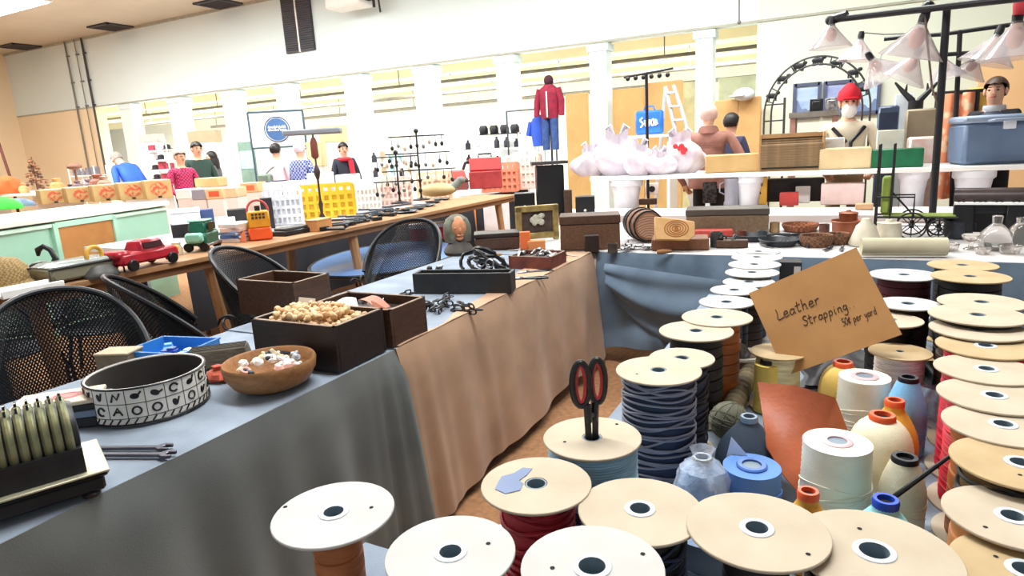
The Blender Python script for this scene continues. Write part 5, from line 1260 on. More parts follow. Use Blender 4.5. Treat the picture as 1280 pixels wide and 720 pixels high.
# green toy truck
p, s = P(240, 315); t = thing('toy_truck', 'green metal toy truck next to the red toy car', 'toy truck', p + Vector((0, .1, 0)), wang + .5)
m_gt = M('green_tin', (28, 104, 80), .35, rgb2=(18, 74, 60), scale=10); m_gl = M('green_pale', (140, 204, 180), .35)
b = MB(); b.box((0, 0, .085), (.22, .15, .09), top=.95); b.build('body', m_gt, t, bevel=.012)
b = MB(); b.box((0, 0, .165), (.15, .13, .08), top=.85); b.build('cab', m_gt, t, bevel=.01)
b = MB(); b.box((0, 0, .21), (.13, .12, .012)); b.build('roof', m_gl, t, bevel=.004)
b = MB(); b.box((0, -.08, .045), (.22, .016, .018)); b.build('bumper', m_silver, t, bevel=.003)
b = MB(); b.box((0, -.074, .17), (.11, .006, .05)); b.build('windscreen', M('truck_glass', (20, 44, 40), .15), t)
for sx in (-1, 1):
    b = MB(); b.box((sx * .125, 0, .1), (.05, .12, .07)); b.build('fender', m_gl if sx < 0 else m_gt, t, bevel=.015)
    for sy in (-.05, .06): obj('wheel', wm, t, (sx * .1, sy, .034), (0, 0, PI / 2)).scale = (.95,) * 3
# pale jar and small clutter beside the truck
vessel('cream_jar', 'little cream jar between the red car and green truck', 222, 318, WZ, [(0, 0), (6, 0), (7, 8), (5, 12), (6, 15), (0, 15)], M('jar_cream', (214, 208, 176), .4), 'jar')
vessel('brown_pot', 'little dark brown pot at the red car bumper', 214, 323, WZ, [(0, 0), (6, 0), (7, 6), (5, 10), (0, 11)], m_dkwood, 'pot')
# stack of blue and white books
for k, (h, c, lab) in enumerate(((.03, (214, 196, 186), 'pale book at the bottom of the stack by the orange jug'), (.025, (70, 98, 160), 'blue book above the pale one by the orange jug'), (.025, (110, 140, 190), 'light blue book in the stack by the orange jug'), (.03, (222, 190, 182), 'pinkish book near the top of the stack'), (.03, (226, 214, 208), 'white book topping the stack by the orange jug'))):
    p, s = P(287, 303); z0 = [0, .03, .055, .08, .11][k]
    t = thing('book', lab, 'book', p + Vector((0, .1, z0)), wang + [.1, .2, .05, .3, .15][k], 'books stacked by the orange jug')
    b = MB(); b.box((0, 0, h / 2), (.24, .17, h)); b.build('cover', M('bk%d' % k, c, .6), t, bevel=.002)
    b = MB(); b.box((.004, -.002, h / 2), (.238, .17, h - .01)); b.build('pages', M('pages', (214, 208, 196)), t)
# orange jug
p, s = P(319, 301); t = thing('orange_jug', 'orange and yellow oil jug with a hoop handle', 'jug', p + Vector((0, .06, 0)), face_cam(p))
b = MB(); b.box((0, 0, .05), (.17, .1, .1)); b.build('base', M('jug_orange', (232, 92, 40), .4), t, bevel=.012)
b = MB(); b.box((0, 0, .16), (.165, .095, .13), top=.96); b.build('upper', M('jug_yellow', (226, 168, 42), .4, rgb2=(214, 140, 36), scale=10), t, bevel=.01)
b = MB(); b.tube([(-.075, 0, .215)] + [(.075 * math.cos(a), 0, .225 + .08 * math.sin(a)) for a in [PI - PI * k / 12 for k in range(13)]] + [(.075, 0, .215)], .009, 8); b.build('hoop_handle', M('jug_red', (204, 84, 84), .4), t)
b = MB(); b.lathe([(0, 0), (.02, 0), (.02, .04), (0, .042)], 14); b.build('spout_cap', m_iron, t, (0, 0, .223))
b = MB()
for r_, z in ((0, .2), (1, .175)):
    for k in range(4): b.box((-.04 + k * .026, -.0505, z), (.018, .004, .014))
b.build('lettering', M('print_black', (60, 48, 36), .6), t)
b = MB(); b.prism([(-.15, 0), (-.06, 0), (-.07, .09)], -.03, .03, T=Matrix.Rotation(PI / 2, 4, 'X')); tag(b.build('orange_cone', M('cone_orange', (236, 130, 92), .5), None, p + Vector((-.02, .02, 0)), (0, 0, face_cam(p))), 'orange plastic wedge leaning on the orange jug', 'wedge')
# flat dark trays, small tan box
p, s = P(356, 294); t = thing('flat_tray', 'flat black tray between the orange jug and tan box', 'tray', p + Vector((0, .1, 0)), wang); b = MB(); b.box((0, 0, .02), (.34, .16, .04)); b.build('tray', m_iron, t, bevel=.006)
b = MB(); b.box((0, 0, .05), (.3, .13, .02)); b.build('lid', M('lid_grey', (70, 70, 68), .5), t, bevel=.004)
p, s = P(393, 289); t = thing('tan_box', 'small tan wooden box on the plank table', 'box', p + Vector((0, .06, 0)), wang + .1); b = MB(); b.box((0, 0, .045), (.2, .12, .09)); b.build('body', M('tanbox', (206, 150, 92), .7, rgb2=(186, 128, 74), scale=6), t, bevel=.003)
b = MB(); b.box((0, 0, .093), (.205, .125, .008)); b.build('lid', M('tanbox_lid', (222, 172, 116), .7), t)
# black tools heap
random.seed(81)
for k in range(16):
    p, s = P(rnd(418, 495), 0 or 281 - (k % 4) * 3); p = at(418 + 80 * k / 15, 288 - 22 * k / 15 - (k % 3) * 3, WZ)
    b = MB(); L = rnd(.14, .26); kd = k % 3
    if kd == 0: b.tube([(-L / 2, 0, .014), (L / 2, 0, .014)], .014, 6); b.box((L / 2, 0, .018), (.05, .09, .03))
    elif kd == 1: b.tube([(L * .4 * math.cos(a), .07 * math.sin(a), .012) for a in [2 * PI * i / 16 for i in range(16)]], .011, 6, closed=True); b.tube([(L * .4, 0, .012), (L * .9, 0, .014)], .012, 6)
    else: b.prism([(-L / 2, -.04), (L / 2, -.02), (L / 2, .03), (-L / 2, .05)], .0, .02); b.tube([(L / 2, 0, .015), (L, 0, .016)], .012, 6)
    tag(b.build('iron_tool', [m_iron, m_pan, M('slate_tool', (92, 98, 110), .4, metal=.4)][k % 3], None, (p.x, p.y, WZ + .012 * (k % 3)), (0, 0, rnd(0, 6)), bevel=0), ['dark hammer-headed tool', 'dark ring-shaped iron tool', 'flat dark trowel-shaped tool'][kd] + ' in the heap on the plank table', 'tool', 'iron tools heaped on the plank table')
for k in range(5):
    p = at(508 + 11 * k, 266 - 4 * k, WZ); b = MB(); r = rnd(.1, .14); b.lathe([(.0001, 0), (r * .6, 0), (r, .02), (r * .98, .024), (r * .58, .006), (.0001, .006)], 24, caps=False)
    tag(b.build('metal_plate', m_iron if k % 2 else m_steel, None, (p.x, p.y, WZ + .0), (0, 0, 0)), 'round dark metal plate laid along the far plank table', 'plate', 'metal plates on the plank table')
# wooden shoe / decoy and red tackle box at the far end
p, s = P(540, 247); t = thing('wooden_decoy', 'pale wooden duck decoy on the far plank table', 'decoy', p + Vector((0, .15, 0)), wang - .9)
b = MB(); b.ball((0, 0, .09), (.27, .12, .09), 20, 12); b.build('body', M('decoy', (206, 186, 140), .6, rgb2=(180, 152, 104), scale=6), t)
b = MB(); b.tube([(.2, 0, .1), (.27, 0, .16), (.3, 0, .19)], [.07, .05, .05], 10); b.ball((.32, 0, .2), (.07, .05, .05), 12, 8); b.build('head', M('decoy_grey', (120, 126, 120), .6), t)
b = MB(); b.tube([(.37, 0, .19), (.44, 0, .18)], [.025, .01], 8); b.build('bill', m_iron, t)
p, s = P(602, 236); t = thing('tackle_box', 'open red tackle box at the far end of the plank table', 'tackle box', p + Vector((0, .15, 0)), wang - 1.1)
b = MB(); b.box((0, 0, .13), (.5, .3, .26)); b.build('body', M('tackle_red', (168, 58, 58), .45, rgb2=(140, 44, 46), scale=6), t, bevel=.01)
b = MB(); b.box((0, .15, .36), (.5, .05, .2), T=Matrix.Rotation(-.3, 4, 'X')); b.build('lid', M('tackle_lid', (206, 60, 60), .45), t, bevel=.01)
b = MB(); b.tube([(-.1, .17, .47), (-.1, .19, .52), (.1, .19, .52), (.1, .17, .47)], .015, 8); b.build('handle', m_iron, t)
p, s = P(575, 238); t = thing('red_machine', 'red and dark hand machine beside the tackle box', 'machine', p + Vector((-.1, .1, 0)), wang - 1.0)
b = MB(); b.box((0, 0, .09), (.34, .2, .18)); b.build('body', M('machine_dark', (118, 64, 60), .5), t, bevel=.02); b = MB(); b.box((0, 0, .23), (.3, .18, .14), top=.8); b.build('hood', M('machine_red', (200, 96, 92), .5), t, bevel=.02)
b = MB(); b.tube([(.1, 0, .3), (.14, 0, .4), (.2, 0, .42)], .025, 8); b.build('handle', m_iron, t)
# ------------------------------------------------------------------ display stands
def tier_stand(px, pyb, htpx, label, tiers, y=None, z=WZ, mat=m_iron, wide=60, hang=True):
    p = at(px, pyb, z); s = ppm(p); H = htpx / s
    t = thing('display_stand', label, 'display stand', p, face_cam(p))
    b = MB(); b.lathe([(0, 0), (.11, 0), (.11, .012), (.02, .03), (.012, .06)], 20); b.build('base', mat, t)
    b = MB(); b.tube([(0, 0, .03), (0, 0, H)], .012, 8); b.ball((0, 0, H + .02), .03, 10, 8); b.build('pole', mat, t)
    random.seed(int(px))
    for k in range(tiers):
        z_ = H * (.45 + .5 * k / max(1, tiers - 1)); w = wide / s / 2 * (1 - .12 * k)
        b = MB(); b.tube([(-w, 0, z_), (w, 0, z_)], .008, 6); b.tube([(w * .7 * math.cos(a), w * .4 * math.sin(a), z_) for a in [2 * PI * i / 20 for i in range(20)]], .006, 5, closed=True); ar = b.build('tier', mat, t)
        if hang:
            for j in range(9):
                x = -w + 2 * w * (j + .5) / 9; b = MB(); L = rnd(.08, .16)
                b.tube([(x, 0, z_), (x, 0, z_ - L)], .004, 4); b.ball((x, 0, z_ - L), (.022, .014, .03), 8, 6); b.build('hanging_piece', [m_iron, m_silver, M('bead_tan', (196, 176, 150), .5), m_dkwood][j % 4], ar)
    return t
tier_stand(527, 250, 82, 'tall black three-tier jewellery stand on the plank table', 3, wide=90)
tier_stand(500, 254, 60, 'shorter dark jewellery stand left of the tall one', 2, wide=60)
# lamp with bar shade and candle stem
p = at(389, 292, WZ); p, s = P(389, 286); t = thing('bar_lamp', 'slim lamp with a long flat grey bar shade', 'lamp', p + Vector((0, .15, 0)), 0)
H = 118 / s
b = MB(); b.lathe([(0, 0), (.08, 0), (.08, .015), (.02, .03), (.03, .08), (.012, .12), (.02, .2), (.009, .24), (.009, H * .5), (.018, H * .53), (.03, H * .58), (.018, H * .63), (.008, H * .66), (.008, H)], 16); b.build('stem', M('stem_dark', (70, 60, 58), .4, var=.3), t)
b = MB(); b.box((0, 0, H), (.5, .09, .05)); b.build('shade', M('shade_grey', (150, 156, 164), .4), t, rot=(0, 0, .45), bevel=.012)
b = MB(); b.lathe([(.016, 0), (.032, .02), (.03, .14), (.02, .17), (.012, .18)], 14); b.build('bobbin', M('bobbin_red', (140, 78, 66), .6), t, (0, 0, H * .72))
# ------------------------------------------------------------------ table of crates behind the plank table
t = thing('crate_table', 'long white-clothed table of crates behind the plank table', 'table', (-5.62, 6.9, 0), wang - PI / 2)
b = MB(); b.box((0, 0, .78), (1.4, 6.8, .04)); b.build('tabletop', m_wcloth, t)
b = MB(); b.sheet(lambda u, v: (.705 + v * (.02 + .015 * math.sin(u * 90)), (u - .5) * 6.8, .8 - v * .72), 120, 5, .004); b.build('shade_side', M('under_table_shade', (44, 46, 54), .9), t)  # side sheet coloured dark to stand in for the shade under the table
for sx in (-.6, .6):
    for sy in (-3.2, 0, 3.2):
        b = MB(); b.tube([(sx, sy, 0), (sx, sy, .77)], .02, 8); b.build('leg', m_steel_leg, t)
KZ = .801
def crate(px, pyb, wpx, hpx, dep, label, col, rz=None, name='plastic_crate', rows=4, cols=7, z=KZ, cat='crate', back=True):
    p = at(px, pyb, z); s = ppm(p); w, h = wpx / s, hpx / s; a = face_cam(p) if rz is None else rz
    off = Vector((-math.sin(a), math.cos(a), 0)) * dep / 2
    t = thing(name, label, cat, (p.x + off.x, p.y + off.y, z), a, 'slotted crates behind the plank table')
    m = M('crate_%d_%d_%d' % col, col, .45, var=.06); th = .012
    b = MB(); b.box((0, 0, th / 2), (w, dep, th)); b.build('bottom', m, t)
    for sgn, nm in ((-1, 'front'), (1, 'rear')):
        b = MB(); yy = sgn * (dep / 2 - th / 2)
        for k in range(rows + 1): b.box((0, yy, th + (h - th) * k / rows), (w, th, h * .09))
        for k in range(cols + 1): b.box((-w / 2 + w * k / cols, yy, h / 2), (w / cols * .42, th * .8, h))
        b.build(nm, m, t)
    for sgn in (-1, 1):
        b = MB(); xx = sgn * (w / 2 - th / 2)
        for k in range(rows + 1): b.box((xx, 0, th + (h - th) * k / rows), (th, dep, h * .09))
        for k in range(6): b.box((xx, -dep / 2 + dep * k / 5, h / 2), (th * .8, dep * .08, h))
        b.build('side', m, t)
    b = MB(); b.box((0, 0, h * .4), (w - .04, dep - .04, h * .7)); b.build('contents', M('contents_%d_%d_%d' % col, tuple(int(c * .93) for c in col), .8, var=.2, scale=12), t)
    return t
crate(411, 273, 66, 40, .35, 'bright yellow slotted crate behind the plank table', (236, 190, 50), rz=.75)
crate(357, 282, 42, 44, .35, 'white slotted crate left of the yellow crate', (226, 232, 240), rz=.75)
crate(460, 263, 34, 36, .3, 'white slotted crate right of the yellow crate', (240, 236, 232), rz=.75)
crate(496, 258, 40, 34, .3, 'pale pink slotted crate behind the display stands', (240, 206, 196), rz=.7)
crate(545, 251, 42, 34, .3, 'peach slotted crate behind the duck decoy', (236, 196, 166), rz=.6)
crate(625, 240, 44, 34, .4, 'coral orange slotted crate right of the red tackle box', (234, 146, 116), rz=.35)
crate(655, 236, 40, 40, .4, 'pale pink slotted crate left of the tall black cabinet', (244, 218, 208), rz=.3)
# boxes on the left part of that table
def kbox(name, label, px, pyb, wpx, hpx, dep, col, z=KZ, rz=None, lid=None, cat='box'):
    return lidded(name, label, px, pyb, wpx, hpx, dep, z, M('kb_%d_%d_%d' % col, col, .65, var=.1, scale=8), rz=rz, lid=M('kbl_%d_%d_%d' % lid, lid, .65) if lid else None, cat=cat)
kbox('black_crate', 'low black crate behind the green toy truck', 238, 296, 40, 18, .25, (30, 30, 36), rz=.8)
kbox('white_tub', 'white plastic tub on the black crate behind the truck', 233, 280, 34, 18, .22, (206, 214, 226), z=KZ + .14, lid=(222, 228, 236))
kbox('blue_bin', 'narrow navy bin behind the stacked books', 262, 292, 16, 30, .15, (60, 80, 130))
kbox('black_case', 'black case between the navy bin and orange jug', 298, 280, 22, 18, .2, (28, 28, 32))

kbox('white_case', 'flat white box before the dark grey case', 282, 282, 24, 10, .2, (224, 222, 226))
kbox('black_bag', 'black bag between the orange jug and the white crate', 337, 286, 14, 38, .15, (34, 32, 38))
# ------------------------------------------------------------------ patio furniture
m_mesh = M('wrought_iron', (20, 24, 30), .4, var=.2)
def patio_chair(label, loc, rz):
    t = thing('patio_chair', label, 'chair', loc, rz, 'black lattice patio chairs')
    R = .29
    def back(a, z): return (R * math.sin(a) * (1 + .1 * z), R * math.cos(a) * (1 + .1 * z) + .12 * (z - .4), z)   # barrel back, open to -Y
    A0 = 1.75
    def top(a): return .86 + .1 * math.cos(a / A0 * PI / 2) ** 2 - .26 * (abs(a) / A0) ** 3
    b = MB(); b.tube([back(-A0 + 2 * A0 * k / 32, top(-A0 + 2 * A0 * k / 32)) for k in range(33)], .014, 8); b.build('top_rail', m_mesh, t)
    b = MB(); b.tube([back(-A0 + 2 * A0 * k / 32, .46) for k in range(33)], .011, 6); b.build('lower_rail', m_mesh, t)
    b = MB(); n = 72
    for sg in (-1, 1):
        for k in range(-10, n + 11):
            pts = []
            for i in range(9):
                v = i / 8; u = (k + sg * (v - .5) * 20) / n
                if u < 0 or u > 1: continue
                a = -A0 + 2 * A0 * u; pts.append(back(a, .46 + (top(a) - .46) * v))
            if len(pts) > 1: b.tube(pts, .0034, 4, caps=False)
    b.build('lattice_back', m_mesh, t)
    b = MB(); b.tube([(R * math.cos(a), R * math.sin(a) - .02, .43) for a in [2 * PI * k / 28 for k in range(28)]], .012, 6, closed=True); b.build('seat_rim', m_mesh, t)
    b = MB()
    for k in range(-19, 20):
        x = k * R / 20; h = math.sqrt(max(0, R * R - x * x))
        for sg in (-1, 1):
            T_ = Matrix.Translation((0, -.02, .43)) @ Matrix.Rotation(sg * PI / 4, 4, 'Z'); b.tube([(x, -h, 0), (x, 0, -.008), (x, h, 0)], .0038, 4, T=T_, caps=False)
    b.build('lattice_seat', m_mesh, t)
    for sx in (-1, 1):
        b = MB(); b.tube([(sx * .22, -.2, .43), (sx * .25, -.25, .22), (sx * .24, -.24, 0)], .012, 6); b.build('leg', m_mesh, t)
        b = MB(); b.tube([(sx * .2, .16, .43), (sx * .22, .24, .2), (sx * .24, .28, 0)], .012, 6); b.build('leg', m_mesh, t)
        b = MB(); sc = [(sx * (.27 - .05 * math.sin(a * .5)), -.2 + .06 * math.cos(a) * (1 - a / 14), .55 + .06 * math.sin(a) * (1 - a / 14)) for a in [k * .6 for k in range(16)]]; b.tube(sc, .008, 6); b.build('arm_scroll', m_mesh, t)
    return t
patio_chair('black lattice patio chair nearest the branded drum', (-2.96, 1.5, 0), 1.2)
patio_chair('black lattice patio chair directly behind the blue tray', (-3.15, 2.25, 0), 2.6)
patio_chair('black lattice patio chair behind the drawer of wooden knobs', (-3.25, 2.95, 0), 1.9)
patio_chair('black lattice patio chair at the left edge of the photo', (-3.1, .75, 0), 2.2)
patio_chair('black lattice patio chair right before the blue patio table', (-3.05, 4.0, 0), .2)
for k, (x, y, r_) in enumerate(((-4.85, 1.35, 1.2), (-4.9, 2.05, 2.0), (-4.85, 2.75, 1.0))):
    c_ = patio_chair(['leftmost', 'middle', 'rightmost'][k] + ' of three black lattice patio chairs behind the plank table legs', (x, y, 0), r_); c_.scale = (1, 1, .86)
# blue oval patio table
p = Vector((-3.95, 5.0, 0)); t = thing('patio_table', 'oval patio table with a pale blue top below the planks', 'table', p, .3)
b = MB(); b.lathe([(0, .50), (.98, .50), (1.0, .51), (.98, .52), (0, .52)], 48, sx=.66, sy=1.0); b.build('glass_top', M('blue_top', (122, 156, 204), .25, rgb2=(104, 138, 190), scale=5), t)
b = MB(); b.tube([(.665 * math.cos(a), 1.005 * math.sin(a), .51) for a in [2 * PI * k / 48 for k in range(48)]], .016, 6, closed=True); b.build('rim', m_mesh, t)
for k in range(4):
    a = PI / 4 + k * PI / 2; b = MB(); b.tube([(.2 * math.cos(a), .3 * math.sin(a), .5), (.3 * math.cos(a), .45 * math.sin(a), .3), (.22 * math.cos(a), .33 * math.sin(a), .12), (.36 * math.cos(a), .5 * math.sin(a), 0)], .016, 6); b.build('leg', m_mesh, t)
lidded('red_carton', 'red and white carton on the blue patio table', 536, 300, 46, 20, .2, .521, M('carton_red', (206, 60, 80), .6), lid=M('carton_white', (230, 226, 230), .6))
# orange tarpaulin box and white cartons under the far plank table
def floor_carton(label, px, pyb, wpx, hpx, zb, dep, col):
    p = at(px, pyb, zb); s_ = ppm(p); w, h = wpx / s_, zb + hpx / s_
    t = thing('tall_carton', label, 'carton', (p.x, p.y, 0), face_cam(p))
    b = MB(); b.box((0, dep / 2, h / 2), (w, dep, h)); b.build('body', M('fc_%d_%d_%d' % col, col, .7, var=.08, scale=5), t, bevel=.006)
    b = MB(); b.box((0, dep / 2, h + .004), (w * .12, dep, .004)); b.build('tape', M('tape', (214, 190, 150), .4), t)
floor_carton('tall orange carton on the floor under the far planks', 578, 285, 36, 30, .35, .3, (232, 150, 92))
floor_carton('tall white carton on the floor under the plank end', 622, 290, 32, 40, .3, .3, (236, 228, 230))
floor_carton('tall white carton on the floor left of the orange carton', 548, 290, 26, 24, .35, .3, (232, 226, 220))
# ------------------------------------------------------------------ mint green counter at the far left
fa, fb = at(-70, 289, 1.1), at(207, 252, 1.1)
md = fb - fa; ML = md.length; mang = math.atan2(md.y, md.x)
t = thing('mint_counter', 'mint green counter with a white top and a brown panel', 'counter', (fa.x, fa.y, 0), mang)
m_mint = M('mint_paint', (176, 222, 200), .5, rgb2=(162, 212, 188), scale=2)
b = MB(); b.box((ML / 2, .55, 1.08), (ML + .06, 1.16, .05)); b.build('top', M('counter_white', (232, 232, 220), .5), t, bevel=.006)
b = MB(); b.box((ML / 2, .56, .52), (ML, 1.1, 1.04)); b.build('body', m_mint, t)
def fx(px, py): q = at(px, py, 1.1); return (Vector((q.x - fa.x, q.y - fa.y, 0))).dot(Vector((math.cos(mang), math.sin(mang), 0)))
x0, x1 = fx(68, 271), fx(143, 261)
b = MB(); b.box(((x0 + x1) / 2, 0.0, .74), (x1 - x0, .02, .52)); pn = b.build('brown_panel', M('brown_panel', (196, 138, 78), .7, rgb2=(178, 120, 64), scale=5), t)
for xx in (x0, x1):
    b = MB(); b.box((xx, -.01, .74), (.05, .04, .58)); b.build('panel_stile', m_mint, t)
b = MB(); b.box(((x0 + x1) / 2, -.01, 1.02), (x1 - x0, .04, .05)); b.build('panel_rail', m_mint, t)
b = MB(); b.box((ML / 2, -.01, 1.02), (ML, .02, .03)); b.build('moulding', M('mint_pale', (206, 232, 214), .5), t)
b = MB(); b.box((ML + .02, .3, .55), (.05, .5, 1.05)); b.build('end_board', M('end_board', (206, 188, 158), .6), t)
m_cb = M('fruit_box', (206, 172, 120), .75, rgb2=(190, 152, 100), scale=5); m_cbr = M('box_print_red', (204, 92, 62), .7, rgb2=(206, 164, 112), scale=26, lo=.42, hi=.55)
for k in range(5):
    xx = 36 + k * 33; p = at(xx + 16, 255.5 - k * 1.6, 1.107); s = ppm(p)
    t = thing('fruit_carton', ['leftmost', 'second', 'middle', 'fourth', 'rightmost'][k] + ' of five printed fruit cartons on the mint counter', 'carton', (p.x, p.y + .15, 1.107), face_cam(p) + .15, 'printed cartons on the mint counter')
    w, h = 29.5 / s, (17 + 1.3 * k) / s
    b = MB(); b.box((0, 0, h / 2), (w, .3, h)); b.build('body', m_cb, t, bevel=.004)
    b = MB(); b.lathe([(.0001, 0), (h * .36, 0), (h * .36, .004), (.0001, .004)], 20, sx=1.25, T=Matrix.Translation((0, -.151, h * .55)) @ Matrix.Rotation(PI / 2, 4, 'X')); b.build('red_print', m_cbr, t)
    b = MB(); b.box((0, -.152, h * .1), (w * .14, .004, h * .09)); b.build('slot', m_iron, t)
    b = MB(); b.box((0, 0, h + .004), (w * .98, .29, .006)); b.build('lid_flap', M('box_pale', (226, 208, 176), .7), t)
# ------------------------------------------------------------------ lamp stands with glass shades, right
m_pole = M('pole_black', (26, 24, 28), .4)
m_shade = M('shade_glass', (240, 234, 236), .08, trans=.8, var=.03, ior=1.3)
m_shadep = M('shade_inner', (226, 172, 150), .5)
def lamp_shade(p, label, size, tilt=(0, 0)):
    t = thing('hanging_lamp', label, 'hanging lamp', p, 0, 'glass lamp shades hung on the black stands', rot=(tilt[0], tilt[1], 0))
    b = MB(); b.lathe([(.022, 0), (.03, -.03), (.07, -.08), (.13, -.15), (.165, -.19), (.16, -.192), (.125, -.152), (.064, -.082), (.024, -.032)], 28, closed=True, wob=lambda a, z: 1 + .02 * math.sin(12 * a)); b.build('shade', m_shade, t).scale = (size,) * 3
    b = MB(); b.lathe([(0, .05), (.02, .05), (.026, .02), (.024, -.02), (0, -.02)], 14); b.build('socket', m_pole, t).scale = (size,) * 3
    b = MB(); b.ball((0, 0, -.09), (.04, .04, .055), 12, 8); b.build('bulb', m_shadep, t).scale = (size,) * 3
    return t
PY = 5.87
b0 = atY(1168, 262, PY); top = atY(1184, 6, PY)
t = thing('lamp_stand', 'tall black lamp stand pole with a long top bar', 'lamp stand', (b0.x, PY, 0))
b = MB(); b.tube([(0, 0, 0), (top.x - b0.x, 0, top.z)], .026, 10); b.build('pole', m_pole, t)
b = MB(); b.lathe([(0, 0), (.1, 0), (.1, .02), (.04, .04), (.03, .1)], 24); b.build('base', m_pole, t)
e0 = atY(1038, 25, PY + .25); e1 = atY(1290, -4, PY - .35)
b = MB(); b.tube([e0 - Vector((b0.x, PY, 0)), e1 - Vector((b0.x, PY, 0))], .024, 10); b.build('top_bar', m_pole, t)
b = MB(); q = e0 - Vector((b0.x, PY, 0)); b.ball(q, .04, 10, 8); b.tube([q, q + Vector((.12, -.05, .015))], .038, 8); b.build('bar_end', m_pole, t)
b = MB(); q = atY(1160, 9, PY) - Vector((b0.x, PY, 0)); b.ball(q, .045, 10, 8); b.build('clamp', m_pole, t)
b = MB(); q0 = atY(1156, 20, PY - .05) - Vector((b0.x, PY, 0)); q1 = atY(1165, 110, PY - .02) - Vector((b0.x, PY, 0)); q2 = atY(1172, 130, PY) - Vector((b0.x, PY, 0)); b.tube([q0, q1, q2], .008, 6); b.build('cord', M('cord_brown', (110, 92, 76), .6), t)
PY2 = 7.55
b1 = atY(1196, 230, PY2); top2 = atY(1200, 38, PY2)
t2 = thing('lamp_stand', 'second thinner lamp stand behind the first one', 'lamp stand', (b1.x, PY2, 0)); o_ = Vector((b1.x, PY2, 0))
b = MB(); b.tube([(0, 0, 0), (top2.x - b1.x, 0, top2.z)], .022, 8); b.build('pole', m_pole, t2); b = MB(); b.lathe([(0, 0), (.2, 0), (.2, .02), (.03, .05)], 20); b.build('base', m_pole, t2)
b = MB(); b.tube([atY(1177, 43, PY2) - o_, atY(1285, 28, PY2) - o_], .02, 8); b.tube([atY(1105, 49, PY2) - o_, atY(1132, 46, PY2) - o_, atY(1177, 43, PY2) - o_], .02, 8); b.build('top_bar', m_pole, t2)
b = MB(); b.tube([atY(1168, 69, PY2) - o_, atY(1232, 65, PY2) - o_], .02, 8); b.build('lower_bar', m_pole, t2)
for k, (px, py, y, sz, tl, lab) in enumerate(((1040, 29, PY + .22, 1.0, (0, 0), 'glass lamp shade at the left end of the top bar'), (1154, 26, PY - .02, 1.35, (.1, .25), 'large glass lamp shade beside the main black pole'),
        (1076, 47, PY2, 1.15, (0, .1), 'small glass shade hanging right of the first one'), (1088, 72, PY2 - .3, 1.15, (.3, -.6), 'tilted pinkish glass shade below the small one'),
        (1148, 66, PY2 - .3, 1.3, (.2, .5), 'glass shade tucked under the large one'), (1248, 42, PY2 - .2, 1.35, (0, .3), 'glass shade at the right under the second bar'),
        (1272, 24, PY - .1, 1.35, (0, .0), 'frosted glass shade cut by the right edge'), (1222, 70, PY2, 1.0, (.2, .4), 'small glass shade behind the second pole'), (1180, 72, PY2 - .1, 1.0, (.1, -.2), 'small glass shade close behind the main pole'))):
    lamp_shade(atY(px, py, y), lab, sz, tl)
b = MB(); b.tube([atY(1076, 44, PY2), atY(1082, 41, PY2), atY(1105, 43, PY2), atY(1135, 42, PY2)], .006, 5); b.tube([atY(1100, 75, PY2 - .3), atY(1104, 62, PY2 - .2), atY(1130, 58, PY2), atY(1150, 58, PY2)], .006, 5)
tag(b.build('grey_wires', m_cond), 'thin grey cords looping between the hanging glass shades', 'cord')
b = MB(); p = atY(1277, 18, PY - .15); b.lathe([(0, 0), (.05, 0), (.055, .06), (.05, .2), (0, .2)], 16); tag(b.build('red_lantern', M('cap_red_purple', (190, 50, 60), .5), None, p), 'red lantern body at the top right edge', 'lantern')
# ------------------------------------------------------------------ garden arch
AYY = 9.0
def ap(px, py): return atY(px, py, AYY)
c = ap(1019, 146); ro = abs(ap(1085, 140).x - ap(953, 140).x) / 2; zc = ap(1019, 140).z; topz = ap(1015, 71).z
t = thing('garden_arch', 'black metal garden arch with animal silhouettes', 'arch', (c.x, AYY, 0)); m_arch = M('arch_iron', (58, 56, 56), .5)
ry = topz - zc
for k, f in enumerate((1.0, .86)):
    b = MB(); b.tube([(ro * f * math.cos(a), 0, zc + ry * f * math.sin(a)) for a in [PI * i / 36 for i in range(37)]], .012, 6); b.build('arc', m_arch, t)
    for s_ in (-1, 1):
        b = MB(); b.tube([(s_ * ro * f, 0, zc), (s_ * ro * f, 0, 0)], .012, 6); b.build('upright', m_arch, t)
for k in range(1, 12):
    a = PI * k / 12
    b = MB(); b.tube([(ro * .86 * math.cos(a), 0, zc + ry * .86 * math.sin(a)), (ro * math.cos(a), 0, zc + ry * math.sin(a))], .008, 5); b.build('spoke', m_arch, t)
random.seed(2)
for k in range(7):
    a = PI * (k + 1) / 8; x, z = ro * .93 * math.cos(a), zc + ry * .93 * math.sin(a)
    b = MB(); b.ball((x, 0, z), (.07, .01, .035), 10, 6); b.ball((x + .07, 0, z + .03), (.028, .01, .024), 8, 6)
    for dx in (-.05, -.03, .03, .05): b.tube([(x + dx, 0, z), (x + dx, 0, z - .065)], .009, 4)
    b.build('animal_silhouette', m_iron, t)
for s_, f in ((-1, .93),):
    for k in range(9):
        b = MB(); b.tube([(-ro, 0, .25 + k * .2), (-ro * .60, 0, .25 + k * .2)], .009, 5); b.build('rung', m_arch, t)
b = MB(); b.tube([(-ro * .6, 0, 0), (-ro * .6, 0, zc + .2)], .015, 6); b.build('inner_upright', m_arch, t)
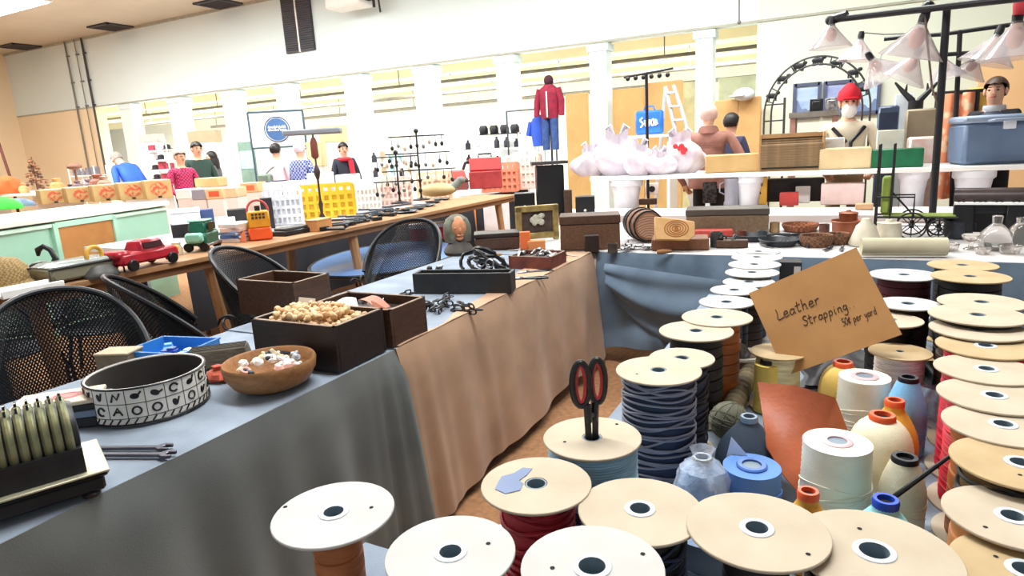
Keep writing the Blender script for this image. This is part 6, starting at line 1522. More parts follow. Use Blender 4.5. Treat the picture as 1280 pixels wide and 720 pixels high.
# framed pictures on the wall
def wall_picture(px0, py0, px1, py1, y, label, col, col2):
    p0, p1 = atY(px0, py0, y), atY(px1, py1, y); w, h = abs(p1.x - p0.x), abs(p0.z - p1.z)
    t = thing('framed_picture', label, 'picture', ((p0.x + p1.x) / 2, y, (p0.z + p1.z) / 2), 0, 'blue framed pictures on the wall')
    for sx, sz, bw, bh in ((0, -h / 2, w, .05), (0, h / 2, w, .05), (-w / 2, 0, .05, h + .05), (w / 2, 0, .05, h + .05)):
        b = MB(); b.box((sx, 0, sz), (bw, .05, bh)); b.build('frame_rail', M('pic_frame', (84, 92, 120), .5), t)
    b = MB(); b.box((0, .01, 0), (w, .02, h)); b.build('canvas', M('canvas_' + label[:14], col, .6, rgb2=col2, scale=2.5, stretch=(1, 1, 3)), t)
    b = MB(); b.sheet(lambda u, v: ((u - .5) * w * .94, -.003, -h * .46 + h * v * (.3 + .14 * math.sin(u * 7 + px0) + .06 * math.sin(u * 17))), 20, 3, .002); b.build('painted_hills', M('hills', (120, 138, 176), .6), t)
    return t
wall_picture(994, 107, 1023, 145, WY - .04, 'leftmost blue mountain picture inside the arch', (150, 178, 216), (196, 214, 232))
wall_picture(1032, 104, 1062, 142, WY - .04, 'middle blue mountain picture behind the red cap', (126, 140, 200), (176, 190, 226))
wall_picture(1069, 106, 1097, 140, WY - .04, 'right pale blue picture beside the arch', (176, 208, 226), (206, 226, 234))
# shelf with trinkets in the arch
p = atY(1018, 143, 8.6); t = thing('side_table', 'grey wooden side table inside the arch', 'table', (p.x, 8.6, 0)); w = 56 / ppm(p)
b = MB(); b.box((0, 0, p.z), (w, .4, .06)); b.build('tabletop', M('sidewood', (132, 126, 116), .6, kind='grain', scale=8, rgb2=(100, 94, 84)), t)
for sx in (-1, 1):
    for sy in (-1, 1):
        b = MB(); b.box((sx * w * .42, sy * .15, p.z / 2), (.06, .06, p.z)); b.build('leg', M('sidewood_red', (158, 120, 106), .6), t)
for k in range(3):
    b = MB(); b.box((0, 0, .07), (.14, .1, .14)); b.box((0, -.052, .07), (.09, .01, .09)); tag(b.build('small_clock', [m_blk, m_silver, m_iron][k], None, (p.x + .02 + .16 * k, 8.55, p.z + .03), bevel=.01), ['black little clock, left of three on the side table', 'silvery little clock, middle of three on the side table', 'dark little clock, right of three on the side table'][k], 'clock')
# dark screen, standing board, antler chair, suitcase
def stand_box(name, label, cat, px0, py0, px1, py1, y, dep, mat, rz=None, bottom=0.0, inner=None):
    p0, p1 = atY(px0, py0, y), atY(px1, py1, y); w = abs(p1.x - p0.x); zt_ = max(p0.z, atY(px1, py0, y).z)
    zb_ = p1.z if bottom is None else bottom
    t = thing(name, label, cat, ((p0.x + p1.x) / 2, y + dep / 2, zb_), 0 if rz is None else rz); h = zt_ - zb_
    b = MB(); b.box((0, 0, h / 2), (w, dep, h)); b.build('body', mat, t, bevel=min(.02, dep * .2))
    if inner:
        b = MB(); b.box((0, -dep / 2 - .004, h * inner[1]), (w * .86, .01, h * inner[2])); b.build('front_panel', inner[0], t)
    return t
stand_box('dark_screen', 'dark blue screen standing right of the bearded person', 'screen', 1098, 133, 1120, 200, 7.9, .1, M('screen_blue', (70, 84, 108), .3), inner=(M('screen_face', (50, 60, 84), .2), .85, .22))
stand_box('white_board', 'tall white board right of the dark screen', 'board', 1119, 118, 1136, 205, 8.1, .04, M('board_white', (226, 236, 244), .4))
stand_box('travel_chest', 'brown and black trunk left of the main black pole', 'trunk', 1133, 137, 1170, 205, 8.0, .4, M('trunk_brown', (150, 136, 112), .6), inner=(M('trunk_black', (40, 38, 40), .5), .72, .2))
p = atY(1144, 137, 8.1); t = thing('antlers', 'pair of dark antlers upright on the brown trunk', 'antlers', p)
for s_ in (-1, 1):
    b = MB(); b.tube([(0, 0, 0), (s_ * .04, 0, .1), (s_ * .13, 0, .2), (s_ * .2, 0, .29)], [.04, .035, .024, .01], 8); b.tube([(s_ * .1, 0, .17), (s_ * .09, 0, .26)], [.02, .006], 6); b.build('antler', m_iron, t)
b = MB(); b.tube([(0, 0, -.02), (0, 0, .09)], .07, 10); b.build('mount', m_iron, t)
# patterned coral hanging cloth and gold basket
p0 = atY(1172, 118, 8.55); p1 = atY(1212, 225, 8.55)
b = MB(); b.sheet(lambda u, v: (p0.x + (p1.x - p0.x) * u, 8.55 + .05 * math.sin(u * 14), p0.z + (p1.z - .2 - p0.z) * v), 24, 10, .01); tag(b.build('coral_cloth', M('coral_print', (232, 142, 104), .8, rgb2=(236, 196, 160), kind='cells', scale=9, hi=.5), ang=80), 'hanging coral and cream patterned cloth behind the second pole', 'cloth')
b = MB(); w = abs(p1.x - p0.x); b.tube([(p0.x - .05, 8.57, p0.z + .01), (p1.x + .05, 8.57, p0.z + .01)], .02, 8); b.tube([(p0.x, 8.57, 0), (p0.x, 8.57, p0.z)], .02, 8); b.tube([(p1.x, 8.57, 0), (p1.x, 8.57, p0.z)], .02, 8)
tag(b.build('clothes_rail', m_pole), 'black rail carrying the coral patterned cloth', 'rail')
stand_box('gold_cabinet', 'mustard gold cabinet between the coral cloth and woman', 'cabinet', 1212, 110, 1238, 200, 8.6, .3, M('gold_cab', (214, 168, 72), .6, var=.2, scale=6), inner=(M('gold_door', (196, 146, 56), .6), .6, .6))
stand_box('pink_quilt_stack', 'heap of pale pink quilts left of the main pole', 'quilts', 1137, 172, 1172, 205, 7.55, .3, M('quilt_pink', (238, 196, 186), .9, rgb2=(240, 220, 210), kind='cells', scale=12), bottom=CZT * 0)
# pale pyramid of boxes behind the counter
stand_box('orange_wall_cloth', 'peach cloth screen behind the woman at right', 'screen', 1225, 70, 1400, 230, 10.6, .05, M('peach_cloth', (240, 200, 150), .9, rgb2=(232, 186, 136), scale=1.5))
# ------------------------------------------------------------------ partition boards in the annex
m_part = M('partition_tan', (222, 178, 118), .8, rgb2=(200, 156, 100), scale=1.6, kind='grain')
for px0, py0, px1, lab in ((706, 118, 737, 'narrow tan partition board left of the rounded pier'), (758, 113, 806, 'wide tan partition board behind the blue bag'), (807, 104, 853, 'tan partition board with a slanting edge, right of the blue bag'), (893, 126, 922, 'tan partition board behind the person in the brown coat'), (923, 122, 949, 'tan partition board next to the garden arch')):
    stand_box('partition_board', lab, 'partition', px0, py0, px1, 205, 12.0 if px0 < 890 else 10.9, .08, m_part)
stand_box('grey_partition', 'grey-green partition board beside the rightmost pier', 'partition', 853, 103, 868, 205, 12.6, .06, M('part_grey', (190, 196, 170), .8))
stand_box('grey_partition', 'upper grey-green panel behind the white cap', 'partition', 898, 98, 947, 128, 12.6, .06, M('part_grey', (190, 196, 170)), bottom=0)
b = MB(); p = atY(930, 122, 10.8); b.ball((0, 0, .05), (.16, .12, .1), 14, 9); b.prism([(-.2, -.16), (.02, -.22), (.02, .1), (-.2, .1)], .02, .04); tag(b.build('white_sun_hat', M('cap_white', (226, 236, 244), .7), None, p), 'white sun hat resting on top of the tan partition', 'hat')
# blue folding bag on a table, black pole lamp
p = atY(812, 168, 9.6); t = thing('blue_bag', 'bright blue square bag with white lettering beside the black pole', 'bag', (p.x, 9.6, p.z)); s = ppm(p)
w, h = 34 / s, 29 / s
b = MB(); b.box((0, 0, h / 2), (w, .12, h)); b.build('body', M('bag_blue', (44, 112, 206), .5), t, bevel=.03)
b = MB(); x = -w * .3
for st in ([(.1, .7), (.0, .6), (.12, .45), (.02, .3)], [(.2, .6), (.24, .35), (.3, .55), (.36, .35), (.4, .62)], [(.52, .62), (.46, .45), (.56, .36), (.6, .58), (.52, .62)], [(.66, .35), (.68, .6), (.74, .4)]):
    b.tube([(x + u * w * .85, -.064, v * h) for u, v in smooth_pts(st)], .014, 5)
b.build('lettering', m_white, t)
b = MB(); b.tube([(-w * .2, 0, h), (-w * .15, 0, h + .06), (w * .15, 0, h + .06), (w * .2, 0, h)], .012, 6); b.build('handle', M('bag_blue', (44, 112, 206)), t)
t = thing('pale_table', 'pale table carrying the bright blue bag', 'table', (p.x - .1, 9.75, 0)); b = MB(); b.box((0, 0, p.z - .025), (.9, .6, .04)); b.build('tabletop', m_white, t)
for sx in (-.4, .4):
    b = MB(); b.box((sx, 0, (p.z - .04) / 2), (.04, .5, p.z - .045)); b.build('leg', m_white, t)
q0 = atY(808, 92, 8.2); q1 = atY(810, 190, 8.2)
t = thing('pole_lamp', 'thin black floor pole with a bar of clips in front of the blue bag', 'pole', (q1.x, 8.2, 0))
b = MB(); b.tube([(0, 0, 0), (q0.x - q1.x, 0, q0.z)], .02, 8); b.build('pole', m_pole, t); b = MB(); b.lathe([(0, 0), (.18, 0), (.18, .02), (.03, .04)], 20); b.build('base', m_pole, t)
b = MB(); b.tube([(-.3, 0, q0.z - .02), (.32, 0, q0.z + .03)], .014, 6)
for k in range(6): b.ball((-.25 + .1 * k, 0, q0.z - .04), .03, 8, 6)
b.build('clip_bar', m_pole, t)
# step ladder
t = thing('step_ladder', 'pale aluminium step ladder right of the blue bag', 'ladder', (0, 0, 0)); m_al = M('aluminium', (206, 208, 212), .4, metal=.4)
for (xa, ya, xb, yb, y) in ((832, 108, 858, 225, 10.4), (842, 106, 880, 225, 10.4), (832, 108, 822, 225, 11.0)):
    b = MB(); a_, c_ = atY(xa, ya, y), atY(xb, yb, y); d_ = (c_ - a_); c_ = a_ + d_ * (a_.z / -d_.z); b.tube([a_, c_], .03, 6); b.build('rail', m_al, t)
for k in range(7):
    f = (k + .5) / 7; a_ = atY(832, 108, 10.4).lerp(atY(858, 225, 10.4), f); c_ = atY(842, 106, 10.4).lerp(atY(880, 225, 10.4), f); b = MB(); b.box((a_ + c_) / 2, ((c_ - a_).length, .1, .03)); b.build('step', m_al, t)
# ------------------------------------------------------------------ red jacket outfit on a display
p = atY(688, 165, 9.9); s = ppm(p); t = thing('outfit_display', 'red jacket and blue jeans on a display stand', 'outfit', (p.x, 9.9, 0))
tz = atY(688, 98, 9.9).z
b = MB(); b.tube([(0, .03, 0), (0, .03, tz - .05)], .02, 8); b.lathe([(0, 0), (.2, 0), (.2, .02), (0, .03)], 20); b.build('stand', m_steel_leg, t)
b = MB(); b.lathe([(.15, tz - .62), (.16, tz - .45), (.17, tz - .25), (.16, tz - .16), (.07, tz - .09)], 20, sy=.6)
for s_ in (-1, 1): b.tube([(s_ * .15, 0, tz - .16), (s_ * .21, 0, tz - .35), (s_ * .22, -.03, tz - .58)], [.06, .055, .045], 10)
b.build('jacket', M('jacket_red', (150, 28, 56), .8, rgb2=(112, 20, 44), scale=12), t)
b = MB(); b.box((0, -.105, tz - .4), (.02, .01, .4)); b.build('zip', m_white, t)
b = MB(); b.ball((0, .01, tz - .03), (.08, .08, .09), 12, 8); b.build('hood', M('hood_dark', (60, 24, 40), .8), t)
b = MB()
for s_ in (-1, 1): b.tube([(s_ * .07, 0, tz - .6), (s_ * .08, 0, tz - .85), (s_ * .08, 0, tz - 1.12)], [.075, .065, .06], 10)
b.build('jeans', M('jeans', (62, 92, 150), .8, rgb2=(44, 66, 116), scale=12), t)
p = atY(674, 160, 10.1); b = MB(); b.lathe([(.12, -.3), (.15, -.1), (.15, .1), (.06, .2)], 16, sy=.5); b.tube([(-.14, 0, .1), (-.2, 0, -.12)], .05, 8); b.tube([(.14, 0, .1), (.2, 0, -.12)], .05, 8); t = thing('blue_shirt', 'bright blue shirt hung left of the red jacket', 'shirt', (p.x, 10.1, p.z)); b.build('shirt', M('shirt_blue', (52, 92, 200), .8), t)
b = MB(); b.tube([(0, 0, .2), (0, 0, .3), (.03, 0, .33)], .008, 5); b.tube([(-.12, 0, .14), (0, 0, .22), (.12, 0, .14)], .01, 5); b.build('hanger', m_steel_leg, t)
b = MB(); b.tube([(p.x - .6, 10.1, p.z + .31), (p.x + .3, 10.1, p.z + .31)], .014, 6); b.tube([(p.x - .6, 10.1, 0), (p.x - .6, 10.1, p.z + .31)], .014, 6); b.tube([(p.x + .3, 10.1, 0), (p.x + .3, 10.1, p.z + .31)], .014, 6); tag(b.build('garment_rail', m_steel_leg), 'thin steel garment rail carrying the bright blue shirt', 'rail')
# ------------------------------------------------------------------ wire racks of goods under the openings
def wire_rack(label, px0, px1, py0, pyb, y, shelves, items, seed, mat=None):
    p0, p1 = atY(px0, py0, y), atY(px1, py0, y); zt_ = (p0.z + p1.z) / 2; w = p1.x - p0.x; x0 = p0.x; zb_ = atY((px0 + px1) / 2, pyb, y).z
    mat = mat or m_white; random.seed(seed)
    t = thing('wire_rack', label, 'rack', (x0 + w / 2, y + .15, 0))
    for sx in (-1, 1):
        for sy in (-.14, .14):
            b = MB(); b.tube([(sx * w / 2, sy, 0), (sx * w / 2, sy, zt_)], .015, 6); b.build('post', mat, t)
    for k in range(shelves):
        z_ = zb_ + (zt_ - zb_) * k / shelves; b = MB(); b.box((0, 0, z_), (w, .3, .02)); b.build('shelf', mat, t)
        n = int(w / .2)
        for j in range(n):
            kind, m, nm, cat = items[random.randrange(len(items))]; xx = x0 + w * (j + .5) / n; b = MB(); hh = (zt_ - zb_) / shelves * rnd(.45, .8)
            if kind == 'hat': b.lathe([(.0, .0), (.12, .0), (.12, .01), (.075, .02), (.07, .09), (.03, .11), (0, .11)], 16)
            elif kind == 'box': b.box((0, 0, hh / 2), (.13, .12, hh)); b.box((0, 0, hh + .008), (.11, .1, .016))
            elif kind == 'bottle': b.lathe([(0, 0), (.05, 0), (.05, hh * .6), (.02, hh * .8), (.02, hh), (0, hh)], 14)
            else: b.lathe([(0, 0), (.04, 0), (.02, .03), (.06, hh * .5), (.05, hh), (.04, hh), (.0, hh * .4)], 14)
            tag(b.build(nm, m, None, (xx, y + .15 - .03, z_ + .012), (0, 0, rnd(-.4, .4))), '%s on the %s' % (nm.replace('_', ' '), label), cat, '%ss on the %s' % (nm.replace('_', ' '), label))
    return t
wh = M('ware_white', (232, 228, 236), .5); dk = M('ware_dark', (40, 40, 50), .5); pk = M('ware_pink', (220, 190, 204), .5); aq = M('ware_aqua', (166, 210, 212), .5); tn = M('ware_tan', (196, 172, 140), .6)
wire_rack('white rack of pale wares under the black hats', 574, 648, 168, 205, 10.3, 2, [('box', wh, 'white_box', 'box'), ('bottle', dk, 'dark_bottle', 'bottle'), ('vase', pk, 'pink_vase', 'vase'), ('bottle', wh, 'white_bottle', 'bottle')], 1)
wire_rack('white rack left of the hanging blue shirt', 650, 672, 172, 205, 10.3, 2, [('box', wh, 'white_carton', 'carton'), ('bottle', dk, 'dark_flask', 'bottle')], 2)
wire_rack('white rack of aqua and dark wares behind the jewellery stands', 456, 512, 184, 222, 10.3, 2, [('vase', aq, 'aqua_vase', 'vase'), ('bottle', dk, 'dark_jar', 'jar'), ('box', wh, 'pale_box', 'box'), ('vase', tn, 'tan_vase', 'vase')], 3)
wire_rack('white rack of dark hats left of the plaid shirt', 178, 206, 176, 225, 9.4, 4, [('hat', dk, 'dark_hat', 'hat'), ('box', M('ware_red', (170, 60, 76), .6), 'red_box', 'box'), ('box', wh, 'plain_box', 'box')], 4)
wire_rack('white rack of small wares before the orange end wall', 84, 116, 208, 232, 9.0, 2, [('box', M('ware_grey', (120, 116, 124), .6), 'grey_box', 'box'), ('bottle', M('ware_grey', (120, 116, 124)), 'grey_bottle', 'bottle'), ('vase', wh, 'white_vase', 'vase')], 5)
# row of black hats on stands
for k in range(4):
    p = atY(605 + 13 * k, 169 - k * .6, 10.85); b = MB(); b.lathe([(0, 0), (.1, 0), (.105, .012), (.08, .03), (.085, .12), (.06, .17), (0, .165)], 16, wob=lambda a, z: 1 + .06 * math.sin(3 * a + z * 20))
    tag(b.build('black_hat', m_blk, None, (p.x, p.y, p.z)), 'black brimmed hat in the row above the white rack', 'hat', 'black hats above the white rack')
p0, p1 = atY(598, 170, 10.85), atY(648, 168, 10.85); b = MB(); b.box(((p0.x + p1.x) / 2, 10.85, p0.z - .012), (p1.x - p0.x, .25, .02))
for sx in (p0.x + .05, p1.x - .05): b.box((sx, 10.95, (p0.z - .02) / 2), (.04, .04, p0.z - .02))
tag(b.build('hat_shelf', m_white), 'white shelf carrying the row of black hats', 'shelf')
# ------------------------------------------------------------------ round-logo sign
SY = 9.6
p0, p1 = atY(320, 140, SY), atY(374, 184, SY); cx, cz = (p0.x + p1.x) / 2, (p0.z + p1.z) / 2; w, h = abs(p1.x - p0.x), abs(p0.z - p1.z) * .93
t = thing('logo_sign', 'white sign with a round blue emblem on a dark frame', 'sign', (cx, SY, 0), face_cam((cx, SY)) * .75); m_sf = M('sign_frame', (60, 84, 96), .5)
b = MB(); b.box((0, 0, cz), (w, .03, h)); b.build('board', M('sign_white', (236, 240, 242), .6, var=.01), t)
for sx, sz, bw, bh in ((0, -h / 2, w, .035), (0, h / 2, w, .035), (-w / 2, 0, .035, h), (w / 2, 0, .035, h)):
    b = MB(); b.box((sx, 0, cz + sz), (bw, .05, bh)); b.build('frame_rail', m_sf, t)
for sx in (-1, 1):
    b = MB(); b.tube([(sx * w / 2, .0, 0), (sx * w / 2, 0, cz - h / 2)], .02, 6); b.build('post', m_sf, t)
r = h * .36; TX = Matrix.Translation((0, -.02, cz)) @ Matrix.Rotation(PI / 2, 4, 'X')
b = MB(); b.lathe([(.0001, 0), (r * .86, 0), (r * .86, .006), (.0001, .006)], 36, T=TX); b.build('blue_disc', M('logo_blue', (58, 92, 142), .5, rgb2=(70, 108, 158), scale=3), t)
b = MB(); b.lathe([(r * .93, 0), (r, 0), (r, .007), (r * .93, .007)], 36, T=TX, closed=True); b.build('ring', M('logo_dark', (34, 54, 88), .5), t)
b = MB(); random.seed(12)
for rw, zz in ((0, .12), (1, -.1)):
    x = -.68
    while x < .62:
        wd_ = rnd(.1, .2); b.tube([(x * r, -.03, cz + zz * r), ((x + wd_ * .4) * r, -.03, cz + (zz + rnd(.08, .2)) * r), ((x + wd_) * r, -.03, cz + (zz - .03) * r)], .011, 5); x += wd_ + .02
b.build('script_lettering', m_white, t)
stand_box('green_board', 'green-grey paned board left of the round-logo sign', 'board', 296, 178, 322, 225, 10.2, .05, M('board_green', (128, 160, 148), .5), inner=(M('board_pane', (176, 206, 206), .3), .8, .2))
# ------------------------------------------------------------------ far left corner
def on_floor_item(b, name, label, cat, mat, px, py, y, rz=0): p = atY(px, py, y); return tag(b.build(name, mat, None, p, (0, 0, rz)), label, cat)
FY = 6.8
q = atY(100, 240, FY); t = thing('display_table', 'long white table of ornaments before the orange end wall', 'table', (-13.7, FY + .5, 0)); FZ = q.z
b = MB(); b.box((0, 0, FZ - .02), (6.0, 1.2, .04)); b.build('tabletop', m_wcloth, t)
for sx in (-2.8, 0, 2.8):
    b = MB(); b.box((sx, 0, (FZ - .04) / 2), (.06, .9, FZ - .042)); b.build('leg', m_white, t)
def fp(px, dy=.2): p = atY(px, 235, FY + dy); return Vector((p.x, FY + dy, FZ))
p = fp(47); t = thing('ornament_tree', 'small dark bare ornament tree at the far left', 'ornament tree', p); s = ppm(p); random.seed(8)
b = MB(); b.tube([(0, 0, 0), (0, 0, 44 / s)], [.02, .008], 6); b.build('trunk', M('twig', (96, 66, 50), .8), t)
for k in range(16):
    z_ = (8 + 34 * k / 16) / s; L = (15 - 12 * k / 16) / s; a = k * 2.4; b = MB(); b.tube([(0, 0, z_), (L * math.cos(a) * .6, L * math.sin(a) * .6, z_ + .02), (L * math.cos(a), L * math.sin(a), z_ + .01)], [.012, .01, .004], 5)
    b.ball((L * .8 * math.cos(a), L * .8 * math.sin(a), z_ - .03), .03, 8, 6); b.ball((L * .4 * math.cos(a), L * .4 * math.sin(a), z_ - .02), .026, 8, 6); b.build('branch', [M('twig', (96, 66, 50)), M('twig2', (130, 84, 60), .8)][k % 2], t)
for k, (px, lab, c, hh) in enumerate(((30, 'tan ornament left of the bare tree', (206, 160, 110), .2), (62, 'brown humped ornament right of the bare tree', (140, 104, 86), .16), (72, 'gold carved ornament near the end wall', (196, 150, 90), .26), (98, 'purple-brown vase topped by a brown cap', (110, 90, 96), .2), (112, 'grey ornament left of the person in blue', (128, 118, 124), .22), (88, 'dark bowl ornament before the small wire rack', (70, 60, 66), .14), (124, 'red-brown ornament beside the person in blue', (150, 96, 80), .3), (132, 'tan vase ornament close to the person in blue', (160, 130, 110), .26))):
    p = fp(px, .15); b = MB(); b.lathe([(0, 0), (hh * .35, 0), (hh * .5, hh * .3), (hh * .42, hh * .6), (hh * .2, hh * .75), (hh * .3, hh * .95), (0, hh)], 16); tag(b.build('ornament', M('orn_%d' % k, c, .6, var=.3, scale=12), None, p), lab, 'ornament')
b = MB(); p = fp(98, .3); b.ball((0, 0, .45), (.14, .12, .06), 12, 8); b.tube([(0, 0, 0), (0, 0, .42)], .02, 6); b.lathe([(0, 0), (.1, 0), (.1, .02), (0, .03)], 14); tag(b.build('hat_stand', M('orn_brown', (120, 84, 66), .7), None, p), 'brown cap on a short stand above the ornaments', 'hat stand')
def heap(px, py, y, w, d, h, label, mat, seed, zb):
    random.seed(seed); ph = [rnd(0, 6) for _ in range(5)]; p = atY(px, py, y)
    def f(u, v):
        a = u * 2 * PI; r = math.sqrt(max(0, 1 - v ** 2.2)) * (1 + .15 * math.sin(3 * a + ph[0]) + .1 * math.sin(5 * a + ph[1] + 3 * v)); return (w * r * math.cos(a), d * r * math.sin(a), h * v + .01)
    b = MB(); b.grid(f, 28, 10); return tag(b.build('clothes_heap', mat, None, (p.x, y, zb), ang=80), label, 'clothes')
CT = 1.107
p = at(8, 262, CT)
for px, py, lab, c, w, h, sd in ((-4, 262, 'bright green garment heaped at the left edge', (70, 200, 70), .34, .15, 1), (22, 258, 'slate blue cloth folded beside the green garment', (116, 136, 160), .24, .10, 2)):
    q = at(px, py, CT); random.seed(sd); ph = [rnd(0, 6) for _ in range(4)]
    def f(u, v): a = u * 2 * PI; r = math.sqrt(max(0, 1 - v ** 2.2)) * (1 + .15 * math.sin(3 * a + ph[0]) + .1 * math.sin(5 * a + ph[1])); return (w * r * math.cos(a), .6 * w * r * math.sin(a), h * v + .004)
    b = MB(); b.grid(f, 28, 10); tag(b.build('clothes_heap', M('heap_%d' % sd, c, .85, var=.25, scale=8), None, (q.x, q.y, CT), ang=80), lab, 'clothes')
p = fp(10, .1); b = MB(); b.lathe([(0, 0), (.22, 0), (.26, .1), (.2, .26), (.08, .34), (0, .35)], 20, wob=lambda a, z: 1 + .12 * math.sin(4 * a + 9 * z)); tag(b.build('orange_coat', M('coat_orange', (240, 92, 44), .85, var=.2, scale=6), None, p), 'bright orange coat bundled at the far left', 'coat')
p0, p1 = atY(-2, 178, FY + .5), atY(14, 225, FY + .5); b = MB(); b.tube([(p0.x - .1, p0.y, p0.z), p0, p1, (p1.x, p1.y, 0)], .03, 6); tag(b.build('slanted_pole', M('handle_brown', (90, 50, 40), .6), None), 'dark slanted pole leaning at the far left edge', 'pole')
# boxes around the group of shoppers
def far_box(label, px, pyb, wpx, hpx, y, col, print_=None, name='carton'):
    q = atY(px, pyb, y); s = ppm(q); w, h = wpx / s, hpx / s; t = thing(name, label, name, (q.x, y, 0), .4)
    b = MB(); b.box((0, 0, q.z + h / 2), (w, .3, h)); b.build('body', M('fb_%d_%d_%d' % col, col, .7, var=.08, scale=5), t, bevel=.008)
    if print_: b = MB(); b.box((0, -.152, q.z + h * .5), (w * .6, .006, h * .5)); b.build('print', M('fbp_%d_%d_%d' % print_, print_, .7), t)
    b = MB(); b.box((0, 0, q.z / 2), (w * .9, .28, q.z)); b.build('pedestal', m_wcloth, t)
far_box('white box before the plaid shirt', 237, 248, 20, 12, 6.6, (236, 234, 232)); far_box('grey-lilac carton right of the white box', 256, 249, 18, 13, 6.5, (150, 146, 160)); far_box('red printed carton held below the couple', 275, 248, 22, 13, 6.5, (222, 186, 140), (220, 92, 60))
far_box('tan carton right of the red printed one', 296, 246, 15, 12, 6.3, (218, 190, 150)); far_box('tan carton carried in front of the couple', 265, 233, 30, 11, 7.0, (220, 186, 130)); far_box('orange printed carton before the round-logo sign', 318, 240, 22, 12, 6.8, (232, 178, 130), (228, 110, 70)); far_box('white carton before the pink shirt', 345, 242, 20, 14, 6.8, (236, 236, 238)); far_box('navy carton at the feet of the pink shirt', 346, 236, 18, 10, 7.4, (40, 44, 70))
far_box('white carton under the blue plaid shirt', 372, 240, 26, 14, 7.0, (232, 232, 240)); far_box('pale carton between the blue plaid shirt and dark figure', 402, 232, 26, 16, 7.4, (234, 224, 214)); far_box('pale aqua carton below the dark figure', 436, 232, 24, 14, 7.6, (210, 226, 226)); far_box('tan hanging cloth panel left of the dark figure', 398, 208, 18, 30, 9.4, (226, 196, 150)); far_box('brown board behind the white wall opening', 257, 178, 36, 14, 10.6, (190, 170, 140)); far_box('grey board behind the hats', 190, 178, 26, 10, 10.4, (190, 190, 186)); far_box('tan crate high behind the dark figure', 418, 178, 30, 20, 10.6, (228, 196, 150))
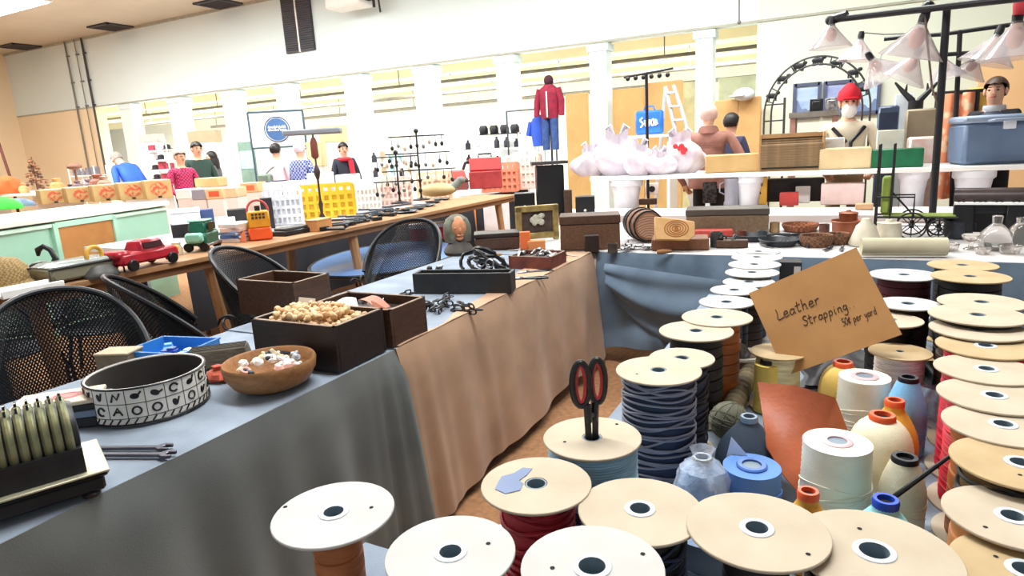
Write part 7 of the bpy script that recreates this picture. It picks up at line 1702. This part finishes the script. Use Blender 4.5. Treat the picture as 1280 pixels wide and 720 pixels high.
# ------------------------------------------------------------------ people
SKIN = M('skin', (226, 176, 148), .5, var=.06); EYE = M('eye_dark', (40, 30, 28), .4); LIP = M('lip', (184, 104, 98), .5)
PEOPLE = []
def person(label, px, py_top, y, face, top, pants, hair, hairstyle='short', bend=0.0, arms=((.24, -.02, 1.13, .2, -.2, 1.0), (.24, -.02, 1.13, .2, -.2, 1.0)), extras=None, wide=1.0, skin=SKIN, height=None):
    """face: direction the person looks, as a world angle (0 = +X, -90deg = towards the camera side)"""
    q = atY(px, py_top, y)
    H = height or q.z
    t = thing('person', label, 'person', (q.x, y, 0), face + PI / 2)
    V = []; Rr = []; E = []; Mi = []
    def add(p, r, par, mi):
        V.append(Vector(p)); Rr.append(r if isinstance(r, tuple) else (r, r)); Mi.append(mi)
        if par is not None: E.append((par, len(V) - 1))
        return len(V) - 1
    # material index: 0 skin, 1 top, 2 pants, 3 shoes
    pel = add((0, 0, .96), (.155 * wide, .115), None, 2); bel = add((0, 0, 1.1), (.155 * wide, .12), pel, 1); che = add((0, .005, 1.3), (.17 * wide, .125), bel, 1)
    nb = add((0, .012, 1.475), (.085, .08), che, 1); nk = add((0, .0, 1.535), .055, nb, 0); h1 = add((0, -.014, 1.59), (.068, .08), nk, 0); h2 = add((0, -.012, 1.66), (.078, .092), h1, 0); h3 = add((0, -.004, 1.73), (.05, .06), h2, 0)
    for s, ar in ((1, arms[0]), (-1, arms[1])):
        sh = add((s * .165 * wide, .01, 1.435), .068, che, 1); el = add((s * ar[0] * wide, ar[1], ar[2]), .05, sh, 1); wr = add((s * ar[3], ar[4], ar[5]), .034, el, 1)
        d = (V[wr] - V[el]).normalized(); pm = add(V[wr] + d * .06, (.034, .022), wr, 0)
        u = Vector((1, 0, 0)) if abs(d.x) < .8 else Vector((0, 1, 0)); w = (u - u.dot(d) * d).normalized(); n = d.cross(w)
        for k in range(4):
            b1 = add(V[pm] + d * .04 + w * (.024 - .016 * k), .0105, pm, 0); b2 = add(V[b1] + d * (.034 + .006 * (k in (1, 2))) + n * .012, .009, b1, 0); add(V[b2] + d * .018 + n * .018, .0075, b2, 0)
        th = add(V[pm] + w * .032 + d * .0, .0115, pm, 0); add(V[th] + w * .018 + d * .03, .009, th, 0)
        hp = add((s * .088, .0, .88), .088, pel, 2); kn = add((s * .1, -.015, .5), .064, hp, 2); an = add((s * .105, .02, .1), .046, kn, 2); ft = add((s * .11, -.05, .045), (.042, .04), an, 3); add((s * .115, -.15, .035), (.036, .028), ft, 3)
    k = H / 1.775
    if bend:
        for i, v in enumerate(V):
            if v.z > .97 and Mi[i] in (0, 1):
                pv = Vector((0, 0, .96)); V[i] = pv + Matrix.Rotation(bend, 3, 'X') @ (v - pv)
    me = bpy.data.meshes.new('body_cage'); me.from_pydata([v * k for v in V], E, []); ob = bpy.data.objects.new('body_cage', me); COL.objects.link(ob)
    ob.modifiers.new('skin', 'SKIN'); sm = ob.modifiers.new('sub', 'SUBSURF'); sm.levels = sm.render_levels = 2
    for i, sv in enumerate(me.skin_vertices[0].data): sv.radius = (Rr[i][0] * k, Rr[i][1] * k); sv.use_root = (i == 0)
    PEOPLE.append((ob, t, [v * k for v in V], E, Mi, Rr, k, [skin, top, pants, M('shoe', (40, 36, 36), .5)]))
    hd = (V[h2] * k)
    R = Matrix.Rotation(bend, 4, 'X') if bend else Matrix.Identity(4)
    T_ = Matrix.Translation(hd) @ R
    b = MB(); b.T = T_
    for s in (-1, 1):
        b = MB(); b.T = T_; b.ball((s * .032 * k, -.088 * k, .0), (.012 * k, .008 * k, .009 * k), 8, 6); b.build('eye', EYE, t)
        b = MB(); b.T = T_; b.box((s * .032 * k, -.09 * k, .022 * k), (.03 * k, .01 * k, .006 * k)); b.build('eyebrow', EYE, t)
        b = MB(); b.T = T_; b.ball((s * .08 * k, .0, -.012 * k), (.014 * k, .024 * k, .034 * k), 10, 8); b.build('ear', skin, t)
    b = MB(); b.T = T_; b.prism([(-.016 * k, -.03 * k), (.016 * k, -.03 * k), (.006 * k, .012 * k), (-.006 * k, .012 * k)], .085 * k, .112 * k, T=Matrix.Rotation(PI / 2, 4, 'X')); b.build('nose', skin, t)
    b = MB(); b.T = T_; b.ball((0, -.084 * k, -.058 * k), (.026 * k, .01 * k, .008 * k), 10, 6); b.build('mouth', LIP, t)
    if hair:
        b = MB(); b.T = T_
        def hf(u, v):
            a = u * 2 * PI; el_ = PI / 2 - v * (1.15 + 1.05 * max(0, min(1, (math.sin(a) + .35) / .55)) + .05 * math.sin(9 * a) + (.35 if hairstyle == 'long' and math.sin(a) > -.2 else 0))
            x, y_, z = math.cos(el_) * math.cos(a), math.cos(el_) * math.sin(a), math.sin(el_)
            return (x * .09 * k, (y_ * .106 + .004) * k, (z * .105 + .012) * k)
        b.sheet(hf, 24, 10, .006)
        if hairstyle == 'long': b.lathe([(.095 * k, .0), (.105 * k, -.1 * k), (.1 * k, -.2 * k), (.05 * k, -.26 * k)], 20, c=(0, .035 * k, -.02 * k), wob=lambda a, z: 1 if math.sin(a) > -.35 else .62)
        if hairstyle == 'tied': b.ball((0, .1 * k, .03 * k), .045 * k, 12, 8)
        b.build('hair', hair, t)
    if extras: extras(t, k, T_, hd)
    return t
hb = M('hair_black', (34, 28, 28), .5); hg = M('hair_grey', (150, 140, 134), .6); hbr = M('hair_brown', (74, 52, 42), .5)
jean = M('trousers_navy', (46, 52, 74), .8); blk = M('trousers_black', (30, 30, 34), .8); tanp = M('trousers_tan', (150, 128, 100), .8)
plaid = M('plaid_red', (206, 60, 110), .8, rgb2=(122, 24, 58), kind='check', scale=36); plaidb = M('plaid_blue', (176, 186, 226), .8, rgb2=(52, 66, 150), kind='check', scale=30)
person('person in a bright blue coat bending over the ornament table', 163, 174, 8.5, PI, M('coat_blue', (48, 100, 214), .7, rgb2=(40, 84, 190), scale=4), jean, hg, bend=.75, arms=((.24, -.1, 1.1, .2, -.3, .95), (.24, -.1, 1.1, .2, -.3, .95)), wide=1.12)
person('person in a red and black plaid shirt seen from the side', 223, 187, 7.2, -.1, plaid, blk, hg, wide=1.12)
person('person in a dark green coat behind the plaid shirt', 244, 177, 7.9, -.3, M('coat_green', (44, 66, 58), .8), blk, hb, wide=1.05)
person('person with long dark hair in a grey jacket facing the others', 264, 189, 8.9, PI + .5, M('jacket_grey', (92, 92, 102), .8), blk, hb, 'long')
def shoulder_bag(t, k, T_, hd):
    b = MB(); b.box((.16 * k, .16, 1.1 * k), (.26, .12, .34)); b.build('shoulder_bag', M('bag_greygreen', (112, 128, 116), .8), t, bevel=.03)
    b = MB(); b.tube([(-.1 * k, 0, 1.45 * k), (.05 * k, .13, 1.35 * k), (.16 * k, .15, 1.25 * k)], .012, 6); b.build('strap', M('bag_greygreen', (112, 128, 116)), t)
person('person in a pale pink top with a grey-green shoulder bag', 343, 179, 8.3, PI / 2 + .2, M('top_pink', (240, 216, 226), .8), blk, hb, 'tied', extras=shoulder_bag)
person('person in a blue and white plaid shirt seen from behind', 373, 177, 7.9, PI / 2, plaidb, blk, M('hair_pale', (214, 206, 216), .6), wide=1.05)
def scarf(t, k, T_, hd):
    b = MB(); b.tube([(.1 * math.cos(a) * k, .1 * math.sin(a) * k, 1.47 * k) for a in [2 * PI * i / 16 for i in range(16)]], .04 * k, 8, closed=True); b.tube([(.08 * k, -.12 * k, 1.45 * k), (.1 * k, -.15 * k, 1.15 * k)], .05 * k, 8); b.build('scarf', M('scarf_red', (186, 44, 62), .8), t)
person('person in dark clothes with a red scarf beside the pier', 428, 178, 9.2, -.6, M('top_dark', (44, 48, 62), .8), blk, hb, extras=scarf)
def collar(t, k, T_, hd):
    b = MB(); b.lathe([(.075 * k, 1.49 * k), (.12 * k, 1.46 * k), (.1 * k, 1.52 * k), (.078 * k, 1.54 * k)], 24, closed=True); b.build('collar', M('collar_brown', (128, 84, 72), .85), t)
    b = MB(); b.lathe([(.21 * k, .86 * k), (.215 * k, .98 * k), (.205 * k, 1.1 * k), (.2 * k, 1.1 * k), (.205 * k, .86 * k)], 28, sy=.72, closed=True); b.build('coat_hem', M('coat_brown', (176, 122, 100)), t)
    b = MB(); b.box((0, .155 * k, 1.33 * k), (.3 * k, .01, .012)); b.build('yoke_seam', M('collar_brown', (128, 84, 72)), t)
person('person in a faded brown work coat seen from behind', 886, 130, 7.9, PI / 2 + .1, M('coat_brown', (166, 118, 104), .85, rgb2=(130, 86, 76), scale=7), blk, M('hair_pinkgrey', (206, 170, 158), .6), wide=1.3, arms=((.3, .0, 1.12, .27, -.1, .9), (.3, .0, 1.12, .27, -.1, .9)), extras=collar)
person('person in a navy jacket just right of the brown coat', 914, 141, 8.5, PI / 2 - .4, M('jacket_navy', (52, 56, 84), .8), blk, hb)
def santa(t, k, T_, hd):
    b = MB(); b.T = T_; b.lathe([(.1 * k, .015 * k), (.106 * k, .05 * k), (.095 * k, .1 * k), (.06 * k, .14 * k), (.03 * k, .17 * k), (0, .18 * k)], 24); b.build('red_cap', M('cap_red', (206, 36, 52), .8), t)
    b = MB(); b.T = T_; b.box((0, -.12 * k, .03 * k), (.13 * k, .1 * k, .012 * k)); b.build('cap_peak', M('cap_red', (206, 36, 52)), t, bevel=.004)
    b = MB(); b.T = T_; b.ball((0, -.068 * k, -.085 * k), (.07 * k, .045 * k, .07 * k), 14, 10); b.build('beard', M('beard_white', (238, 232, 228), .8), t)
    b = MB(); b.tube([(.14 * k, -.10 * k, 1.42 * k), (0.02 * k, -.16 * k, 1.28 * k), (.0, -.16 * k, 1.0 * k)], .02, 6); b.tube([(-.14 * k, -.10 * k, 1.42 * k), (-.02 * k, -.16 * k, 1.28 * k)], .02, 6); b.build('apron_strap', m_blk, t)
person('white-bearded person in a red cap and cream jacket', 1062, 112, 7.75, -PI / 2 + .1, M('jacket_cream', (238, 226, 204), .8, rgb2=(224, 208, 180), scale=6), tanp, M('hair_white', (236, 230, 226), .7), wide=1.2, extras=santa)
def vest(t, k, T_, hd):
    b = MB(); b.lathe([(.175 * k, 1.0 * k), (.178 * k, 1.15 * k), (.19 * k, 1.3 * k), (.16 * k, 1.42 * k), (.09 * k, 1.48 * k)], 24, sy=.78); b.build('vest', M('vest_slate', (44, 56, 80), .6, rgb2=(34, 40, 58), scale=8), t)
    b = MB(); b.lathe([(.075 * k, 1.47 * k), (.09 * k, 1.5 * k), (.085 * k, 1.53 * k), (.07 * k, 1.5 * k)], 20, closed=True); b.build('collar', M('collar_pale', (200, 204, 210), .7), t)
person('person with tied brown hair in a dark vest behind the cooler', 1247, 96, 7.9, -PI / 2 - .35, M('sleeves_black', (34, 34, 42), .8), blk, hbr, 'tied', extras=vest, arms=((.23, -.06, 1.14, .14, -.26, 1.12), (.23, -.06, 1.14, .14, -.26, 1.12)))
# grow the bodies: one skinned surface each, coloured by the nearest bone
dg = bpy.context.evaluated_depsgraph_get()
for ob, t, V, E, Mi, Rr, k, mats in PEOPLE:
    me = bpy.data.meshes.new_from_object(ob.evaluated_get(dg)); me.name = 'body'
    me.materials.clear()
    for m in mats: me.materials.append(m)
    segs = [(V[a], V[b_], Mi[b_] if Mi[b_] != 1 or Mi[a] != 2 else 1) for a, b_ in E]
    idx = []
    for p in me.polygons:
        c = p.center; best = 9; bi = 1
        for a, d, mi in segs:
            ab = d - a; u = max(0, min(1, (c - a).dot(ab) / ab.length_squared)); q = (c - (a + ab * u)).length
            if mi == 2 and c.z < .98 * k: q *= .8
            if q < best: best = q; bi = mi
        idx.append(bi)
    me.polygons.foreach_set('material_index', idx); me.polygons.foreach_set('use_smooth', [True] * len(me.polygons)); me.update()
    cage = ob.data; bpy.data.objects.remove(ob); bpy.data.meshes.remove(cage)
    o = obj('body', me, t)
